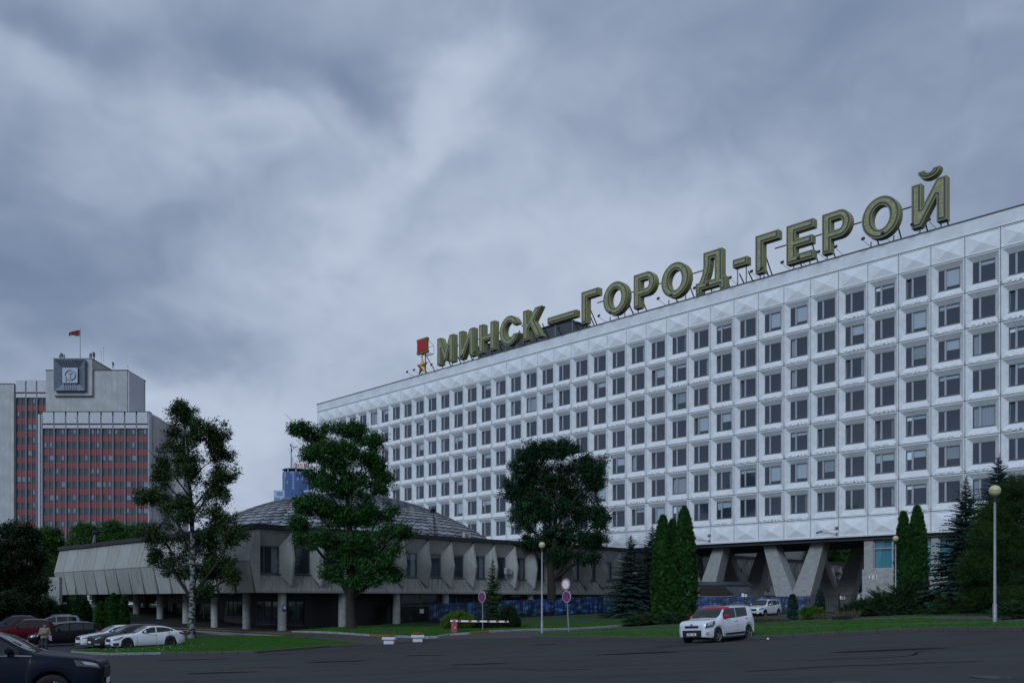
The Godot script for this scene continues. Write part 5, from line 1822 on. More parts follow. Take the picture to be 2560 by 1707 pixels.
	for k in n + 1:
		var p := a.lerp(e, float(k) / n)
		var b := MB.new()
		b.box(Vector3(-0.018, 0.06, -0.018), Vector3(0.018, 2.02, 0.018))
		put("bar", b.done(), M.black, gate, Vector3(p.x - a.x, ground(p.x, p.z) - gy, p.z - a.z))
	var rails := MB.new()
	for yy in [0.15, 1.0, 1.9]:
		rails.tube(Vector3(0, yy, 0), Vector3(dir.x, yy + ground(e.x, e.z) - gy, dir.z), 0.03, 0.03, 6)
	put("rails", rails.done(), M.black, gate)
	for p in [Vector3(0, 0, 0), dir * 0.52, dir]:
		put("post", one_box(Vector3(p.x - 0.05, -0.1, p.z - 0.05), Vector3(p.x + 0.05, 2.15, p.z + 0.05)), M.black, gate)
	var np := dir * 0.53
	put("notice", one_box(Vector3(np.x - 0.02, 1.56, np.z + 0.06), Vector3(np.x + 0.55, 1.9, np.z + 0.075)), M.white, gate)
	put("print", boxes([[Vector3(np.x + 0.04, 1.76, np.z + 0.076), Vector3(np.x + 0.49, 1.82, np.z + 0.079)]]), M.red, gate)
	put("print", boxes([[Vector3(np.x + 0.04, 1.63, np.z + 0.076), Vector3(np.x + 0.49, 1.69, np.z + 0.079)]]), M.red, gate)
	# low fence of hooped bars left of the gate
	var h := thing("hooped_fence", "short black fence of hooped bars between hoarding and gate", "fence", on_ground(28.6, 88.6))
	var m := 11
	for k in m:
		var x := k * 0.24
		var b := MB.new(true)
		b.path_tube([Vector3(x, 0, k * 0.02), Vector3(x, 1.75, k * 0.02), Vector3(x + 0.04, 1.88, k * 0.02), Vector3(x + 0.12, 1.94, k * 0.02), Vector3(x + 0.2, 1.88, k * 0.02), Vector3(x + 0.24, 1.75, k * 0.02), Vector3(x + 0.24, 0, k * 0.02)], [0.014, 0.014, 0.014, 0.014, 0.014, 0.014, 0.014], 5)
		put("hoop", b.done(), M.black, h)
	var hr := MB.new()
	for yy in [0.3, 1.5]:
		hr.tube(Vector3(0, yy, 0), Vector3(m * 0.24, yy, 0.22), 0.016, 0.016, 5)
	put("rails", hr.done(), M.black, h)

# ---------------------------------------------------------------- vegetation
func leaf_mat(called: String, c: Color, back := 0.30) -> StandardMaterial3D:
	var m := mat(called, c, 0.65)
	m.vertex_color_use_as_albedo = true
	m.backlight_enabled = true
	m.backlight = Color(back * 0.8, back, back * 0.35)
	m.metallic_specular = 0.35
	return m

func leaf_cluster(n: int, r: float, long: float, wide: float, sd: int, droop := 0.0) -> ArrayMesh:
	var g := RandomNumberGenerator.new()
	g.seed = sd
	var b := MB.new()
	for k in n:
		var p := Vector3(g.randfn(0, 0.45), g.randfn(0, 0.38), g.randfn(0, 0.45)) * r
		var d := Vector3(g.randf_range(-1, 1), g.randf_range(-0.7, 0.5) - droop, g.randf_range(-1, 1)).normalized()
		var s := d.cross(Vector3(g.randf_range(-0.6, 0.6), 1, g.randf_range(-0.6, 0.6))).normalized()
		var u := s.cross(d) * 0.18
		var l := long * g.randf_range(0.75, 1.25)
		var w := wide * g.randf_range(0.8, 1.2) * 0.5
		var m := p + d * l * 0.45 + u * l * 0.3
		b.tri(p, m + s * w, p + d * l)
		b.tri(p, p + d * l, m - s * w)
	return b.done()

func scatter(called: String, parent: Node, mesh: Mesh, material: Material, xfs: Array, g: RandomNumberGenerator, lo := 0.6, hi := 1.35) -> MultiMeshInstance3D:
	var mm := MultiMesh.new()
	mm.transform_format = MultiMesh.TRANSFORM_3D
	mm.use_colors = true
	mm.mesh = mesh
	mm.instance_count = xfs.size()
	for k in xfs.size():
		mm.set_instance_transform(k, xfs[k])
		var f := g.randf_range(lo, hi)
		var y := g.randf_range(0.85, 1.2)
		mm.set_instance_color(k, Color(f * y, f, f * g.randf_range(0.75, 1.1)))
	var o := MultiMeshInstance3D.new()
	o.multimesh = mm
	o.material_override = material
	if parent == null:
		o.name = numbered(called)
		add_child(o)
	else:
		o.name = called
		parent.add_child(o, true)
		o.set_meta("kind", "stuff")
	return o

func lobe_points(lobes: Array, count: int, gap: float, g: RandomNumberGenerator, size: float) -> Array:
	var n := FastNoiseLite.new()
	n.seed = g.randi() % 9999
	n.frequency = 0.62
	n.fractal_octaves = 2
	var total := 0.0
	for l in lobes: total += l[3] * l[4]
	var out := []
	var tries := 0
	while out.size() < count and tries < count * 5:
		tries += 1
		var pick := g.randf() * total
		var l: Array = lobes[0]
		for c in lobes:
			pick -= c[3] * c[4]
			if pick <= 0.0:
				l = c
				break
		var d := Vector3(g.randfn(), g.randfn(), g.randfn()).normalized()
		var r := pow(g.randf(), 0.40) * (0.93 + 0.10 * g.randfn())
		var p := Vector3(l[0] + d.x * l[3] * r, l[1] + d.y * l[4] * r, l[2] + d.z * l[5] * r)
		if n.get_noise_3dv(p) < gap: continue
		var s := size * g.randf_range(0.75, 1.3)
		out.append(Transform3D(Basis.from_euler(Vector3(g.randf_range(-0.5, 0.5), g.randf() * TAU, g.randf_range(-0.5, 0.5))).scaled(Vector3.ONE * s), p))
	return out

func px_lobes(cx: float, by: float, k: float, list: Array, g: RandomNumberGenerator, deep := 1.0) -> Array:
	# [x, y, half width, half height] measured off the base, in k metres, given depth offsets
	var out := []
	for q in list:
		var rx: float = q[2] * k
		var off: float = g.randf_range(-1.0, 1.0) * maxf(0.4, rx) * 0.9 * deep
		out.append([(q[0] - cx) * k, (by - q[1]) * k, off, rx, q[3] * k, rx * 0.9])
	return out

func tree(called: String, label: String, cat: String, group: String, at: Vector3, trunk: Array, radii: Array, lobes: Array, count: int, cluster: Mesh, leaf: Material, bark: Material, gap: float, size: float, sd: int, limbs := true) -> Node3D:
	var g := RandomNumberGenerator.new()
	g.seed = sd
	var t := thing(called, label, cat, at, 0.0, group)
	var b := MB.new(true)
	b.path_tube(trunk, radii, 12)
	put("trunk", b.done(), bark, t)
	if limbs:
		for l in lobes:
			var c := Vector3(l[0], l[1], l[2])
			# leave the trunk lower than the lobe
			var f := clampf((l[1] - trunk[0].y - Vector2(l[0], l[2]).length() * 0.9) / (trunk[-1].y - trunk[0].y), 0.28, 0.93)
			var fi := f * (trunk.size() - 1)
			var i := mini(int(fi), trunk.size() - 2)
			var p: Vector3 = trunk[i].lerp(trunk[i + 1], fi - i)
			var r0: float = lerpf(radii[i], radii[i + 1], fi - i) * 0.55
			var m := p.lerp(c, 0.5) + Vector3(0, 0.25, 0) + Vector3(g.randfn(), g.randfn(), g.randfn()) * 0.15
			var lb := MB.new(true)
			lb.path_tube([p, m, c, c + (c - m) * 0.6], [r0, r0 * 0.65, r0 * 0.35, 0.012], 6)
			for k in 5:
				var d := Vector3(g.randfn(), g.randfn() + 0.2, g.randfn()).normalized()
				var e := c + Vector3(d.x * l[3], d.y * l[4], d.z * l[5]) * 0.8
				var s := m.lerp(c, g.randf_range(0.3, 1.0))
				lb.path_tube([s, s.lerp(e, 0.5) + Vector3(0, 0.1, 0), e], [r0 * 0.3, r0 * 0.18, 0.008], 5)
			put("limb", lb.done(), M.bark if called == "birch_tree" else bark, t)
	var o := scatter("crown", t, cluster, leaf, lobe_points(lobes, count, gap, g, size), g)
	return t

func frond_mesh(sd: int, spread: float, droop: float, n: int, wide: float) -> ArrayMesh:
	# one evergreen branch along +x, one unit long, with side twigs of needles
	var g := RandomNumberGenerator.new()
	g.seed = sd
	var b := MB.new()
	var axis := func(f: float) -> Vector3: return Vector3(f, -droop * f * f + 0.10 * f * f * f, 0)
	for k in n:
		var f := (k + 0.6) / n
		var p: Vector3 = axis.call(f)
		for s in [-1.0, 1.0]:
			var l := spread * (1.0 - f * 0.72) * g.randf_range(0.75, 1.2)
			var d := Vector3(0.55, g.randf_range(-0.40, 0.05), s).normalized()
			var u := Vector3(-s * 0.4, 0.25, 0.3).normalized() * wide * g.randf_range(0.8, 1.2)
			var m := p + d * l * 0.4
			b.tri(p, m + u, p + d * l)
			b.tri(p, p + d * l, m - u)
			var u2 := Vector3(0, wide * 0.8, 0)
			b.tri(p, m + u2, p + d * l)
			b.tri(p, p + d * l, m - u2)
	b.tri(axis.call(0.0) + Vector3(0, 0.02, 0), axis.call(1.05), axis.call(0.0) - Vector3(0, 0.02, 0))
	b.tri(axis.call(0.6) + Vector3(0, 0, wide), axis.call(1.12), axis.call(0.6) - Vector3(0, 0, wide))
	return b.done()

func spruce(called: String, label: String, group: String, at: Vector3, h: float, r: float, leaf: Material, sd: int, dens := 1.0, power := 0.85, from_y := 0.15, start_pitch := 0.45):
	var g := RandomNumberGenerator.new()
	g.seed = sd
	var t := thing(called, label, "tree", at, 0.0, group)
	var b := MB.new(true)
	b.path_tube([Vector3(0, -0.3, 0), Vector3(0, h * 0.5, 0), Vector3(0, h * 0.98, 0)], [h * 0.016 + 0.03, h * 0.010, 0.012], 8)
	put("trunk", b.done(), M.bark, t)
	var xfs := []
	var y := from_y
	while y < h * 0.985:
		var f := y / h
		var rr := r * pow(1.0 - f, power) + 0.10
		var n := int((5.0 + 7.0 * (1.0 - f)) * dens)
		var a0 := g.randf() * TAU
		for k in n:
			var a := a0 + TAU * (k + g.randf_range(-0.3, 0.3)) / n
			var pitch := lerpf(-0.12, start_pitch, f) + g.randf_range(-0.12, 0.12)
			var l := rr * g.randf_range(0.72, 1.12)
			xfs.append(Transform3D(Basis(Vector3.UP, a) * Basis(Vector3(0, 0, 1), pitch) * Basis.from_scale(Vector3(l, l, l * 0.85 + 0.08)), Vector3(0, y + g.randf_range(-0.1, 0.1), 0)))
		y += lerpf(0.34, 0.20, f) * clampf(h / 8.0, 0.55, 1.0)
	xfs.append(Transform3D(Basis(Vector3(0, 0, 1), PI / 2).scaled(Vector3.ONE * h * 0.07), Vector3(0, h * 0.95, 0)))
	scatter("needle_branches", t, M_frond, leaf, xfs, g, 0.6, 1.3)

var M_frond: Mesh
var M_spray: Mesh

func thuja(called: String, label: String, group: String, at: Vector3, cols: Array, leaf: Material, sd: int, per := 900):
	# columns: [dx, dz, height, half width]; one shrub with several leaders
	var g := RandomNumberGenerator.new()
	g.seed = sd
	var t := thing(called, label, "tree", at, 0.0, group)
	var xfs := []
	var n := FastNoiseLite.new()
	n.seed = sd
	n.frequency = 0.9
	for c in cols:
		var b := MB.new(true)
		b.path_tube([Vector3(c[0] * 0.4, -0.2, c[1] * 0.4), Vector3(c[0], c[2] * 0.5, c[1]), Vector3(c[0], c[2] * 0.93, c[1])], [0.10, 0.06, 0.01], 6)
		put("trunk", b.done(), M.bark, t)
		for k in int(per * c[2] * c[3] / 7.0):
			var f := pow(g.randf(), 0.9)
			var y: float = f * c[2]
			# full low and in the middle, rounding in to a blunt point
			var prof := minf(1.0, 0.72 + f * 0.9) * pow(clampf(1.0 - pow(f, 3.2), 0.0, 1.0), 0.75)
			var a := g.randf() * TAU
			var rr: float = c[3] * prof * (1.0 + 0.12 * n.get_noise_3d(cos(a) * 2.0 + c[0] * 3.0, y * 1.5, sin(a) * 2.0)) * g.randf_range(0.74, 1.08)
			var p := Vector3(c[0] + cos(a) * rr, y, c[1] + sin(a) * rr)
			var basis := Basis(Vector3.UP, -a) * Basis(Vector3(0, 0, 1), g.randf_range(0.75, 1.35)) * Basis(Vector3(1, 0, 0), g.randf_range(-0.9, 0.9))
			xfs.append(Transform3D(basis.scaled(Vector3.ONE * g.randf_range(0.24, 0.42)), p))
	scatter("foliage", t, M_spray, leaf, xfs, g, 0.35, 1.6)

func juniper(called: String, label: String, cat: String, group: String, at: Vector3, lumps: Array, leaf: Material, sd: int, per := 150, flat := 0.35):
	var g := RandomNumberGenerator.new()
	g.seed = sd
	var t := thing(called, label, cat, at, 0.0, group)
	var stems := MB.new(true)
	var xfs := []
	for l in lumps:
		stems.path_tube([Vector3(0, 0.0, 0), Vector3(l[0] * 0.6, l[1] * 0.4, l[2] * 0.6), Vector3(l[0], l[1], l[2])], [0.06, 0.04, 0.01], 5)
		for k in per:
			var a := g.randf() * TAU
			var el := g.randf_range(-0.1, 1.3)
			var d := Vector3(cos(a) * cos(el), sin(el), sin(a) * cos(el))
			var p := Vector3(l[0], l[1], l[2]) + Vector3(d.x * l[3], d.y * l[4], d.z * l[3]) * g.randf_range(0.25, 0.85)
			var len: float = l[3] * g.randf_range(0.35, 0.75)
			xfs.append(Transform3D(Basis(Vector3.UP, -a) * Basis(Vector3(0, 0, 1), el * flat + g.randf_range(0.0, 0.4)) * Basis(Vector3(1, 0, 0), g.randf_range(-0.7, 0.7)) * Basis.from_scale(Vector3.ONE * len), p))
	put("stem", stems.done(), M.bark, t)
	scatter("foliage", t, M_frond, leaf, xfs, g, 0.55, 1.35)

func bush(called: String, label: String, at: Vector3, lobes: Array, count: int, cluster: Mesh, leaf: Material, sd: int, size := 1.0):
	var g := RandomNumberGenerator.new()
	g.seed = sd
	var t := thing(called, label, "bush", at)
	var stems := MB.new(true)
	for l in lobes:
		stems.path_tube([Vector3(0, -0.1, 0), Vector3(l[0] * 0.6, l[1] * 0.6, l[2] * 0.6), Vector3(l[0], l[1], l[2])], [0.05, 0.03, 0.01], 5)
	put("stem", stems.done(), M.bark, t)
	scatter("foliage", t, cluster, leaf, lobe_points(lobes, count, -0.9, g, size), g)

func birch_bark() -> ImageTexture:
	var im := Image.create(128, 512, false, Image.FORMAT_RGB8)
	var n := FastNoiseLite.new()
	n.seed = 4
	n.frequency = 0.03
	n.fractal_octaves = 4
	for y in 512:
		for x in 128:
			var wx := minf(x, 128 - x) * 1.0
			var a := n.get_noise_2d(wx * 0.8, y * 2.2)
			var low := clampf(1.35 - y / 512.0 * 4.5, 0.0, 1.0)   # dark furrowed foot
			var k := clampf((a + 0.02 + low * 0.42) * 6.0, 0.0, 1.0)
			im.set_pixel(x, 511 - y, Color(0.46, 0.46, 0.45).lerp(Color(0.075, 0.072, 0.065), k))
	return ImageTexture.create_from_image(im)

func make_vegetation():
	M_frond = frond_mesh(3, 0.42, 0.22, 9, 0.035)
	var sp := MB.new()
	for k in 7:
		var a := lerpf(-0.75, 0.75, k / 6.0)
		var d := Vector3(cos(a), 0, sin(a))
		var s := Vector3(-sin(a), 0, cos(a)) * 0.085
		var l := 1.0 - 0.3 * absf(a)
		var m := d * l * 0.55 + Vector3(0, 0.05 * (k % 2), 0)
		sp.tri(Vector3.ZERO, m + s, d * l)
		sp.tri(Vector3.ZERO, d * l, m - s)
	M_spray = sp.done()
	var bark := mat("bark", lin(0.040, 0.034, 0.028), 0.95)
	tri_tex(bark, noise_tex(21, 0.09, 4, 0.35, 1.0), 0.8)
	var bark_brown := mat("bark_brown", lin(0.062, 0.047, 0.034), 0.95)
	tri_tex(bark_brown, noise_tex(21, 0.09, 4, 0.35, 1.0), 0.8)
	var bb := mat("bark_birch", Color.WHITE, 0.85)
	bb.albedo_texture = birch_bark()
	bb.uv1_scale = Vector3(1, 1.0 / 12.0, 1)
	var g := RandomNumberGenerator.new()
	g.seed = 900
	var l_birch := leaf_mat("leaf_birch", lin(0.032, 0.068, 0.020))
	var l_ash := leaf_mat("leaf_broad", lin(0.024, 0.082, 0.018))
	var l_linden := leaf_mat("leaf_linden", lin(0.018, 0.056, 0.024))
	var l_dark := leaf_mat("leaf_dark", lin(0.014, 0.032, 0.013))
	var l_bright := leaf_mat("leaf_bright", lin(0.032, 0.090, 0.016))
	var l_willow := leaf_mat("leaf_fine", lin(0.026, 0.064, 0.012))
	var l_spruce := leaf_mat("needle_blue", lin(0.022, 0.050, 0.044), 0.08)
	var l_thuja := leaf_mat("thuja_green", lin(0.017, 0.062, 0.010), 0.15)
	var l_juniper := leaf_mat("juniper_green", lin(0.018, 0.048, 0.014), 0.12)
	var l_larch := leaf_mat("larch_green", lin(0.036, 0.082, 0.018), 0.2)
	var l_lime := leaf_mat("bush_lime", lin(0.065, 0.13, 0.014))
	var c_small := leaf_cluster(24, 0.42, 0.17, 0.11, 1, 0.25)
	var c_frond := leaf_cluster(28, 0.48, 0.25, 0.10, 2, 0.1)
	var c_round := leaf_cluster(28, 0.46, 0.18, 0.14, 3)
	var c_fine := leaf_cluster(34, 0.40, 0.17, 0.035, 4)
	var c_tiny := leaf_cluster(30, 0.20, 0.075, 0.05, 5)

	# birch at the edge of the small lawn
	var at := on_ground(-24.6, 68.0, -0.05)
	var k := 0.0307
	var lobes := px_lobes(479, 1597, k, [[465, 1038, 44, 36], [455, 1014, 20, 18], [505, 1085, 52, 42], [430, 1062, 34, 30], [535, 1075, 36, 36], [568, 1168, 32, 44], [388, 1142, 26, 28], [438, 1110, 44, 38], [548, 1128, 40, 36], [470, 1170, 68, 46], [402, 1182, 34, 40], [545, 1210, 42, 52], [392, 1240, 42, 26], [462, 1262, 72, 50], [548, 1290, 48, 46], [398, 1330, 56, 34], [480, 1350, 82, 48], [585, 1338, 42, 28], [420, 1408, 42, 34], [532, 1408, 58, 48], [480, 1428, 58, 26], [578, 1440, 18, 42], [380, 1380, 20, 40], [520, 1465, 30, 24]], g)
	tree("birch_tree", "tall thin birch with pale bark and drooping sparse twigs beside the parked white sedan", "tree", "", at,
		[Vector3(0, -0.2, 0), Vector3(0.03, 1.2, 0), Vector3(0.10, 4.0, 0), Vector3(0.16, 7.5, 0.1), Vector3(0.0, 11.0, 0.1), Vector3(-0.35, 14.5, 0), Vector3(-0.6, 17.4, 0)], [0.34, 0.27, 0.23, 0.19, 0.13, 0.08, 0.02], lobes, 4300, c_small, l_birch, bb, 0.05, 0.80, 51)

	# big broad tree in front of the hall
	at = on_ground(-12.84, 71.0, -0.1)
	k = 0.03202
	lobes = px_lobes(879, 1571, k, [[800, 1074, 66, 26], [880, 1072, 52, 28], [752, 1068, 26, 20], [935, 1105, 34, 28], [772, 1120, 40, 30], [850, 1140, 76, 40], [935, 1150, 44, 38], [792, 1188, 46, 26], [870, 1210, 86, 42], [955, 1200, 30, 38], [782, 1258, 52, 32], [862, 1280, 92, 38], [950, 1280, 52, 38], [748, 1308, 30, 20], [800, 1342, 62, 28], [900, 1350, 76, 38], [990, 1316, 44, 20], [1012, 1326, 30, 14], [862, 1400, 66, 34], [950, 1410, 48, 42], [985, 1430, 26, 24], [838, 1432, 32, 22], [905, 1450, 52, 20], [1000, 1372, 26, 20]], g, 0.75)
	tree("broad_tree", "big spreading tree with layered dark green foliage in front of the concrete hall", "tree", "", at,
		[Vector3(0.05, -0.2, 0), Vector3(-0.05, 1.0, 0), Vector3(-0.12, 3.2, 0), Vector3(0.0, 6.0, 0), Vector3(-0.25, 9.5, 0.1), Vector3(-0.5, 13.0, 0), Vector3(-0.8, 15.8, 0)], [0.48, 0.33, 0.30, 0.26, 0.19, 0.11, 0.03], lobes, 3500, c_frond, l_ash, bark_brown, 0.02, 0.85, 52)

	# fuller tree behind the hoarding
	at = on_ground(4.18, 93.5, -0.1)
	k = 0.0422
	lobes = px_lobes(1379, 1531, k, [[1335, 1128, 44, 34], [1400, 1120, 52, 28], [1470, 1152, 46, 30], [1308, 1166, 40, 38], [1380, 1190, 86, 52], [1482, 1190, 34, 38], [1288, 1214, 42, 34], [1350, 1260, 80, 44], [1450, 1260, 64, 48], [1502, 1290, 32, 34], [1308, 1290, 40, 34], [1400, 1330, 84, 34], [1482, 1340, 44, 28], [1330, 1350, 38, 20], [1472, 1385, 34, 20], [1402, 1378, 44, 20]], g, 0.7)
	tree("full_tree", "dense dark tree with rounded crown behind the printed hoarding", "tree", "", at,
		[Vector3(0, -0.2, 0), Vector3(0.0, 2.5, 0), Vector3(-0.12, 5.4, 0), Vector3(0.3, 8.0, 0), Vector3(0.5, 12.0, 0), Vector3(0.7, 16.0, 0)], [0.55, 0.45, 0.36, 0.26, 0.16, 0.05], lobes, 4500, c_round, l_linden, bark_brown, 0.02, 0.95, 53)

	# dark trees at the left edge and the brighter row behind the hall
	at = on_ground(-45.6, 80.0, -0.1)
	k = 0.0361
	lobes = px_lobes(20, 1530, k, [[20, 1282, 46, 34], [72, 1290, 34, 34], [30, 1340, 66, 44], [92, 1350, 26, 40], [30, 1400, 76, 44], [96, 1412, 32, 40], [40, 1460, 74, 34], [112, 1462, 34, 24], [132, 1488, 24, 16], [20, 1500, 44, 20], [-60, 1380, 70, 80]], g, 0.8)
	tree("dark_tree", "very dark leafy tree at the left edge in front of the red-banded tower", "tree", "", at,
		[Vector3(0.1, -0.2, 0), Vector3(0.3, 1.5, 0), Vector3(0.8, 3.2, 0), Vector3(0.5, 5.5, 0), Vector3(0.2, 8.8, 0)], [0.3, 0.24, 0.2, 0.14, 0.04], lobes, 3400, c_round, l_dark, bark, -0.15, 0.9, 54)
	var back := [[138, 1480, [[132, 1345, 34, 30], [140, 1385, 42, 36], [150, 1430, 44, 36]], "leafy green tree left of the hall roof end below the tower"], [212, 1480, [[204, 1328, 40, 24], [222, 1366, 50, 36], [210, 1410, 50, 36]], "leafy green tree behind the hall's left end, widest of that row"], [284, 1480, [[278, 1322, 36, 22], [290, 1350, 46, 32], [285, 1400, 46, 36]], "leafy green tree behind the hall roof under the tower's middle windows"], [348, 1480, [[346, 1330, 28, 24], [350, 1366, 34, 34], [350, 1410, 36, 36]], "leafy green tree behind the birch above the hall roof"]]
	for q in back:
		at = on_ground((q[0] - 1280.0) * 0.05503, 122.0, -0.1)
		var by: float = 1497.0 + (EYE - at.y) / 0.05503
		lobes = px_lobes(q[0], by, 0.05503, q[2], g, 0.6)
		var hh: float = lobes[0][1]
		tree("green_tree", q[3], "tree", "green trees behind the hall", at, [Vector3(0, -0.2, 0), Vector3(0.1, hh * 0.4, 0), Vector3(0, hh, 0)], [0.28, 0.2, 0.05], lobes, 1600, c_frond, l_bright, bark, -0.15, 1.0, int(q[0]))
	for q in [[52.0, 150.0, 14.0, "tree glimpsed between the slanted legs under the office block"], [60.0, 158.0, 13.0, "tree farther off under the office block beside the glazed ground floor"], [-80.0, 135.0, 9.0, "low tree behind the white pavilion at the left"]]:
		at = on_ground(q[0], q[1], -0.1)
		tree("background_tree", q[3], "tree", "", at, [Vector3(0, -0.2, 0), Vector3(0.1, q[2] * 0.4, 0), Vector3(0, q[2] * 0.9, 0)], [0.28, 0.2, 0.05], [[0, q[2] * 0.75, 0, 3.4, 2.8, 3.4], [-2.2, q[2] * 0.5, 0.5, 3.0, 2.6, 3.0], [2.4, q[2] * 0.5, -0.5, 3.2, 2.6, 3.2], [0.3, q[2] * 0.35, 1.2, 3.4, 2.2, 3.0]], 2200, c_frond, l_bright, bark, -0.3, 1.2, int(q[0] * 3))

	for q in [[-58.8, 130.0, 3.9, "dark bushy tree framed between the two leftmost hall pillars"], [-53.2, 128.0, 4.2, "dark bushy tree beyond the hall seen right of the thuja row"], [-64.6, 129.0, 4.4, "dark bushy tree beyond the hall above the black people carrier"]]:
		at = on_ground(q[0], q[1], -0.1)
		tree("background_tree", q[3], "tree", "", at, [Vector3(0, -0.2, 0), Vector3(0.1, q[2] * 0.4, 0), Vector3(0, q[2] * 0.9, 0)], [0.16, 0.12, 0.03], [[0, q[2] * 0.62, 0, 1.7, 1.4, 1.6], [-0.8, q[2] * 0.35, 0.3, 1.5, 1.2, 1.4], [0.8, q[2] * 0.35, -0.3, 1.5, 1.2, 1.4]], 900, c_frond, l_dark, bark, -0.4, 0.9, int(absf(q[0]) * 3))

	# the big round shrub-like tree at the right edge
	at = on_ground(28.0, 50.0, -0.1)
	k = 0.02255
	var by2: float = 1497.0 + (EYE - at.y) / k
	lobes = px_lobes(2522, by2, k, [[2558, 1240, 56, 56], [2500, 1296, 50, 52], [2620, 1260, 90, 90], [2456, 1352, 44, 46], [2540, 1372, 86, 76], [2432, 1412, 44, 42], [2500, 1450, 74, 54], [2590, 1462, 90, 56], [2452, 1476, 40, 30], [2660, 1380, 90, 90], [2404, 1432, 22, 22], [2540, 1495, 80, 30]], g, 0.8)
	tree("round_tree", "broad rounded fine-leaved tree at the right edge behind the tall lamp", "tree", "", at, [Vector3(0, -0.2, 0), Vector3(0.1, 1.5, 0), Vector3(0.3, 4.5, 0)], [0.2, 0.15, 0.05], lobes, 12000, c_fine, l_willow, bark, -0.45, 0.66, 57)

	# conifers
	spruce("blue_spruce", "blue-green spruce with a clear pointed tip behind the middle lawn, left one of two", "blue spruces by the hoarding", on_ground(11.79, 88.0, -0.1), 8.35, 3.5, l_spruce, 61, 1.6)
	spruce("blue_spruce", "taller blue-green spruce touching the left side of the columnar thujas", "blue spruces by the hoarding", on_ground(14.5, 91.5, -0.1), 9.6, 3.6, l_spruce, 62, 1.6)
	spruce("dark_spruce", "tall dark spruce whose tip stands above the round tree at the right", "spruces before the office block", on_ground(35.1, 64.0, -0.1), 11.6, 4.0, l_spruce, 63, 1.9, 0.8)
	spruce("dark_spruce", "dark spruce with loose long branches left of the tallest spruce", "spruces before the office block", on_ground(34.3, 67.0, -0.1), 10.7, 3.9, l_spruce, 64, 1.7, 0.9)
	spruce("young_larch", "young feathery light green larch behind the striped barrier", "", on_ground(-1.6, 73.5, -0.1), 5.9, 1.75, l_larch, 65, 1.0, 0.9, 0.3, 0.75)
	thuja("columnar_thuja", "pair of tall dense columnar thujas left of the parked white hatchback", "", on_ground(14.0, 77.2, -0.1), [[-0.85, 0.0, 9.2, 0.98], [0.98, 0.15, 9.95, 1.02], [0.05, -0.35, 8.9, 0.7], [-0.1, 0.3, 6.4, 0.8]], l_thuja, 71, 2600)
	thuja("columnar_thuja", "pair of slimmer columnar thujas in front of the glazed ground floor", "", on_ground(32.1, 71.5, -0.1), [[-0.55, 0.0, 8.35, 0.62], [0.52, 0.1, 8.8, 0.80], [0.1, 0.2, 6.2, 0.75]], l_thuja, 72, 2600)
	for q in [[250, 0.0, 2.55, "thuja with the lowest top at the left end of the row under the hall"], [268, 0.25, 2.95, "slim second thuja from the left in the row under the hall"], [284, 0.0, 3.35, "tallest thuja, in the middle of the row under the hall"], [297, 0.3, 2.75, "short fourth thuja in the row under the hall"], [310, 0.1, 3.2, "narrow pointed thuja at the right end of the row under the hall"]]:
		thuja("small_thuja", q[3], "small thujas under the hall", on_ground((q[0] - 1280.0) * 0.03564, 79.0 + q[1], -0.1), [[0, 0, q[2], 0.30], [0.05, 0.1, q[2] * 0.6, 0.30]], l_thuja, int(q[0]), 3600)
	for q in [[186, 82.0, 2.6, "dark conifer column below the green notice"], [206, 83.0, 3.0, "dark conifer column left of the first hall pillar"], [160, 82.5, 2.2, "dark conifer at the right end of the round pale letters"]]:
		thuja("dark_thuja", q[3], "dark conifers at the hall's left end", on_ground((q[0] - 1280.0) / 2217.0 * q[1], q[1], -0.1), [[0, 0, q[2], 0.65], [0.35, 0, q[2] * 0.8, 0.5]], l_juniper, int(q[0]), 1800)
	juniper("spreading_juniper", "wide low dark juniper at the foot of the columnar thuja pair", "bush", "", on_ground(11.6, 71.5, -0.05), [[0, 0.35, 0, 1.3, 0.6], [-1.5, 0.25, 0.6, 1.2, 0.5], [1.6, 0.4, 0.2, 1.4, 0.7], [3.0, 0.4, 1.2, 1.2, 0.6], [0.8, 0.2, 1.4, 1.2, 0.4], [4.4, 0.6, 0.5, 1.2, 0.8]], l_juniper, 81, 170, 0.2)
	juniper("spreading_juniper", "big dark juniper with rising tips below the house number", "bush", "", on_ground(29.4, 69.5, -0.05), [[0, 0.8, 0, 1.5, 1.1], [-1.8, 0.5, 0.4, 1.3, 0.8], [1.4, 1.3, -0.3, 1.4, 1.3], [-3.0, 0.3, 0.5, 1.0, 0.5], [2.2, 2.0, -0.6, 0.8, 1.0], [0.6, 0.5, 1.2, 1.5, 0.8], [3.0, 0.8, 0.8, 1.6, 1.0], [-1.0, 0.15, 1.5, 1.5, 0.4], [1.5, 0.15, 1.8, 1.5, 0.4], [-2.6, 0.15, 1.2, 1.2, 0.35], [3.4, 0.2, 1.8, 1.5, 0.5]], l_juniper, 82, 190, 0.6)
	juniper("spreading_juniper", "dark mass of juniper between the slim thujas and the round tree", "bush", "", on_ground(34.5, 62.0, -0.05), [[-2.4, 0.6, 0.5, 1.7, 1.0], [0, 0.7, 0, 1.9, 1.1], [2.2, 0.7, 0.3, 1.8, 1.1], [-4.2, 0.5, 1.4, 1.4, 0.8], [-2.8, 0.15, 1.8, 1.5, 0.4], [0.2, 0.15, 1.6, 1.6, 0.4], [-5.0, 0.2, 2.2, 1.4, 0.5]], l_juniper, 83, 190, 0.4)
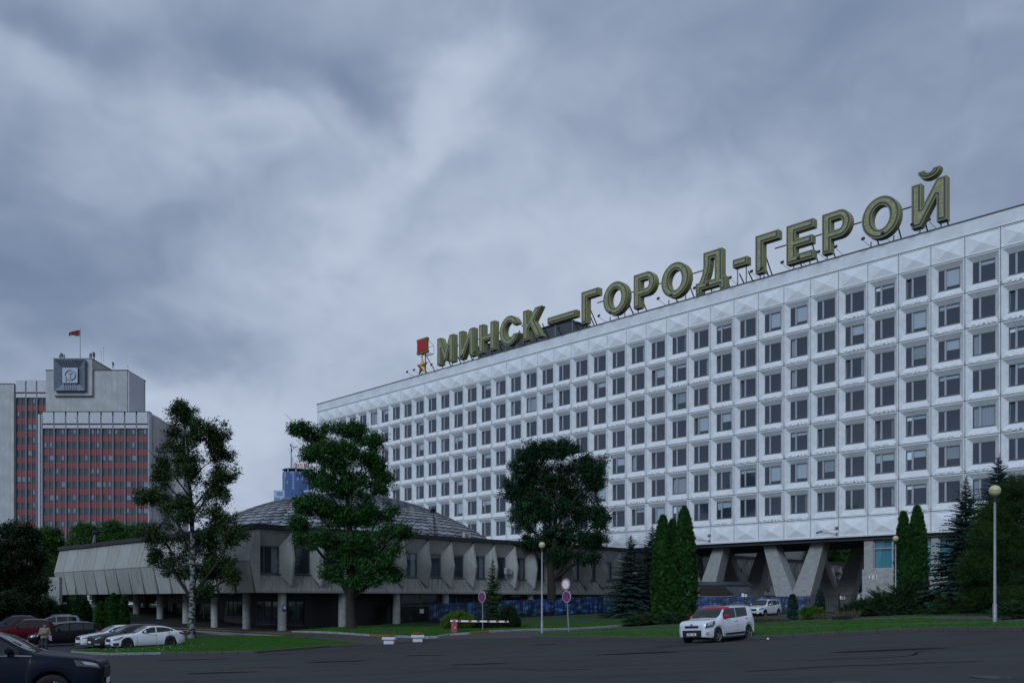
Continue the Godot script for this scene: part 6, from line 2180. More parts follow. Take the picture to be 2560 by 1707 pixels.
	juniper("spreading_juniper", "low juniper at the right edge beyond the tall lamp", "bush", "", on_ground(25.2, 43.5, -0.05), [[0, 0.35, 0, 1.0, 0.6], [-1.0, 0.25, 0.3, 0.8, 0.4], [1.2, 0.5, -0.2, 1.1, 0.8]], l_juniper, 84, 190, 0.4)
	# shrubs
	var base_b := on_ground(-4.25, 70.0, -0.05)
	bush("round_bush", "round yellow-green clipped bush behind the barrier post", base_b, [[0, 0.75, 0, 1.25, 0.85, 1.1], [-0.6, 0.6, 0.3, 0.75, 0.65, 0.7], [0.6, 0.7, 0.2, 0.75, 0.75, 0.7], [0, 1.0, 0, 0.8, 0.65, 0.8]], 2600, c_tiny, l_lime, 91, 0.8)
	bush("dark_bush", "dark rounded bush right of the young larch", on_ground(-0.25, 72.0, -0.05), [[0, 1.0, 0, 0.8, 1.0, 0.8], [0.3, 0.6, 0.3, 0.75, 0.6, 0.7]], 1600, c_tiny, l_dark, 92, 0.9)
	bush("dark_bush", "low dark shrub between the round bush and the larch", on_ground(-2.7, 70.5, -0.05), [[0, 0.45, 0, 1.0, 0.55, 0.7], [0.9, 0.5, -0.2, 0.8, 0.6, 0.6]], 1400, c_tiny, l_dark, 93, 0.9)
	bush("dark_bush", "low dark round shrub below the round pale letters", on_ground(-45.0, 87.0, -0.05), [[0, 0.9, 0, 0.95, 0.7, 0.8], [-0.7, 0.7, 0.1, 0.7, 0.6, 0.7], [0.7, 0.8, 0, 0.6, 0.6, 0.6]], 1500, c_tiny, l_bright, 94, 1.0)
	for q in [[20, 84.0, "dark cone-shaped shrub at the far left before the concrete pavilion"], [52, 85.0, "second dark cone-shaped shrub from the left edge"], [-20, 84.0, "dark cone-shaped shrub cut by the left edge"]]:
		thuja("dark_shrub", q[2], "dark shrubs at the far left", on_ground((q[0] - 1280.0) / 2217.0 * q[1], q[1], -0.1), [[0, 0, 2.3, 0.8], [0.6, 0.1, 1.6, 0.7], [-0.6, 0.1, 1.4, 0.7]], l_juniper, 300 + int(q[0]), 1100)
	# flower bed by the hooped fence
	bush("flower_shrub", "yellowish leafy shrub in the flower bed by the hooped fence", on_ground(22.2, 66.0, -0.05), [[0, 0.6, 0, 0.8, 0.6, 0.5], [0.5, 0.5, 0.1, 0.6, 0.5, 0.5]], 750, c_tiny, l_lime, 95, 1.0)
	for q in [[21.2, 67.0, 2.0, "upright grey-green juniper in the flower bed, left of two"], [23.6, 68.0, 2.2, "upright grey-green juniper in the flower bed, right of two"]]:
		thuja("upright_juniper", q[3], "upright junipers in the flower bed", on_ground(q[0], q[1], -0.1), [[0, 0, q[2], 0.27], [0.14, 0, q[2] * 0.8, 0.18]], l_spruce, int(q[0] * 10), 1900)
	grass_clump("ornamental_grass", "tan feathery ornamental grass at the right of the flower bed", on_ground(23.6, 62.5), 0.8, 0.75, lin(0.085, 0.072, 0.036), 160)
	grass_clump("ornamental_grass", "tan feathery grass between yellowish shrub and upright juniper", on_ground(22.4, 64.0), 0.6, 0.55, lin(0.07, 0.065, 0.036), 130)
	grass_clump("heather", "dark purple heather low in front of the tan grass", on_ground(22.6, 60.7), 0.7, 0.35, lin(0.022, 0.012, 0.030), 260)
	grass_clump("heather", "brownish dry perennials in the flower bed below the white car behind", on_ground(18.8, 64.5), 1.3, 0.32, lin(0.040, 0.036, 0.018), 320)
	grass_clump("heather", "greenish low perennials at the left of the flower bed", on_ground(17.4, 65.5), 1.2, 0.45, lin(0.030, 0.045, 0.018), 360)
	# short grass on the lawns
	var blade := MB.new()
	var bg := RandomNumberGenerator.new()
	bg.seed = 5
	for j in 7:
		var p := Vector3(bg.randf_range(-0.06, 0.06), 0, bg.randf_range(-0.06, 0.06))
		var a := bg.randf() * TAU
		var s := Vector3(cos(a), 0, sin(a)) * 0.008
		blade.tri(p - s, p + s, p + Vector3(bg.randf_range(-0.05, 0.05), bg.randf_range(0.05, 0.10), bg.randf_range(-0.05, 0.05)))
	var tuft := blade.done()
	var lg := leaf_mat("grass_blade", lin(0.036, 0.120, 0.014), 0.2)
	lawn_grass("grass on the small kerbed lawn by the parked cars", ISLAND, 0.085, 24000, tuft, lg, 101, 200.0)
	lawn_grass("grass on the middle lawn behind the white kerb", CENTRE, 0.10, 20000, tuft, lg, 102, 78.0)
	lawn_grass("grass on the right-hand lawn above the grey kerb", STRIP, 0.12, 26000, tuft, lg, 103, 62.0)
	# clover flowers on the small lawn
	var fl := MB.new()
	fl.cbox(Vector3(0, 0.10, 0), Vector3(0.025, 0.025, 0.025))
	var xfs := []
	for j in 70:
		var x := g.randf_range(-25.0, -18.0)
		var d := g.randf_range(48.0, 58.0)
		if inside(ISLAND, x, d): xfs.append(Transform3D(Basis.from_scale(Vector3.ONE * g.randf_range(0.7, 1.3)), on_ground(x, d, 0.085)))
	var fm := leaf_mat("clover_white", lin(0.4, 0.4, 0.38), 0.1)
	tag(scatter("clover", null, fl.done(), fm, xfs, g), "white clover heads in the grass before the white sedan", "flowers", "", "stuff")

func grass_clump(called: String, label: String, at: Vector3, r: float, h: float, c: Color, n: int):
	var t := thing(called, label, "plant", at)
	var g := RandomNumberGenerator.new()
	g.seed = int(at.x * 100)
	var b := MB.new()
	for k in n:
		var a := g.randf() * TAU
		var q := sqrt(g.randf()) * r
		var p := Vector3(cos(a) * q, 0.05, sin(a) * q * 0.7)
		var d := Vector3(cos(a) * 0.35 * q / r + g.randfn() * 0.15, 1, sin(a) * 0.3 * q / r + g.randfn() * 0.15).normalized()
		var l := h * g.randf_range(0.6, 1.15)
		var s := d.cross(Vector3(g.randfn(), 0, g.randfn())).normalized() * 0.014
		b.tri(p - s, p + s, p + d * l)
		b.tri(p + d * l * 0.6 - s * 2.2, p + d * l * 0.6 + s * 2.2, p + d * l * 1.05)
	var m := mat("plant_%d" % taken.size(), c, 0.9)
	var o := put("blades", b.done(), m, t)
	o.set_meta("kind", "stuff")

func lawn_grass(label: String, area: Array, lift: float, n: int, mesh: Mesh, m: Material, sd: int, far: float):
	var g := RandomNumberGenerator.new()
	g.seed = sd
	var p := PackedVector2Array()
	var lo := Vector2(1e6, 1e6)
	var hi := -lo
	for q in area:
		var v := Vector2(q[0], q[1])
		p.append(v)
		lo = lo.min(v)
		hi = hi.max(v)
	hi.y = minf(hi.y, far)
	hi.x = minf(hi.x, 36.0)
	var noise := FastNoiseLite.new()
	noise.seed = sd
	noise.frequency = 0.12
	var xfs := []
	var tries := 0
	while xfs.size() < n and tries < n * 8:
		tries += 1
		var x := g.randf_range(lo.x, hi.x)
		var d := g.randf_range(lo.y, hi.y)
		if not Geometry2D.is_point_in_polygon(Vector2(x, d), p): continue
		if area == STRIP and (inside(PATH_NEAR, x, d) or inside(PATH_FAR, x, d) or inside(BED, x, d)): continue
		var s := g.randf_range(0.6, 1.2) * (1.0 + 0.5 * noise.get_noise_2d(x, d))
		xfs.append(Transform3D(Basis(Vector3.UP, g.randf() * TAU).scaled(Vector3.ONE * s), on_ground(x, d, lift - 0.005)))
	tag(scatter("grass", null, mesh, m, xfs, g, 0.55, 1.3), label, "grass", "", "stuff")

# ---------------------------------------------------------------- lamps, signs, barrier, planters
func disc(r: float, deep: float, n := 40) -> ArrayMesh:
	var b := MB.new()
	var p := PackedVector2Array()
	for k in n: p.append(Vector2(cos(TAU * k / n), sin(TAU * k / n)) * r)
	b.extrude(p, 0.0, deep)
	return b.done()

func ring(r0: float, r1: float, z0: float, z1: float, n := 40) -> ArrayMesh:
	var b := MB.new()
	for k in n:
		var a := TAU * k / n
		var e := TAU * (k + 1) / n
		var i0 := Vector3(cos(a) * r0, sin(a) * r0, z1)
		var i1 := Vector3(cos(e) * r0, sin(e) * r0, z1)
		var o0 := Vector3(cos(a) * r1, sin(a) * r1, z1)
		var o1 := Vector3(cos(e) * r1, sin(e) * r1, z1)
		b.quad(i0, o0, o1, i1)
		var d := Vector3(0, 0, z0 - z1)
		b.quad(o0 + d, o1 + d, o1, o0)
		b.quad(i1 + d, i0 + d, i0, i1)
	return b.done()

func lamp(label: String, at: Vector3, h: float, r: float, lean := 0.0):
	var t := thing("globe_lamp", label, "street lamp", at, 0.0, "globe lamps along the lawns")
	var b := MB.new(true)
	b.path_tube([Vector3(0, -0.1, 0), Vector3(0, 0.9, 0), Vector3(lean * 0.2, 0.92, 0), Vector3(lean, h - r - 0.25, 0)], [0.085, 0.085, 0.062, 0.05], 12)
	put("pole", b.done(), M.galvanised, t)
	var c := MB.new(true)
	c.lathe([Vector2(0.05, -0.12), Vector2(0.075, 0.0), Vector2(0.10, 0.10), Vector2(0.13, 0.14), Vector2(0.02, 0.15)], 16)
	put("collar", c.done(), M.steel_dark, t, Vector3(lean, h - r - 0.14, 0))
	var g := MB.new(true)
	var prof := []
	for k in 17: prof.append(Vector2(maxf(0.001, sin(PI * k / 16.0) * r), -cos(PI * k / 16.0) * r))
	g.lathe(prof, 28)
	put("globe", g.done(), M.globe, t, Vector3(lean, h, 0))
	put("seam", ring(r + 0.001, r + 0.006, -0.008, 0.008), M.letter_channel, t, Vector3(lean, h, 0)).rotation.x = PI / 2

func no_stopping(t: Node3D, at: Vector3, r: float):
	var s := sub("sign_disc", t, at)
	put("disc", disc(r, 0.02), M.blue, s)
	put("red_ring", ring(r * 0.82, r + 0.002, 0.004, 0.026), M.red, s)
	for a in [PI / 4, -PI / 4]:
		var c := put("red_bar", one_box(Vector3(-r * 0.84, -r * 0.075, 0.021), Vector3(r * 0.84, r * 0.075, 0.0245 + a * 0.001)), M.red, s)
		c.rotation.z = a
	put("white_rim", ring(r + 0.003, r + 0.022, 0.0, 0.022), M.white, s)

func make_street_things():
	lamp("slim globe lamp on the lawn kerb between the two sign posts", on_ground(2.03, 60.15), 3.69 + EYE - ground(2.03, -60.15), 0.217)
	lamp("tall nearest globe lamp on the right-hand lawn", on_ground(20.96, 38.5, 0.05), 4.67 + EYE - ground(20.96, -38.5), 0.243)
	lamp("farther globe lamp left of the slim thujas before the teal windows", on_ground(30.28, 70.0), 4.81 + EYE - ground(30.28, -70.0), 0.229)
	# signs
	var at := on_ground(-2.14, 65.0, 0.08)
	var s := thing("road_sign", "blue and red no stopping sign on a post in front of the young larch", "road sign", at)
	var b := MB.new()
	var top := 0.19 + EYE - at.y
	b.tube(Vector3(0, -0.2, 0), Vector3(-0.03, top + 0.42, 0), 0.038, 0.038, 8)
	put("post", b.done(), M.galvanised, s)
	no_stopping(s, Vector3(-0.05, top, 0.05), 0.36)
	for c in s.get_children():
		if c.name.begins_with("sign_disc"): c.rotation.y = deg_to_rad(-46)
	at = on_ground(3.9, 60.5, 0.08)
	s = thing("road_sign", "leaning post with a white round sign above a no stopping sign", "road sign", at)
	b = MB.new()
	top = 1.04 + EYE - at.y
	b.tube(Vector3(0, -0.2, 0), Vector3(-0.22, top + 0.35, 0), 0.04, 0.04, 8)
	b.tube(Vector3(0, -0.2, 0), Vector3(-0.11, top * 0.42, 0), 0.05, 0.05, 8)
	put("post", b.done(), M.galvanised, s)
	no_stopping(s, Vector3(-0.17, top - 0.84, 0.05), 0.37)
	var w := sub("white_sign", s, Vector3(-0.23, top, 0.05))
	put("disc", disc(0.37, 0.02), M.white, w)
	put("red_ring", ring(0.30, 0.372, 0.004, 0.026), M.red, w)
	put("white_rim", ring(0.373, 0.392, 0.0, 0.022), M.white, w)
	for c in s.get_children():
		if c is Node3D and (c.name.begins_with("sign_disc") or c.name.begins_with("white_sign")): c.rotation.y = deg_to_rad(-46)
	# barrier
	at = on_ground(-4.10, 63.0, 0.0)
	var br := thing("barrier", "pink-red barrier post with a lowered red and white striped arm", "barrier", at)
	b = MB.new()
	b.bevel_box(Vector3(0, 0.5, 0), Vector3(0.44, 1.02, 0.34), 0.03)
	put("post", b.done(), M.pink_red, br)
	put("post_cap", one_box(Vector3(-0.25, 1.012, -0.2), Vector3(0.25, 1.06, 0.2)), M.red, br)
	var cap := MB.new()
	cap.xf = Transform3D(Basis(Vector3.RIGHT, 0.0), Vector3(0.05, 0.45, 0.17))
	cap.extrude(PackedVector2Array([Vector2(-0.03, -0.05), Vector2(0.03, -0.05), Vector2(0.03, 0.05), Vector2(-0.03, 0.05)]), 0.0, 0.02)
	put("lock", cap.done(), M.white, br)
	var arm := put("arm", one_box(Vector3(-0.28, 0.86, 0.172), Vector3(3.84, 0.98, 0.222)), M.white, br)
	arm.rotation.z = -0.012
	for x in [0.25, 1.0, 1.6, 2.3, 2.95, 3.55]:
		put("red_stripe", one_box(Vector3(x, 0.872, 0.168), Vector3(x + 0.22, 0.984, 0.226)), M.red, arm)
	put("joint", disc(0.1, 0.08, 16), M.steel_grey, br, Vector3(0, 0.92, 0.16))
	# planters with red flowers
	for p in [[-7.51, 54.25, 0.0, "white concrete planter with red flowers nearer to the small lawn, left of two"], [-5.96, 56.0, 0.12, "white concrete planter with red flowers next to the barrier, right of two"]]:
		var t := thing("flower_planter", p[3], "planter", on_ground(p[0], p[1]), p[2], "planters on the road edge")
		b = MB.new()
		b.bevel_box(Vector3(0, 0.13, 0), Vector3(0.60, 0.28, 0.60), 0.02)
		put("foot", b.done(), M.planter_white, t)
		b = MB.new()
		b.bevel_box(Vector3(0, 0.35, 0), Vector3(0.80, 0.17, 0.80), 0.02)
		put("bowl", b.done(), M.planter_white, t)
		put("soil", one_box(Vector3(-0.36, 0.42, -0.36), Vector3(0.36, 0.445, 0.36)), M.soil, t)
		var g := RandomNumberGenerator.new()
		g.seed = int(p[1])
		var leaf := MB.new()
		var fl := MB.new()
		for k in 120:
			var q := Vector3(g.randf_range(-0.3, 0.3), 0.44, g.randf_range(-0.3, 0.3))
			var d := Vector3(g.randfn() * 0.5, 1, g.randfn() * 0.5).normalized() * g.randf_range(0.05, 0.14)
			var sd := d.cross(Vector3(g.randfn(), 0, g.randfn())).normalized() * 0.03
			leaf.tri(q - sd, q + sd, q + d)
			if k % 2 == 0:
				var e := q + d * 1.1
				fl.cbox(e, Vector3(0.05, 0.035, 0.05))
		put("leaves", leaf.done(), M.bush_lime, t).set_meta("kind", "stuff")
		put("flowers", fl.done(), M.red, t).set_meta("kind", "stuff")
	# manhole covers in the road
	for p in [[6.6, 17.2, "round iron manhole cover in the foreground asphalt, left of two"], [9.4, 17.4, "round iron manhole cover in the foreground asphalt near the right corner"]]:
		var c := MB.new()
		c.lathe([Vector2(0.36, -0.03), Vector2(0.36, 0.012), Vector2(0.30, 0.012), Vector2(0.295, 0.006), Vector2(0.001, 0.006)], 28)
		var o := put("manhole_cover", c.done(), M.steel_dark, null, on_ground(p[0], p[1]))
		tag(o, p[2], "manhole cover", "manhole covers")
	# a scrap of paper at the kerb
	var sc := MB.new()
	sc.tri(Vector3(-0.06, 0, 0.03), Vector3(0.06, 0, 0.04), Vector3(0.0, 0.07, 0))
	sc.tri(Vector3(0.06, 0, 0.04), Vector3(0.07, 0.0, -0.05), Vector3(0.0, 0.07, 0))
	sc.tri(Vector3(-0.06, 0, 0.03), Vector3(0.0, 0.07, 0), Vector3(-0.05, 0, -0.06))
	tag(put("paper_scrap", sc.done(), M.white, null, on_ground(11.6, 40.2, 0.01)), "crumpled white scrap of paper on the road behind the hatchback", "litter")
	# bicycle against the dark wall of the hall
	var bt := thing("bicycle", "dark bicycle leaning on the hall's stone wall", "bicycle")
	var hp := hall_frame() * Vector3(15.9, 0, -0.55)
	bt.position = Vector3(hp.x, ground(hp.x, hp.z) + 0.1, hp.z)
	bt.rotation = Vector3(-0.12, deg_to_rad(44.93), 0)
	for x in [-0.52, 0.52]:
		var wh := sub("wheel", bt, Vector3(x, 0.34, 0))
		var ty := MB.new(true)
		for k in 28:
			var a := TAU * k / 28.0
			var e := TAU * (k + 1) / 28.0
			ty.tube(Vector3(cos(a), sin(a), 0) * 0.33, Vector3(cos(e), sin(e), 0) * 0.33, 0.02, 0.02, 6, false)
		put("tyre", ty.done(), M.black, wh)
		var sp := MB.new()
		for k in 12:
			var a := TAU * k / 12.0
			sp.tube(Vector3.ZERO, Vector3(cos(a), sin(a), 0) * 0.32, 0.003, 0.003, 3, false)
		put("spokes", sp.done(), M.galvanised, wh)
	b = MB.new()
	for q in [[Vector3(-0.52, 0.34, 0), Vector3(-0.08, 0.32, 0)], [Vector3(-0.08, 0.32, 0), Vector3(-0.2, 0.85, 0)], [Vector3(-0.52, 0.34, 0), Vector3(-0.18, 0.78, 0)], [Vector3(-0.08, 0.32, 0), Vector3(0.36, 0.80, 0)], [Vector3(-0.18, 0.78, 0), Vector3(0.35, 0.84, 0)], [Vector3(0.52, 0.34, 0), Vector3(0.34, 0.95, 0)]]:
		b.tube(q[0], q[1], 0.017, 0.017, 6)
	put("frame", b.done(), M.steel_dark, bt)
	b = MB.new()
	b.bevel_box(Vector3(-0.21, 0.88, 0), Vector3(0.26, 0.06, 0.13), 0.02)
	put("saddle", b.done(), M.black, bt)
	b = MB.new()
	b.tube(Vector3(0.33, 1.0, -0.28), Vector3(0.33, 1.0, 0.28), 0.014, 0.014, 6)
	put("handlebar", b.done(), M.black, bt)

# ---------------------------------------------------------------- cars
class Car:
	# shape of one car, lengths measured back from the front bumper
	var L := 4.4
	var W := 1.8
	var top := []
	var belt := []
	var plan := []
	var sill := 0.22
	var wheels := [0.85, 3.5]
	var wr := 0.33
	var ra := 0.39
	var glass := [1.0, 1.7, 3.4, 4.0]     # windscreen base, roof start, roof end, rear window base
	var side := [[1.5, 2.4], [2.45, 3.3]]
	var tumble := 0.30
	func at(list: Array, s: float) -> float:
		for i in list.size() - 1:
			if s <= list[i + 1][0]:
				var f := clampf((s - list[i][0]) / maxf(1e-4, list[i + 1][0] - list[i][0]), 0.0, 1.0)
				# rounded between points
				var m0: float = _slope(list, i)
				var m1: float = _slope(list, i + 1)
				var h: float = list[i + 1][0] - list[i][0]
				var f2 := f * f
				var f3 := f2 * f
				return (2 * f3 - 3 * f2 + 1) * list[i][1] + (f3 - 2 * f2 + f) * h * m0 + (-2 * f3 + 3 * f2) * list[i + 1][1] + (f3 - f2) * h * m1
		return list[-1][1]
	func _slope(list: Array, i: int) -> float:
		if i == 0 or i == list.size() - 1: return 0.0 if list.size() < 3 else (list[1][1] - list[0][1]) / (list[1][0] - list[0][0]) if i == 0 else (list[-1][1] - list[-2][1]) / (list[-1][0] - list[-2][0])
		var a: float = (list[i][1] - list[i - 1][1]) / (list[i][0] - list[i - 1][0])
		var b: float = (list[i + 1][1] - list[i][1]) / (list[i + 1][0] - list[i][0])
		if a * b <= 0.0: return 0.0
		return 2.0 * a * b / (a + b)
	func low(s: float) -> float:
		var y := sill
		if s < 0.3: y += 0.06 * (1.0 - s / 0.3)
		if s > L - 0.4: y += 0.12 * (1.0 - (L - s) / 0.4)
		for w in wheels:
			var d: float = absf(s - w)
			if d < ra: y = maxf(y, wr + sqrt(ra * ra - d * d))
		return y
	func section(s: float) -> Array:
		# right half, sill to roof centre, as Vector3(x forward, y, z)
		var w := at(plan, s) * W * 0.5
		var yb := at(belt, s)
		var yt := maxf(at(top, s), yb + 0.01)
		var y0 := minf(low(s), yb - 0.08)
		var g := yt - yb
		var k := smoothstep(0.12, 0.36, g)
		var tz := w * 0.93 - tumble * maxf(0.0, g - 0.1)
		var hz := [w * 0.93, w * 0.86, w * 0.76, w * 0.42, 0.0]
		var hy := [yb + g * 0.25, yb + g * 0.6, yb + g * 0.82, yb + g * 0.97, yt]
		var gz := [w * 0.935, tz, tz - 0.07, tz * 0.55, 0.0]
		var gy := [yb + 0.025, yt - 0.10, yt - 0.035, yt - 0.004, yt]
		var x := L * 0.5 - s
		var arch := 0.0
		for q in wheels:
			var d: float = absf(s - q)
			if d < ra + 0.08: arch = maxf(arch, 0.018 * (1.0 - pow(d / (ra + 0.08), 4.0)))
		var out := [Vector3(x, y0, w * 0.93 + arch), Vector3(x, y0 + (yb - y0) * 0.10, w * 0.985 + arch), Vector3(x, y0 + (yb - y0) * 0.42, w + arch), Vector3(x, y0 + (yb - y0) * 0.78, w * 0.995), Vector3(x, yb, w * 0.955)]
		for i in 5:
			out.append(Vector3(x, lerpf(hy[i], gy[i], k), lerpf(hz[i], gz[i], k)))
		return out
	func surf(s: float, j: float, sgn: float, eps: float) -> Vector3:
		var a := section(s)
		var i := clampi(int(j), 0, 8)
		var p: Vector3 = a[i].lerp(a[i + 1], j - i)
		var b := section(s + 0.02)
		var q: Vector3 = b[i].lerp(b[i + 1], j - i)
		var t: Vector3 = (a[i + 1] - a[i])
		var n: Vector3 = (p - q).cross(t)
		if n.length() < 1e-6: n = Vector3(0, 0, 1)
		n = n.normalized()
		if n.z < 0 and j < 6.5: n = -n
		if j >= 6.5 and n.y < 0: n = -n
		p += n * eps
		return Vector3(p.x, p.y, p.z * sgn)

func car_patch(c: Car, s0: float, s1: float, j0: float, j1: float, sgn: float, eps: float, ns := 5, nj := 3, skew := 0.0) -> ArrayMesh:
	var b := MB.new(true)
	for i in ns:
		for j in nj:
			var pts := []
			for e in [[i, j], [i + 1, j], [i + 1, j + 1], [i, j + 1]]:
				var f: float = e[1] / float(nj)
				pts.append(c.surf(lerpf(s0, s1, e[0] / float(ns)) + skew * f, lerpf(j0, j1, f), sgn, eps))
			if sgn > 0: b.quad(pts[1], pts[0], pts[3], pts[2])
			else: b.quad(pts[0], pts[1], pts[2], pts[3])
	return b.done()

var wheel_cache := {}
func wheel(t: Node3D, at: Vector3, r: float, style: String, sgn: float):
	var w := sub("wheel", t, at)
	if sgn < 0: w.rotation.y = PI
	var key := "%s%.2f" % [style, r]
	if not wheel_cache.has(key):
		var ty := MB.new(true)
		var prof := [[r * 0.66, 0.10], [r * 0.70, 0.115], [r * 0.92, 0.11], [r * 0.985, 0.085], [r, 0.05], [r, -0.05], [r * 0.985, -0.085], [r * 0.9, -0.11], [r * 0.6, -0.11]]
		var n := 36
		for i in prof.size() - 1:
			for k in n:
				var a := TAU * k / n
				var e := TAU * (k + 1) / n
				var p: Array = prof[i]
				var q: Array = prof[i + 1]
				ty.quad(Vector3(cos(a) * p[0], sin(a) * p[0], p[1]), Vector3(cos(e) * p[0], sin(e) * p[0], p[1]), Vector3(cos(e) * q[0], sin(e) * q[0], q[1]), Vector3(cos(a) * q[0], sin(a) * q[0], q[1]))
		var rim := MB.new()
		var rr := r * 0.68
		for k in n:
			var a := TAU * k / n
			var e := TAU * (k + 1) / n
			rim.quad(Vector3(cos(a) * rr * 0.9, sin(a) * rr * 0.9, 0.085), Vector3(cos(a) * rr, sin(a) * rr, 0.105), Vector3(cos(e) * rr, sin(e) * rr, 0.105), Vector3(cos(e) * rr * 0.9, sin(e) * rr * 0.9, 0.085))
		var count := 10 if style == "dark" else 5 if style == "five" else 8
		for k in count:
			var a := TAU * k / count
			for off in ([0.0] if style == "dark" else [-0.10, 0.10]):
				var d := Vector3(cos(a + off), sin(a + off), 0)
				var s := Vector3(-sin(a), cos(a), 0) * rr * (0.035 if style == "dark" else 0.055)
				rim.quad(d * rr * 0.16 - s * 1.2 + Vector3(0, 0, 0.095), d * rr * 0.16 + s * 1.2 + Vector3(0, 0, 0.095), d * rr * 0.93 + s + Vector3(0, 0, 0.10), d * rr * 0.93 - s + Vector3(0, 0, 0.10))
		for k in 14:
			var a := TAU * k / 14.0
			var e := TAU * (k + 1) / 14.0
			rim.tri(Vector3(0, 0, 0.11), Vector3(cos(a) * rr * 0.2, sin(a) * rr * 0.2, 0.098), Vector3(cos(e) * rr * 0.2, sin(e) * rr * 0.2, 0.098))
		var hub := MB.new()
		for k in 20:
			var a := TAU * k / 20.0
			var e := TAU * (k + 1) / 20.0
			hub.tri(Vector3(0, 0, 0.03), Vector3(cos(a) * rr, sin(a) * rr, 0.03), Vector3(cos(e) * rr, sin(e) * rr, 0.03))
		wheel_cache[key] = [ty.done(), rim.done(), hub.done()]
	put("tyre", wheel_cache[key][0], M.tyre, w)
	put("rim", wheel_cache[key][1], M.rim_dark if style == "dark" else M.rim_silver, w)
	put("brake_disc", wheel_cache[key][2], M.dark_gap, w)

func paint(called: String, c: Color, metal := 0.0) -> StandardMaterial3D:
	var m := mat(called, c, 0.42, metal)
	m.clearcoat_enabled = true
	m.clearcoat = 0.9 if c.get_luminance() > 0.4 else 0.0
	if c.get_luminance() < 0.4:
		m.metallic_specular = 0.25
		m.roughness = 0.3
	m.clearcoat_roughness = 0.06
	return m

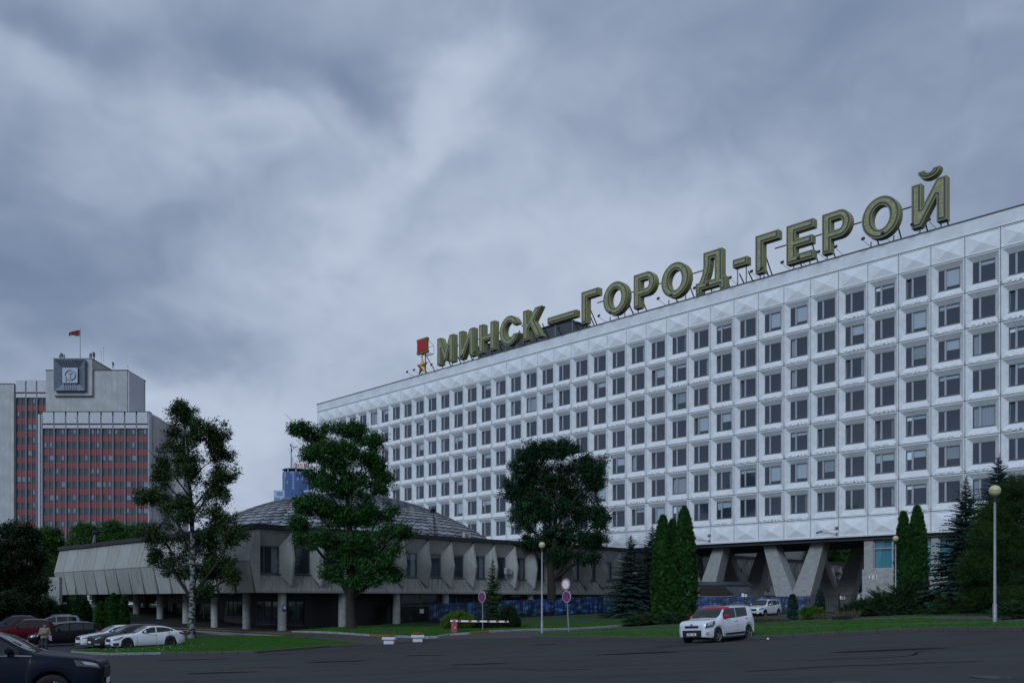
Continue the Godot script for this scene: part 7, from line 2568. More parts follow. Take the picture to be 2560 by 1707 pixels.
func make_car(label: String, category: String, c: Car, x: float, dist: float, head: Vector2, body_mat: Material, o: Dictionary) -> Node3D:
	var t := thing(o.get("name", "parked_car"), label, category, Vector3.ZERO, 0.0, o.get("group", ""))
	# rest the four wheels on the sloping ground
	var f := Vector3(head.x, 0, head.y).normalized()
	var r := f.cross(Vector3.UP)
	var wm: float = c.L * 0.5 - (c.wheels[0] + c.wheels[1]) * 0.5
	var cen := Vector3(x, 0, -dist)
	var pf: Vector3 = cen + f * (c.L * 0.5 - c.wheels[0])
	var pr: Vector3 = cen + f * (c.L * 0.5 - c.wheels[1])
	pf.y = ground(pf.x, pf.z)
	pr.y = ground(pr.x, pr.z)
	var pl := cen - r * 0.75
	var pg := cen + r * 0.75
	pl.y = ground(pl.x, pl.z)
	pg.y = ground(pg.x, pg.z)
	var xa := (pf - pr).normalized()
	var za := (pg - pl)
	za = (za - xa * za.dot(xa)).normalized()
	var ya := za.cross(xa)
	var mid := (pf + pr) * 0.5 - xa * wm
	t.transform = Transform3D(Basis(xa, ya, za), mid)
	# stations
	var ss := []
	var s := 0.0
	while s < c.L:
		ss.append(s)
		s += 0.07 if s > 0.3 else 0.05
	ss.append(c.L)
	for g in c.glass: ss.append(g)
	for w in c.side:
		ss.append(w[0])
		ss.append(w[1])
	for w in c.wheels:
		for d in [-1.0, -0.93, -0.8, 0.8, 0.93, 1.0]: ss.append(w + d * c.ra)
	ss.sort()
	var secs := []
	var keep := []
	for q in ss:
		if q < 0.0 or q > c.L: continue
		if keep.size() and q - keep[-1] < 0.004: continue
		keep.append(q)
		secs.append(c.section(q))
	var body := MB.new(true)
	var trim := MB.new(true)
	var panes := {}
	var roof := MB.new(true)
	var has_trim := false
	var has_roof := false
	for i in keep.size() - 1:
		var m: float = (keep[i] + keep[i + 1]) * 0.5
		var in_ws: bool = m > c.glass[0] and m < c.glass[1]
		var in_rw: bool = m > c.glass[2] and m < c.glass[3]
		for j in 9:
			for sgn in [1.0, -1.0]:
				var a: Vector3 = secs[i][j]
				var b: Vector3 = secs[i + 1][j]
				var d: Vector3 = secs[i + 1][j + 1]
				var e: Vector3 = secs[i][j + 1]
				var tgt := body
				var key := ""
				if j >= 7 and in_ws: key = "windscreen"
				elif j >= 7 and in_rw: key = "rear_window"
				elif j == 5:
					for n in c.side.size():
						if m > c.side[n][0] and m < c.side[n][1]: key = "side_window%d%s" % [n, "r" if sgn > 0 else "l"]
				if key:
					if not panes.has(key): panes[key] = MB.new(true)
					tgt = panes[key]
				elif j == 0 and o.get("cladding", false):
					tgt = trim
					has_trim = true
				elif j >= 6 and o.has("roof") and m > c.glass[1] - 0.12 and m < c.glass[1] + o["roof_len"]:
					tgt = roof
					has_roof = true
				if sgn > 0: tgt.quad(b, a, e, d)
				else: tgt.quad(Vector3(a.x, a.y, -a.z), Vector3(b.x, b.y, -b.z), Vector3(d.x, d.y, -d.z), Vector3(e.x, e.y, -e.z))
	# ends
	body.st.set_smooth_group(-1)
	for en in [0, keep.size() - 1]:
		var q: Array = secs[en]
		for j in 9:
			var a: Vector3 = q[j]
			var e: Vector3 = q[j + 1]
			var la := Vector3(a.x, a.y, -a.z)
			var le := Vector3(e.x, e.y, -e.z)
			if en == 0: body.quad(a, la, le, e)
			else: body.quad(la, a, e, le)
	put("body", body.done(), body_mat, t)
	if has_trim: put("lower_trim", trim.done(), M.car_trim, t)
	if has_roof: put("roof_panel", roof.done(), o["roof"], t)
	for key in panes:
		put(key.rstrip("0123456789rl") if key.begins_with("side") else key, panes[key].done(), M.car_glass, t)
	# dark floor that fills the body between the wheels
	var ub := MB.new()
	ub.box(Vector3(-c.L * 0.5 + 0.25, 0.17, -c.W * 0.5 + 0.30), Vector3(c.L * 0.5 - 0.25, 0.72, c.W * 0.5 - 0.30))
	ub.box(Vector3(c.L * 0.5 - c.wheels[1] + c.ra + 0.02, 0.17, -c.W * 0.5 + 0.06), Vector3(c.L * 0.5 - c.wheels[0] - c.ra - 0.02, 0.4, c.W * 0.5 - 0.06))
	put("underbody", ub.done(), M.dark_gap, t)
	for n in 2:
		for sgn in [1.0, -1.0]:
			wheel(t, Vector3(c.L * 0.5 - c.wheels[n], c.wr, sgn * (c.W * 0.5 - 0.125)), c.wr, o.get("rim", "eight"), sgn)
	# lights
	for sgn in [1.0, -1.0]:
		var hl: Array = o.get("head", [0.03, 0.55, 2.9, 3.9, 0.0])
		var h := put("headlight", car_patch(c, hl[0], hl[1], hl[2], hl[3], sgn, 0.012, 6, 3, hl[4]), M.lamp_dark, t)
		var sl: float = (hl[1] - hl[0])
		put("lens", car_patch(c, hl[0] + sl * 0.12, hl[1] - sl * 0.35, lerpf(hl[2], hl[3], 0.35), lerpf(hl[2], hl[3], 0.85), sgn, 0.02, 4, 2, hl[4]), M.lamp_clear, h)
		var tl: Array = o.get("tail", [0.02, 0.35, 3.0, 4.0])
		put("tail_light", car_patch(c, c.L - tl[1], c.L - tl[0], tl[2], tl[3], sgn, 0.012, 4, 2), M.lamp_red, t)
		# mirror
		var mb := MB.new()
		var ms: float = o.get("mirror", c.side[0][0] + 0.22)
		var mp := c.surf(ms, 5.2, sgn, 0.13)
		mb.bevel_box(mp + Vector3(0.02, 0.02, 0.0), Vector3(0.13, 0.15, 0.22), 0.045)
		mb.tube(mp - Vector3(0, 0.03, 0), c.surf(ms, 4.6, sgn, 0.0), 0.025, 0.03, 6)
		put("mirror", mb.done(), o.get("mirror_mat", body_mat), t)
		# door seams, handles
		for q in o.get("seams", []):
			put("door_seam", car_patch(c, q - 0.007, q + 0.007, 0.4, 4.0, sgn, 0.003, 1, 8), M.dark_gap, t)
		for q in o.get("handles", []):
			var hb := MB.new()
			hb.bevel_box(c.surf(q, 3.35, sgn, 0.025), Vector3(0.20, 0.035, 0.04), 0.012)
			put("door_handle", hb.done(), body_mat, t)
		if o.has("strip"):
			put("side_strip", car_patch(c, o["strip"][0], o["strip"][1], o["strip"][2], o["strip"][3], sgn, 0.012, 6, 1), M.car_trim, t)
		if o.get("chrome", false):
			put("window_trim", car_patch(c, c.side[0][0] - 0.25, c.side[-1][1], 4.35, 4.75, sgn, 0.01, 10, 1), M.chrome, t)
		if o.has("rails"):
			var rb := MB.new()
			var y0 := c.surf(o["rails"][0], 7.0, sgn, 0.0)
			var y1 := c.surf(o["rails"][1], 7.0, sgn, 0.0)
			var ym := c.surf((o["rails"][0] + o["rails"][1]) * 0.5, 7.0, sgn, 0.07)
			rb.path_tube([y0, y0.lerp(ym, 0.25) + Vector3(0, 0.05, 0), ym, y1.lerp(ym, 0.25) + Vector3(0, 0.05, 0), y1], [0.016, 0.018, 0.018, 0.018, 0.016], 6)
			put("roof_rail", rb.done(), M.rim_silver, t)
		if o.has("fog"):
			put("fog_lamp", car_patch(c, o["fog"][0], o["fog"][1], o["fog"][2], o["fog"][3], sgn, 0.014, 3, 2), o.get("fog_mat", M.lamp_dark), t)
	var fx: float = c.L * 0.5
	for q in o.get("front", []):
		# name, material, half width, low, high, sideways
		var gb := MB.new()
		gb.bevel_box(Vector3(fx + 0.01, (q[3] + q[4]) * 0.5, q[5]), Vector3(0.05, q[4] - q[3], q[2] * 2.0), 0.015)
		put(q[0], gb.done(), q[1], t)
	if o.has("plate"):
		var pl2 := put("number_plate", one_box(Vector3(fx + 0.036, o["plate"], -0.26), Vector3(fx + 0.046, o["plate"] + 0.115, 0.26)), M.white, t)
		if o.has("plate_text"):
			var tx := put("plate_text", text_mesh(o["plate_text"], 0.085, 0.004, true), M.black, pl2, Vector3(fx + 0.049, o["plate"] + 0.057, 0.0))
			tx.rotation.y = PI / 2
	# wipers along the windscreen foot
	var wb := MB.new()
	for sgn in [0.25, -0.55]:
		var a := c.surf(c.glass[0] + 0.04, 8.9, 1.0, 0.02)
		wb.tube(Vector3(a.x, a.y, sgn * 0.9), Vector3(a.x - 0.12, a.y + 0.05, sgn * 0.9 + 0.55), 0.01, 0.008, 5)
	put("wiper", wb.done(), M.black, t)
	return t

func make_cars():
	var m: StandardMaterial3D
	m = mat("tyre", lin(0.010, 0.010, 0.011), 0.9)
	m = mat("rim_silver", lin(0.34, 0.35, 0.37), 0.35, 0.7)
	m = mat("rim_dark", lin(0.05, 0.05, 0.055), 0.35, 0.6)
	m = mat("car_trim", lin(0.010, 0.010, 0.011), 0.65)
	m = mat("car_glass", lin(0.010, 0.013, 0.016), 0.03)
	m.metallic_specular = 0.5
	m = mat("lamp_dark", lin(0.03, 0.032, 0.035), 0.12)
	m.metallic_specular = 0.9
	m = mat("lamp_clear", lin(0.38, 0.40, 0.42), 0.12, 0.3)
	m = mat("lamp_red", lin(0.14, 0.006, 0.008), 0.15)
	m = mat("chrome", lin(0.45, 0.46, 0.48), 0.2, 0.9)
	var white := paint("paint_white", lin(0.58, 0.60, 0.64))
	var grey := paint("paint_grey", lin(0.040, 0.045, 0.060), 0.3)
	var black := paint("paint_black", lin(0.006, 0.006, 0.007))
	var maroon := paint("paint_maroon", lin(0.075, 0.006, 0.012), 0.2)
	var navy := paint("paint_navy", lin(0.006, 0.009, 0.018))
	var silver := paint("paint_silver", lin(0.16, 0.18, 0.22), 0.5)
	var red := paint("paint_red", lin(0.48, 0.015, 0.022))
	var dir := Vector2(-0.74, 0.67)
	var plan := [[0.0, 0.66], [0.06, 0.80], [0.18, 0.90], [0.45, 0.98], [0.9, 1.0], [3.4, 1.0], [3.9, 0.95], [4.2, 0.86], [4.35, 0.72]]
	var scale_plan := func(l: float) -> Array:
		return [[0.0, 0.66], [0.06, 0.80], [0.18, 0.90], [0.45, 0.975], [0.9, 1.0], [l - 0.95, 1.0], [l - 0.45, 0.955], [l - 0.12, 0.87], [l, 0.74]]
	# boxy white hatchback at the kerb
	var c := Car.new()
	c.L = 4.00
	c.W = 1.79
	c.plan = scale_plan.call(4.00)
	c.plan[-3][1] = 0.985
	c.plan[-2][1] = 0.94
	c.plan[-1][1] = 0.82
	c.sill = 0.24
	c.wheels = [0.80, 3.35]
	c.wr = 0.325
	c.ra = 0.375
	c.tumble = 0.18
	c.top = [[0.0, 0.84], [0.08, 0.95], [0.30, 1.03], [0.86, 1.09], [0.95, 1.12], [1.56, 1.57], [1.80, 1.62], [2.6, 1.63], [3.5, 1.62], [3.80, 1.57], [3.90, 1.36], [3.99, 1.02], [4.00, 0.92]]
	c.belt = [[0.0, 0.78], [0.08, 0.87], [0.3, 0.94], [0.95, 1.00], [2.4, 1.05], [3.4, 1.10], [3.8, 1.08], [4.00, 0.84]]
	c.glass = [0.95, 1.57, 3.82, 3.94]
	c.side = [[1.30, 2.33], [2.36, 3.32]]
	var spec := {"name": "boxy_hatchback", "rim": "five", "head": [0.04, 0.55, 2.7, 4.3, 0.06], "tail": [0.02, 0.18, 3.4, 5.5], "seams": [1.22, 2.36, 3.22], "handles": [2.2, 3.12], "strip": [1.35, 2.95, 1.0, 1.35], "mirror": 1.42, "mirror_mat": red, "roof": red, "roof_len": 0.42, "rails": [1.95, 3.6], "plate": 0.36, "plate_text": "0766 TM-7", "fog": [0.05, 0.16, 1.1, 1.9], "fog_mat": M.lamp_clear,
		"front": [["lower_grille", M.car_trim, 0.50, 0.27, 0.60, 0.0], ["grille", M.car_trim, 0.36, 0.70, 0.80, 0.0], ["badge", M.chrome, 0.07, 0.83, 0.89, 0.0]]}
	make_car("boxy white hatchback with a red roof front and red mirrors at the kerb", "car", c, 9.55, 41.2, Vector2(-0.722, 0.69), white, spec)
	# white suv behind
	c = Car.new()
	c.L = 4.52
	c.W = 1.84
	c.plan = scale_plan.call(4.52)
	c.sill = 0.30
	c.wheels = [0.90, 3.57]
	c.wr = 0.35
	c.ra = 0.41
	c.top = [[0.0, 0.86], [0.12, 0.96], [0.5, 1.04], [1.12, 1.12], [1.20, 1.14], [2.0, 1.62], [2.4, 1.68], [3.4, 1.66], [4.0, 1.60], [4.42, 1.18], [4.52, 0.95]]
	c.belt = [[0.0, 0.80], [0.12, 0.88], [0.5, 0.96], [1.2, 1.02], [2.8, 1.08], [3.8, 1.14], [4.3, 1.08], [4.52, 0.90]]
	c.glass = [1.20, 2.02, 4.02, 4.40]
	c.side = [[1.62, 2.50], [2.58, 3.48], [3.52, 3.98]]
	spec = {"name": "parked_suv", "rim": "five", "cladding": true, "head": [0.03, 0.55, 3.0, 3.9, 0.05], "seams": [1.42, 2.54, 3.4], "handles": [2.4, 3.3], "plate": 0.48, "plate_text": "5842 KX-7", "chrome": false, "rails": [2.2, 3.9], "fog": [0.05, 0.3, 0.9, 1.7],
		"front": [["grille", M.car_trim, 0.48, 0.66, 0.84, 0.0], ["lower_grille", M.car_trim, 0.55, 0.34, 0.46, 0.0], ["badge", M.chrome, 0.12, 0.72, 0.79, 0.0]]}
	make_car("white crossover parked by the printed hoarding behind the flower bed", "car", c, 23.65, 83.45, Vector2(-0.68, 0.73), white, spec)
	var suv := c
	# white sedan on the left lot
	c = Car.new()
	c.L = 4.53
	c.W = 1.80
	c.plan = scale_plan.call(4.53)
	c.sill = 0.20
	c.wheels = [0.87, 3.54]
	c.wr = 0.335
	c.ra = 0.385
	c.top = [[0.0, 0.66], [0.12, 0.76], [0.5, 0.86], [1.25, 0.97], [1.38, 0.99], [2.15, 1.36], [2.5, 1.42], [3.0, 1.41], [3.5, 1.32], [4.1, 1.08], [4.42, 1.04], [4.53, 0.88]]
	c.belt = [[0.0, 0.62], [0.12, 0.70], [0.5, 0.80], [1.3, 0.90], [2.8, 0.96], [3.6, 1.00], [4.2, 0.98], [4.53, 0.82]]
	c.glass = [1.38, 2.18, 3.35, 4.02]
	c.side = [[1.78, 2.62], [2.68, 3.55], [3.57, 3.72]]
	spec = {"name": "parked_sedan", "rim": "dark", "head": [0.05, 0.60, 2.9, 3.9, 0.06], "tail": [0.02, 0.42, 3.1, 3.9], "seams": [1.45, 2.65, 3.45], "handles": [2.5, 3.4], "plate": 0.36, "fog": [0.06, 0.34, 0.9, 2.0], "mirror": 1.95,
		"front": [["grille", M.car_trim, 0.17, 0.50, 0.68, 0.19], ["grille", M.car_trim, 0.17, 0.50, 0.68, -0.19], ["lower_grille", M.car_trim, 0.46, 0.22, 0.34, 0.0]]}
	make_car("white low sedan with tinted windows and dark rims beside the birch", "car", c, -23.3, 56.4, dir, white, spec)
	# dark grey liftback
	c = Car.new()
	c.L = 4.67
	c.W = 1.81
	c.plan = scale_plan.call(4.67)
	c.sill = 0.20
	c.wheels = [0.92, 3.60]
	c.wr = 0.325
	c.ra = 0.375
	c.top = [[0.0, 0.70], [0.12, 0.80], [0.5, 0.89], [1.25, 1.00], [1.36, 1.02], [2.15, 1.40], [2.6, 1.47], [3.4, 1.45], [4.2, 1.38], [4.58, 1.02], [4.67, 0.88]]
	c.belt = [[0.0, 0.66], [0.12, 0.74], [0.5, 0.83], [1.3, 0.93], [2.8, 0.97], [3.8, 1.00], [4.4, 0.97], [4.67, 0.82]]
	c.glass = [1.36, 2.17, 4.22, 4.56]
	c.side = [[1.72, 2.60], [2.66, 3.55], [3.60, 4.15]]
	spec = {"name": "parked_estate", "rim": "eight", "head": [0.03, 0.52, 3.0, 3.9, 0.05], "seams": [1.48, 2.63, 3.5], "handles": [2.48, 3.4], "plate": 0.40, "rails": [2.3, 4.1], "chrome": false, "fog": [0.05, 0.32, 1.0, 1.5], "fog_mat": M.lamp_clear,
		"front": [["grille", M.car_trim, 0.42, 0.58, 0.76, 0.0], ["lower_grille", M.car_trim, 0.55, 0.24, 0.36, 0.0], ["bumper_lip", M.rim_silver, 0.62, 0.19, 0.22, 0.0]]}
	make_car("dark grey estate with roof rails between the two white cars", "car", c, -25.2, 58.2, dir, grey, spec)
	var spec2 := spec.duplicate()
	spec2.erase("rails")
	spec2["name"] = "parked_liftback"
	make_car("white liftback parked left of the dark grey estate", "car", c, -26.95, 60.2, dir, white, spec2)
	# black people carrier
	c = Car.new()
	c.L = 4.57
	c.W = 1.85
	c.plan = scale_plan.call(4.57)
	c.sill = 0.20
	c.wheels = [0.93, 3.70]
	c.wr = 0.33
	c.ra = 0.385
	c.top = [[0.0, 0.76], [0.12, 0.86], [0.5, 0.98], [0.95, 1.08], [1.05, 1.12], [2.1, 1.58], [2.6, 1.65], [3.6, 1.63], [4.2, 1.56], [4.5, 1.20], [4.57, 0.95]]
	c.belt = [[0.0, 0.70], [0.12, 0.80], [0.5, 0.90], [1.1, 1.00], [2.8, 1.07], [3.8, 1.10], [4.4, 1.06], [4.57, 0.9]]
	c.glass = [1.05, 2.12, 4.22, 4.48]
	c.side = [[1.70, 2.55], [2.62, 3.45], [3.50, 4.15]]
	spec = {"name": "people_carrier", "rim": "five", "head": [0.03, 0.6, 2.8, 3.9, 0.08], "tail": [0.02, 0.3, 3.2, 4.6], "seams": [1.4, 2.58, 3.45], "handles": [2.45, 3.32], "plate": 0.42, "rails": [2.3, 4.1], "fog": [0.05, 0.35, 0.7, 1.1], "fog_mat": M.chrome,
		"front": [["grille", M.car_trim, 0.42, 0.56, 0.70, 0.0], ["lower_grille", M.car_trim, 0.55, 0.24, 0.38, 0.0]]}
	make_car("black people carrier behind the walking man", "car", c, -32.1, 63.6, Vector2(-0.87, 0.5), black, spec)
	var mpv := c
	# maroon suv and two cars behind it
	spec = {"name": "parked_suv", "rim": "five", "head": [0.03, 0.55, 3.0, 3.9, 0.05], "seams": [1.42, 2.54, 3.4], "handles": [2.4, 3.3], "rails": [2.2, 3.9], "front": [["grille", M.car_trim, 0.48, 0.66, 0.84, 0.0]]}
	make_car("dark red crossover cut by the left edge of the photo", "car", suv, -38.3, 69.6, Vector2(-0.87, 0.5), maroon, spec)
	spec2 = spec.duplicate()
	make_car("dark grey car with roof rails behind the dark red crossover", "car", suv, -42.6, 75.5, Vector2(-0.87, 0.5), grey, spec2)
	spec2 = spec.duplicate()
	spec2["name"] = "people_carrier"
	make_car("silver-roofed car half hidden behind the black people carrier", "car", mpv, -39.9, 77.0, Vector2(-0.87, 0.5), silver, spec2)
	# near dark suv in the left corner
	c = Car.new()
	c.L = 4.55
	c.W = 1.86
	c.plan = scale_plan.call(4.55)
	c.sill = 0.30
	c.wheels = [0.92, 3.62]
	c.wr = 0.36
	c.ra = 0.42
	c.top = [[0.0, 0.92], [0.07, 1.00], [0.35, 1.08], [1.10, 1.17], [1.22, 1.19], [2.1, 1.62], [2.5, 1.69], [3.4, 1.67], [4.0, 1.60], [4.45, 1.15], [4.55, 0.95]]
	c.belt = [[0.0, 0.86], [0.07, 0.94], [0.35, 1.01], [1.2, 1.08], [2.8, 1.12], [3.8, 1.16], [4.4, 1.08], [4.55, 0.90]]
	c.glass = [1.22, 2.12, 4.02, 4.44]
	c.side = [[1.55, 2.55], [2.62, 3.50], [3.55, 3.98]]
	spec = {"name": "near_suv", "rim": "five", "cladding": true, "head": [0.02, 0.46, 3.15, 3.9, 0.06], "seams": [1.38, 2.58, 3.45], "handles": [2.45, 3.35], "chrome": true, "mirror": 1.72, "plate": 0.48, "fog": [0.05, 0.30, 0.8, 1.5],
		"front": [["grille", M.car_trim, 0.50, 0.62, 0.86, 0.0], ["lower_grille", M.car_trim, 0.60, 0.34, 0.5, 0.0]]}
	make_car("near dark navy crossover cut off in the bottom left corner", "car", c, -11.05, 18.7, Vector2(0.95, -0.31), navy, spec)

# ---------------------------------------------------------------- the walking man
func smin(a: float, b: float, k: float) -> float:
	var h := maxf(k - absf(a - b), 0.0) / k
	return minf(a, b) - h * h * k * 0.25

func nets(bones: Array, cell: float, k: float, clip_low := -1e9, clip_high := 1e9) -> ArrayMesh:
	# skin over tapered capsules [a, b, ra, rb]; surface nets on a grid
	var lo := Vector3.ONE * 1e6
	var hi := -lo
	for b in bones:
		var r := Vector3.ONE * (maxf(b[2], b[3]) + k + cell * 2.0)
		lo = lo.min(b[0] - r).min(b[1] - r)
		hi = hi.max(b[0] + r).max(b[1] + r)
	var n := Vector3i(((hi - lo) / cell).ceil()) + Vector3i.ONE
	var f := PackedFloat32Array()
	f.resize(n.x * n.y * n.z)
	f.fill(1.0)
	for b in bones:
		var a: Vector3 = b[0]
		var e: Vector3 = b[1]
		var ab := e - a
		var l2 := maxf(ab.length_squared(), 1e-9)
		var r := Vector3.ONE * (maxf(b[2], b[3]) + k + cell * 2.0)
		var i0 := Vector3i(((a.min(e) - r - lo) / cell).floor()).clamp(Vector3i.ZERO, n - Vector3i.ONE)
		var i1 := Vector3i(((a.max(e) + r - lo) / cell).ceil()).clamp(Vector3i.ZERO, n - Vector3i.ONE)
		for z in range(i0.z, i1.z + 1):
			for y in range(i0.y, i1.y + 1):
				for x in range(i0.x, i1.x + 1):
					var p := lo + Vector3(x, y, z) * cell
					var t := clampf((p - a).dot(ab) / l2, 0.0, 1.0)
					var d: float = (p - a - ab * t).length() - lerpf(b[2], b[3], t)
					var at: int = x + n.x * (y + n.y * z)
					f[at] = smin(f[at], d, k)
	if clip_low > -1e8 or clip_high < 1e8:
		for z in n.z:
			for y in n.y:
				var py := lo.y + y * cell
				var d := maxf(clip_low - py, py - clip_high)
				for x in n.x:
					var at: int = x + n.x * (y + n.y * z)
					f[at] = maxf(f[at], d)
	var st := SurfaceTool.new()
	st.begin(Mesh.PRIMITIVE_TRIANGLES)
	st.set_smooth_group(0)
	var ids := {}
	var count := 0
	var corners := [Vector3i(0, 0, 0), Vector3i(1, 0, 0), Vector3i(0, 1, 0), Vector3i(1, 1, 0), Vector3i(0, 0, 1), Vector3i(1, 0, 1), Vector3i(0, 1, 1), Vector3i(1, 1, 1)]
	var edges := [[0, 1], [2, 3], [4, 5], [6, 7], [0, 2], [1, 3], [4, 6], [5, 7], [0, 4], [1, 5], [2, 6], [3, 7]]
	for z in n.z - 1:
		for y in n.y - 1:
			for x in n.x - 1:
				var vals := []
				var neg := 0
				for c in corners:
					var v := f[x + c.x + n.x * (y + c.y + n.y * (z + c.z))]
					vals.append(v)
					if v < 0.0: neg += 1
				if neg == 0 or neg == 8: continue
				var s := Vector3.ZERO
				var m := 0
				for e in edges:
					if (vals[e[0]] < 0.0) != (vals[e[1]] < 0.0):
						var t: float = vals[e[0]] / (vals[e[0]] - vals[e[1]])
						s += Vector3(corners[e[0]]).lerp(Vector3(corners[e[1]]), t)
						m += 1
				st.add_vertex(lo + (Vector3(x, y, z) + s / m) * cell)
				ids[x + n.x * (y + n.y * z)] = count
				count += 1
	for key in ids:
		var x: int = key % n.x
		var y: int = (key / n.x) % n.y
		var z: int = key / (n.x * n.y)
		var steps := [1, n.x, n.x * n.y]
		var here := f[key]
		for ax in 3:
			var far := f[key + steps[ax]]
			if (here < 0.0) == (far < 0.0): continue
			var u: int = steps[(ax + 1) % 3]
			var v: int = steps[(ax + 2) % 3]
			if not (ids.has(key - u) and ids.has(key - v) and ids.has(key - u - v)): continue
			var q := [ids[key], ids[key - u], ids[key - u - v], ids[key - v]]
			if here < 0.0: q = [q[0], q[3], q[2], q[1]]
			for w in [0, 1, 2, 0, 2, 3]: st.add_index(q[w])
	st.generate_normals()
	return st.commit()

func hand_bones(wrist: Vector3, palm: Vector3, up: Vector3, side: float) -> Array:
	# palm and five separate fingers curling towards "up"
	var d := (palm - wrist).normalized()
	var a := d.cross(up).normalized() * side
	var out := [[wrist, palm, 0.026, 0.030], [wrist + a * 0.015, palm + a * 0.022, 0.02, 0.019], [wrist - a * 0.015, palm - a * 0.022, 0.02, 0.019]]
	var lens := [0.062, 0.072, 0.068, 0.054]
	for k in 4:
		var root := palm + a * (0.031 - 0.0205 * k)
		var m: Vector3 = root + d * lens[k] * 0.5 + up * 0.008
		var e: Vector3 = m + (d * 0.5 + up * 0.8).normalized() * lens[k] * 0.5
		out.append([root, m, 0.0095, 0.009])
		out.append([m, e, 0.0088, 0.0075])
	var tb := wrist.lerp(palm, 0.35) + a * 0.030
	var tm := tb + (a * 0.6 + d * 0.7 + up * 0.3).normalized() * 0.036
	out.append([tb, tm, 0.0115, 0.0105])
	out.append([tm, tm + (d * 0.8 + up * 0.6 - a * 0.2).normalized() * 0.030, 0.010, 0.0085])
	return out

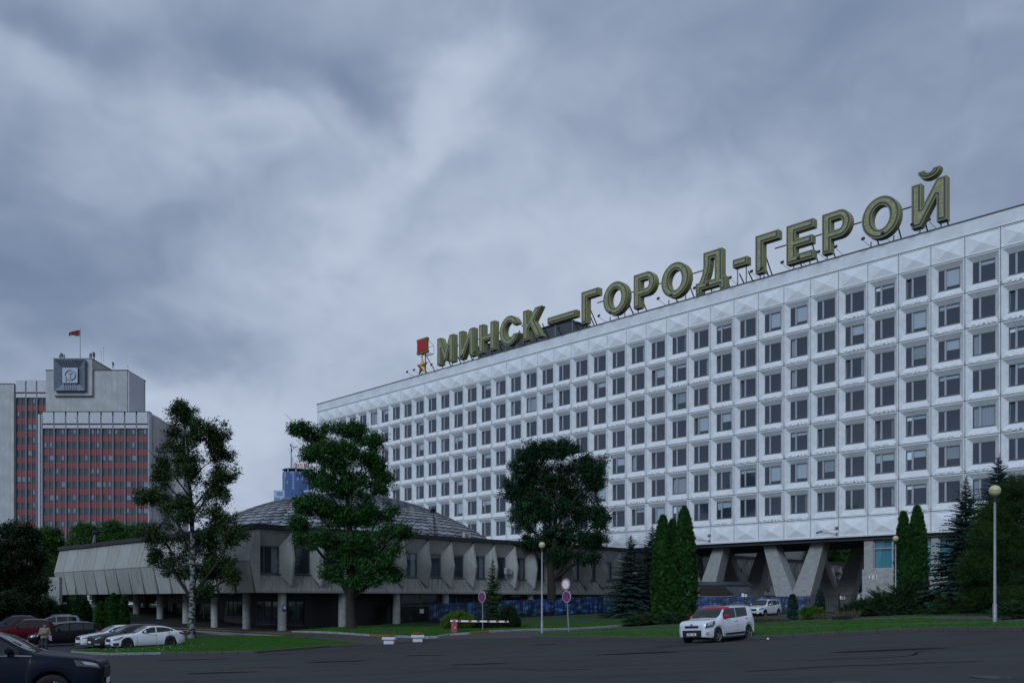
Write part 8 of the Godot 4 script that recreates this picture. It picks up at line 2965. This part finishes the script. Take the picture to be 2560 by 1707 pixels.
func make_person():
	var skin := mat("skin", lin(0.26, 0.135, 0.085), 0.6)
	skin.subsurf_scatter_enabled = true
	skin.subsurf_scatter_strength = 0.1
	var shirt := mat("polo_beige", lin(0.27, 0.22, 0.175), 0.9)
	tri_tex(shirt, noise_tex(66, 0.2, 3, 0.75, 1.0, 256), 0.4)
	var jeans := mat("trousers_navy", lin(0.014, 0.018, 0.036), 0.9)
	var shoe := mat("shoe_tan", lin(0.10, 0.075, 0.05), 0.7)
	var hair := mat("hair_dark", lin(0.014, 0.010, 0.008), 0.7)
	var cloth := mat("cloth_lilac", lin(0.40, 0.30, 0.46), 0.9)
	var t := thing("person", "man in a beige polo shirt and dark trousers walking through the car park", "person", on_ground(-27.35, 51.9), 0.35)
	# joints; faces +z, x to his left
	var hipR := Vector3(-0.095, 0.94, 0.0)
	var hipL := Vector3(0.095, 0.94, 0.0)
	var kneeR := Vector3(-0.105, 0.51, 0.05)
	var kneeL := Vector3(0.105, 0.51, 0.07)
	var ankR := Vector3(-0.11, 0.09, -0.07)
	var ankL := Vector3(0.105, 0.09, 0.09)
	var shR := Vector3(-0.185, 1.43, -0.01)
	var shL := Vector3(0.185, 1.43, -0.01)
	var elR := Vector3(-0.285, 1.15, -0.01)
	var elL := Vector3(0.285, 1.15, -0.02)
	var wrR := Vector3(-0.13, 1.14, 0.20)
	var wrL := Vector3(0.22, 1.07, 0.21)
	var neck := Vector3(0, 1.49, 0.0)
	var torso := [[Vector3(-0.08, 0.97, 0), Vector3(0.08, 0.97, 0), 0.125, 0.125], [Vector3(0, 1.0, 0.0), Vector3(0, 1.2, 0.01), 0.135, 0.15], [Vector3(-0.07, 1.22, 0), Vector3(0.07, 1.22, 0), 0.125, 0.125], [Vector3(-0.09, 1.35, 0), Vector3(0.09, 1.35, 0), 0.115, 0.115], [shR, shL, 0.062, 0.062], [Vector3(0, 1.38, 0), neck, 0.09, 0.06]]
	var body := torso.duplicate()
	for s in [[hipR, kneeR, ankR], [hipL, kneeL, ankL]]:
		body.append([s[0], s[1], 0.085, 0.058])
		body.append([s[1], s[2], 0.056, 0.040])
		body.append([s[2], s[2] + Vector3(0, -0.045, 0.13), 0.04, 0.034])
	for s in [[shR, elR, wrR], [shL, elL, wrL]]:
		body.append([s[0], s[1], 0.052, 0.041])
		body.append([s[1], s[2], 0.040, 0.028])
	body.append([neck, Vector3(0.0, 1.57, 0.015), 0.056, 0.055])
	var bm := put("body", nets(body, 0.018, 0.05), skin, t)
	# head on its neck, turned to his left
	var head := sub("head", t, Vector3(0.0, 1.565, 0.015))
	head.rotation = Vector3(0.05, 0.75, 0)
	var hb := [[Vector3(0, 0.10, -0.02), Vector3(0, 0.115, 0.01), 0.088, 0.085], [Vector3(0, 0.02, 0.03), Vector3(0, 0.06, 0.04), 0.060, 0.072], [Vector3(-0.02, 0.0, 0.05), Vector3(0.02, 0.0, 0.05), 0.036, 0.036], [Vector3(0, 0.075, 0.10), Vector3(0, 0.045, 0.116), 0.009, 0.013], [Vector3(-0.014, 0.042, 0.104), Vector3(0.014, 0.042, 0.104), 0.010, 0.010], [Vector3(-0.024, 0.015, 0.088), Vector3(0.024, 0.015, 0.088), 0.010, 0.010], [Vector3(-0.04, 0.098, 0.083), Vector3(0.04, 0.098, 0.083), 0.009, 0.009], [Vector3(-0.082, 0.085, -0.005), Vector3(-0.086, 0.05, 0.0), 0.014, 0.011], [Vector3(0.082, 0.085, -0.005), Vector3(0.086, 0.05, 0.0), 0.014, 0.011], [Vector3(0, -0.06, -0.01), Vector3(0, 0.02, 0.0), 0.052, 0.055]]
	put("face", nets(hb, 0.006, 0.014), skin, head)
	var dark := MB.new()
	for x in [-0.034, 0.034]:
		dark.bevel_box(Vector3(x, 0.079, 0.094), Vector3(0.022, 0.009, 0.012), 0.003)
		dark.bevel_box(Vector3(x, 0.104, 0.095), Vector3(0.036, 0.008, 0.012), 0.003)
	dark.bevel_box(Vector3(0, 0.014, 0.099), Vector3(0.042, 0.005, 0.006), 0.002)
	put("eyes_and_mouth", dark.done(), hair, head)
	put("hair", nets([[Vector3(0, 0.125, -0.03), Vector3(0, 0.138, 0.012), 0.088, 0.080], [Vector3(0, 0.08, -0.055), Vector3(0, 0.12, -0.03), 0.066, 0.082], [Vector3(-0.055, 0.13, 0.03), Vector3(0.055, 0.13, 0.03), 0.042, 0.042]], 0.008, 0.02, 0.045), hair, head)
	# clothes a little outside the body
	var sh := []
	for b in torso: sh.append([b[0], b[1], b[2] + 0.016, b[3] + 0.014])
	sh[0] = [Vector3(-0.08, 0.93, 0), Vector3(0.08, 0.93, 0), 0.142, 0.142]
	sh[5] = [Vector3(0, 1.38, 0), Vector3(0, 1.47, 0), 0.105, 0.072]
	for s in [[shR, elR], [shL, elL]]:
		sh.append([s[0], s[0].lerp(s[1], 0.72), 0.072, 0.064])
	put("polo_shirt", nets(sh, 0.016, 0.045, 0.90), shirt, t)
	var col := MB.new()
	for k in 12:
		var a := TAU * k / 12.0
		var e := TAU * (k + 1) / 12.0
		if k == 2: continue
		col.quad(Vector3(sin(a) * 0.085, 1.475, cos(a) * 0.075), Vector3(sin(e) * 0.085, 1.475, cos(e) * 0.075), Vector3(sin(e) * 0.066, 1.53, cos(e) * 0.062), Vector3(sin(a) * 0.066, 1.53, cos(a) * 0.062))
	put("collar", col.done(), shirt, t)
	var tr := [[Vector3(-0.08, 0.95, 0), Vector3(0.08, 0.95, 0), 0.136, 0.136]]
	for s in [[hipR, kneeR, ankR], [hipL, kneeL, ankL]]:
		tr.append([s[0], s[1], 0.100, 0.078])
		tr.append([s[1], s[2] + Vector3(0, 0.0, 0), 0.077, 0.066])
	put("trousers", nets(tr, 0.016, 0.035, 0.075, 0.985), jeans, t)
	put("belt", ring(0.135, 0.147, -0.018, 0.018, 28), shoe, t, Vector3(0, 0.94, 0)).rotation.x = PI / 2
	for s in [ankR, ankL]:
		put("shoe", nets([[s + Vector3(0, -0.045, -0.03), s + Vector3(0, -0.05, 0.13), 0.046, 0.040], [s + Vector3(0, -0.01, -0.02), s + Vector3(0, -0.04, 0.06), 0.045, 0.040]], 0.011, 0.02, s.y - 0.088), shoe, t)
	put("hand", nets(hand_bones(wrR, wrR + Vector3(0.065, 0.012, 0.045), Vector3(0.1, 0.9, -0.2).normalized(), 1.0), 0.0045, 0.009), skin, t)
	put("hand", nets(hand_bones(wrL, wrL + Vector3(-0.02, -0.01, 0.075), Vector3(-0.9, 0.2, 0.1).normalized(), 1.0), 0.0045, 0.009), skin, t)
	# what he holds: a phone and a folded cloth
	var ph := MB.new()
	ph.xf = Transform3D(Basis.from_euler(Vector3(-0.9, 0.4, 0.2)), wrR + Vector3(0.10, 0.045, 0.07))
	ph.bevel_box(Vector3.ZERO, Vector3(0.07, 0.145, 0.010), 0.003)
	tag(put("phone", ph.done(), M.black, null), "dark phone in the walking man's right hand", "phone").transform = t.transform
	var cl := MB.new(true)
	for i in 8:
		for j in 6:
			var p := []
			for e in [[i, j], [i + 1, j], [i + 1, j + 1], [i, j + 1]]:
				var u: float = e[0] / 8.0
				var v: float = e[1] / 6.0
				p.append(wrL + Vector3(0.02 + 0.17 * u, 0.03 - 0.30 * v + 0.03 * sin(u * 9.0) - 0.08 * u * u, 0.06 + 0.035 * sin(u * 11.0 + v * 3.0)))
			cl.quad(p[0], p[3], p[2], p[1])
	tag(put("folded_cloth", cl.done(), cloth, null), "lilac and pink cloth hanging from the walking man's left hand", "cloth").transform = t.transform
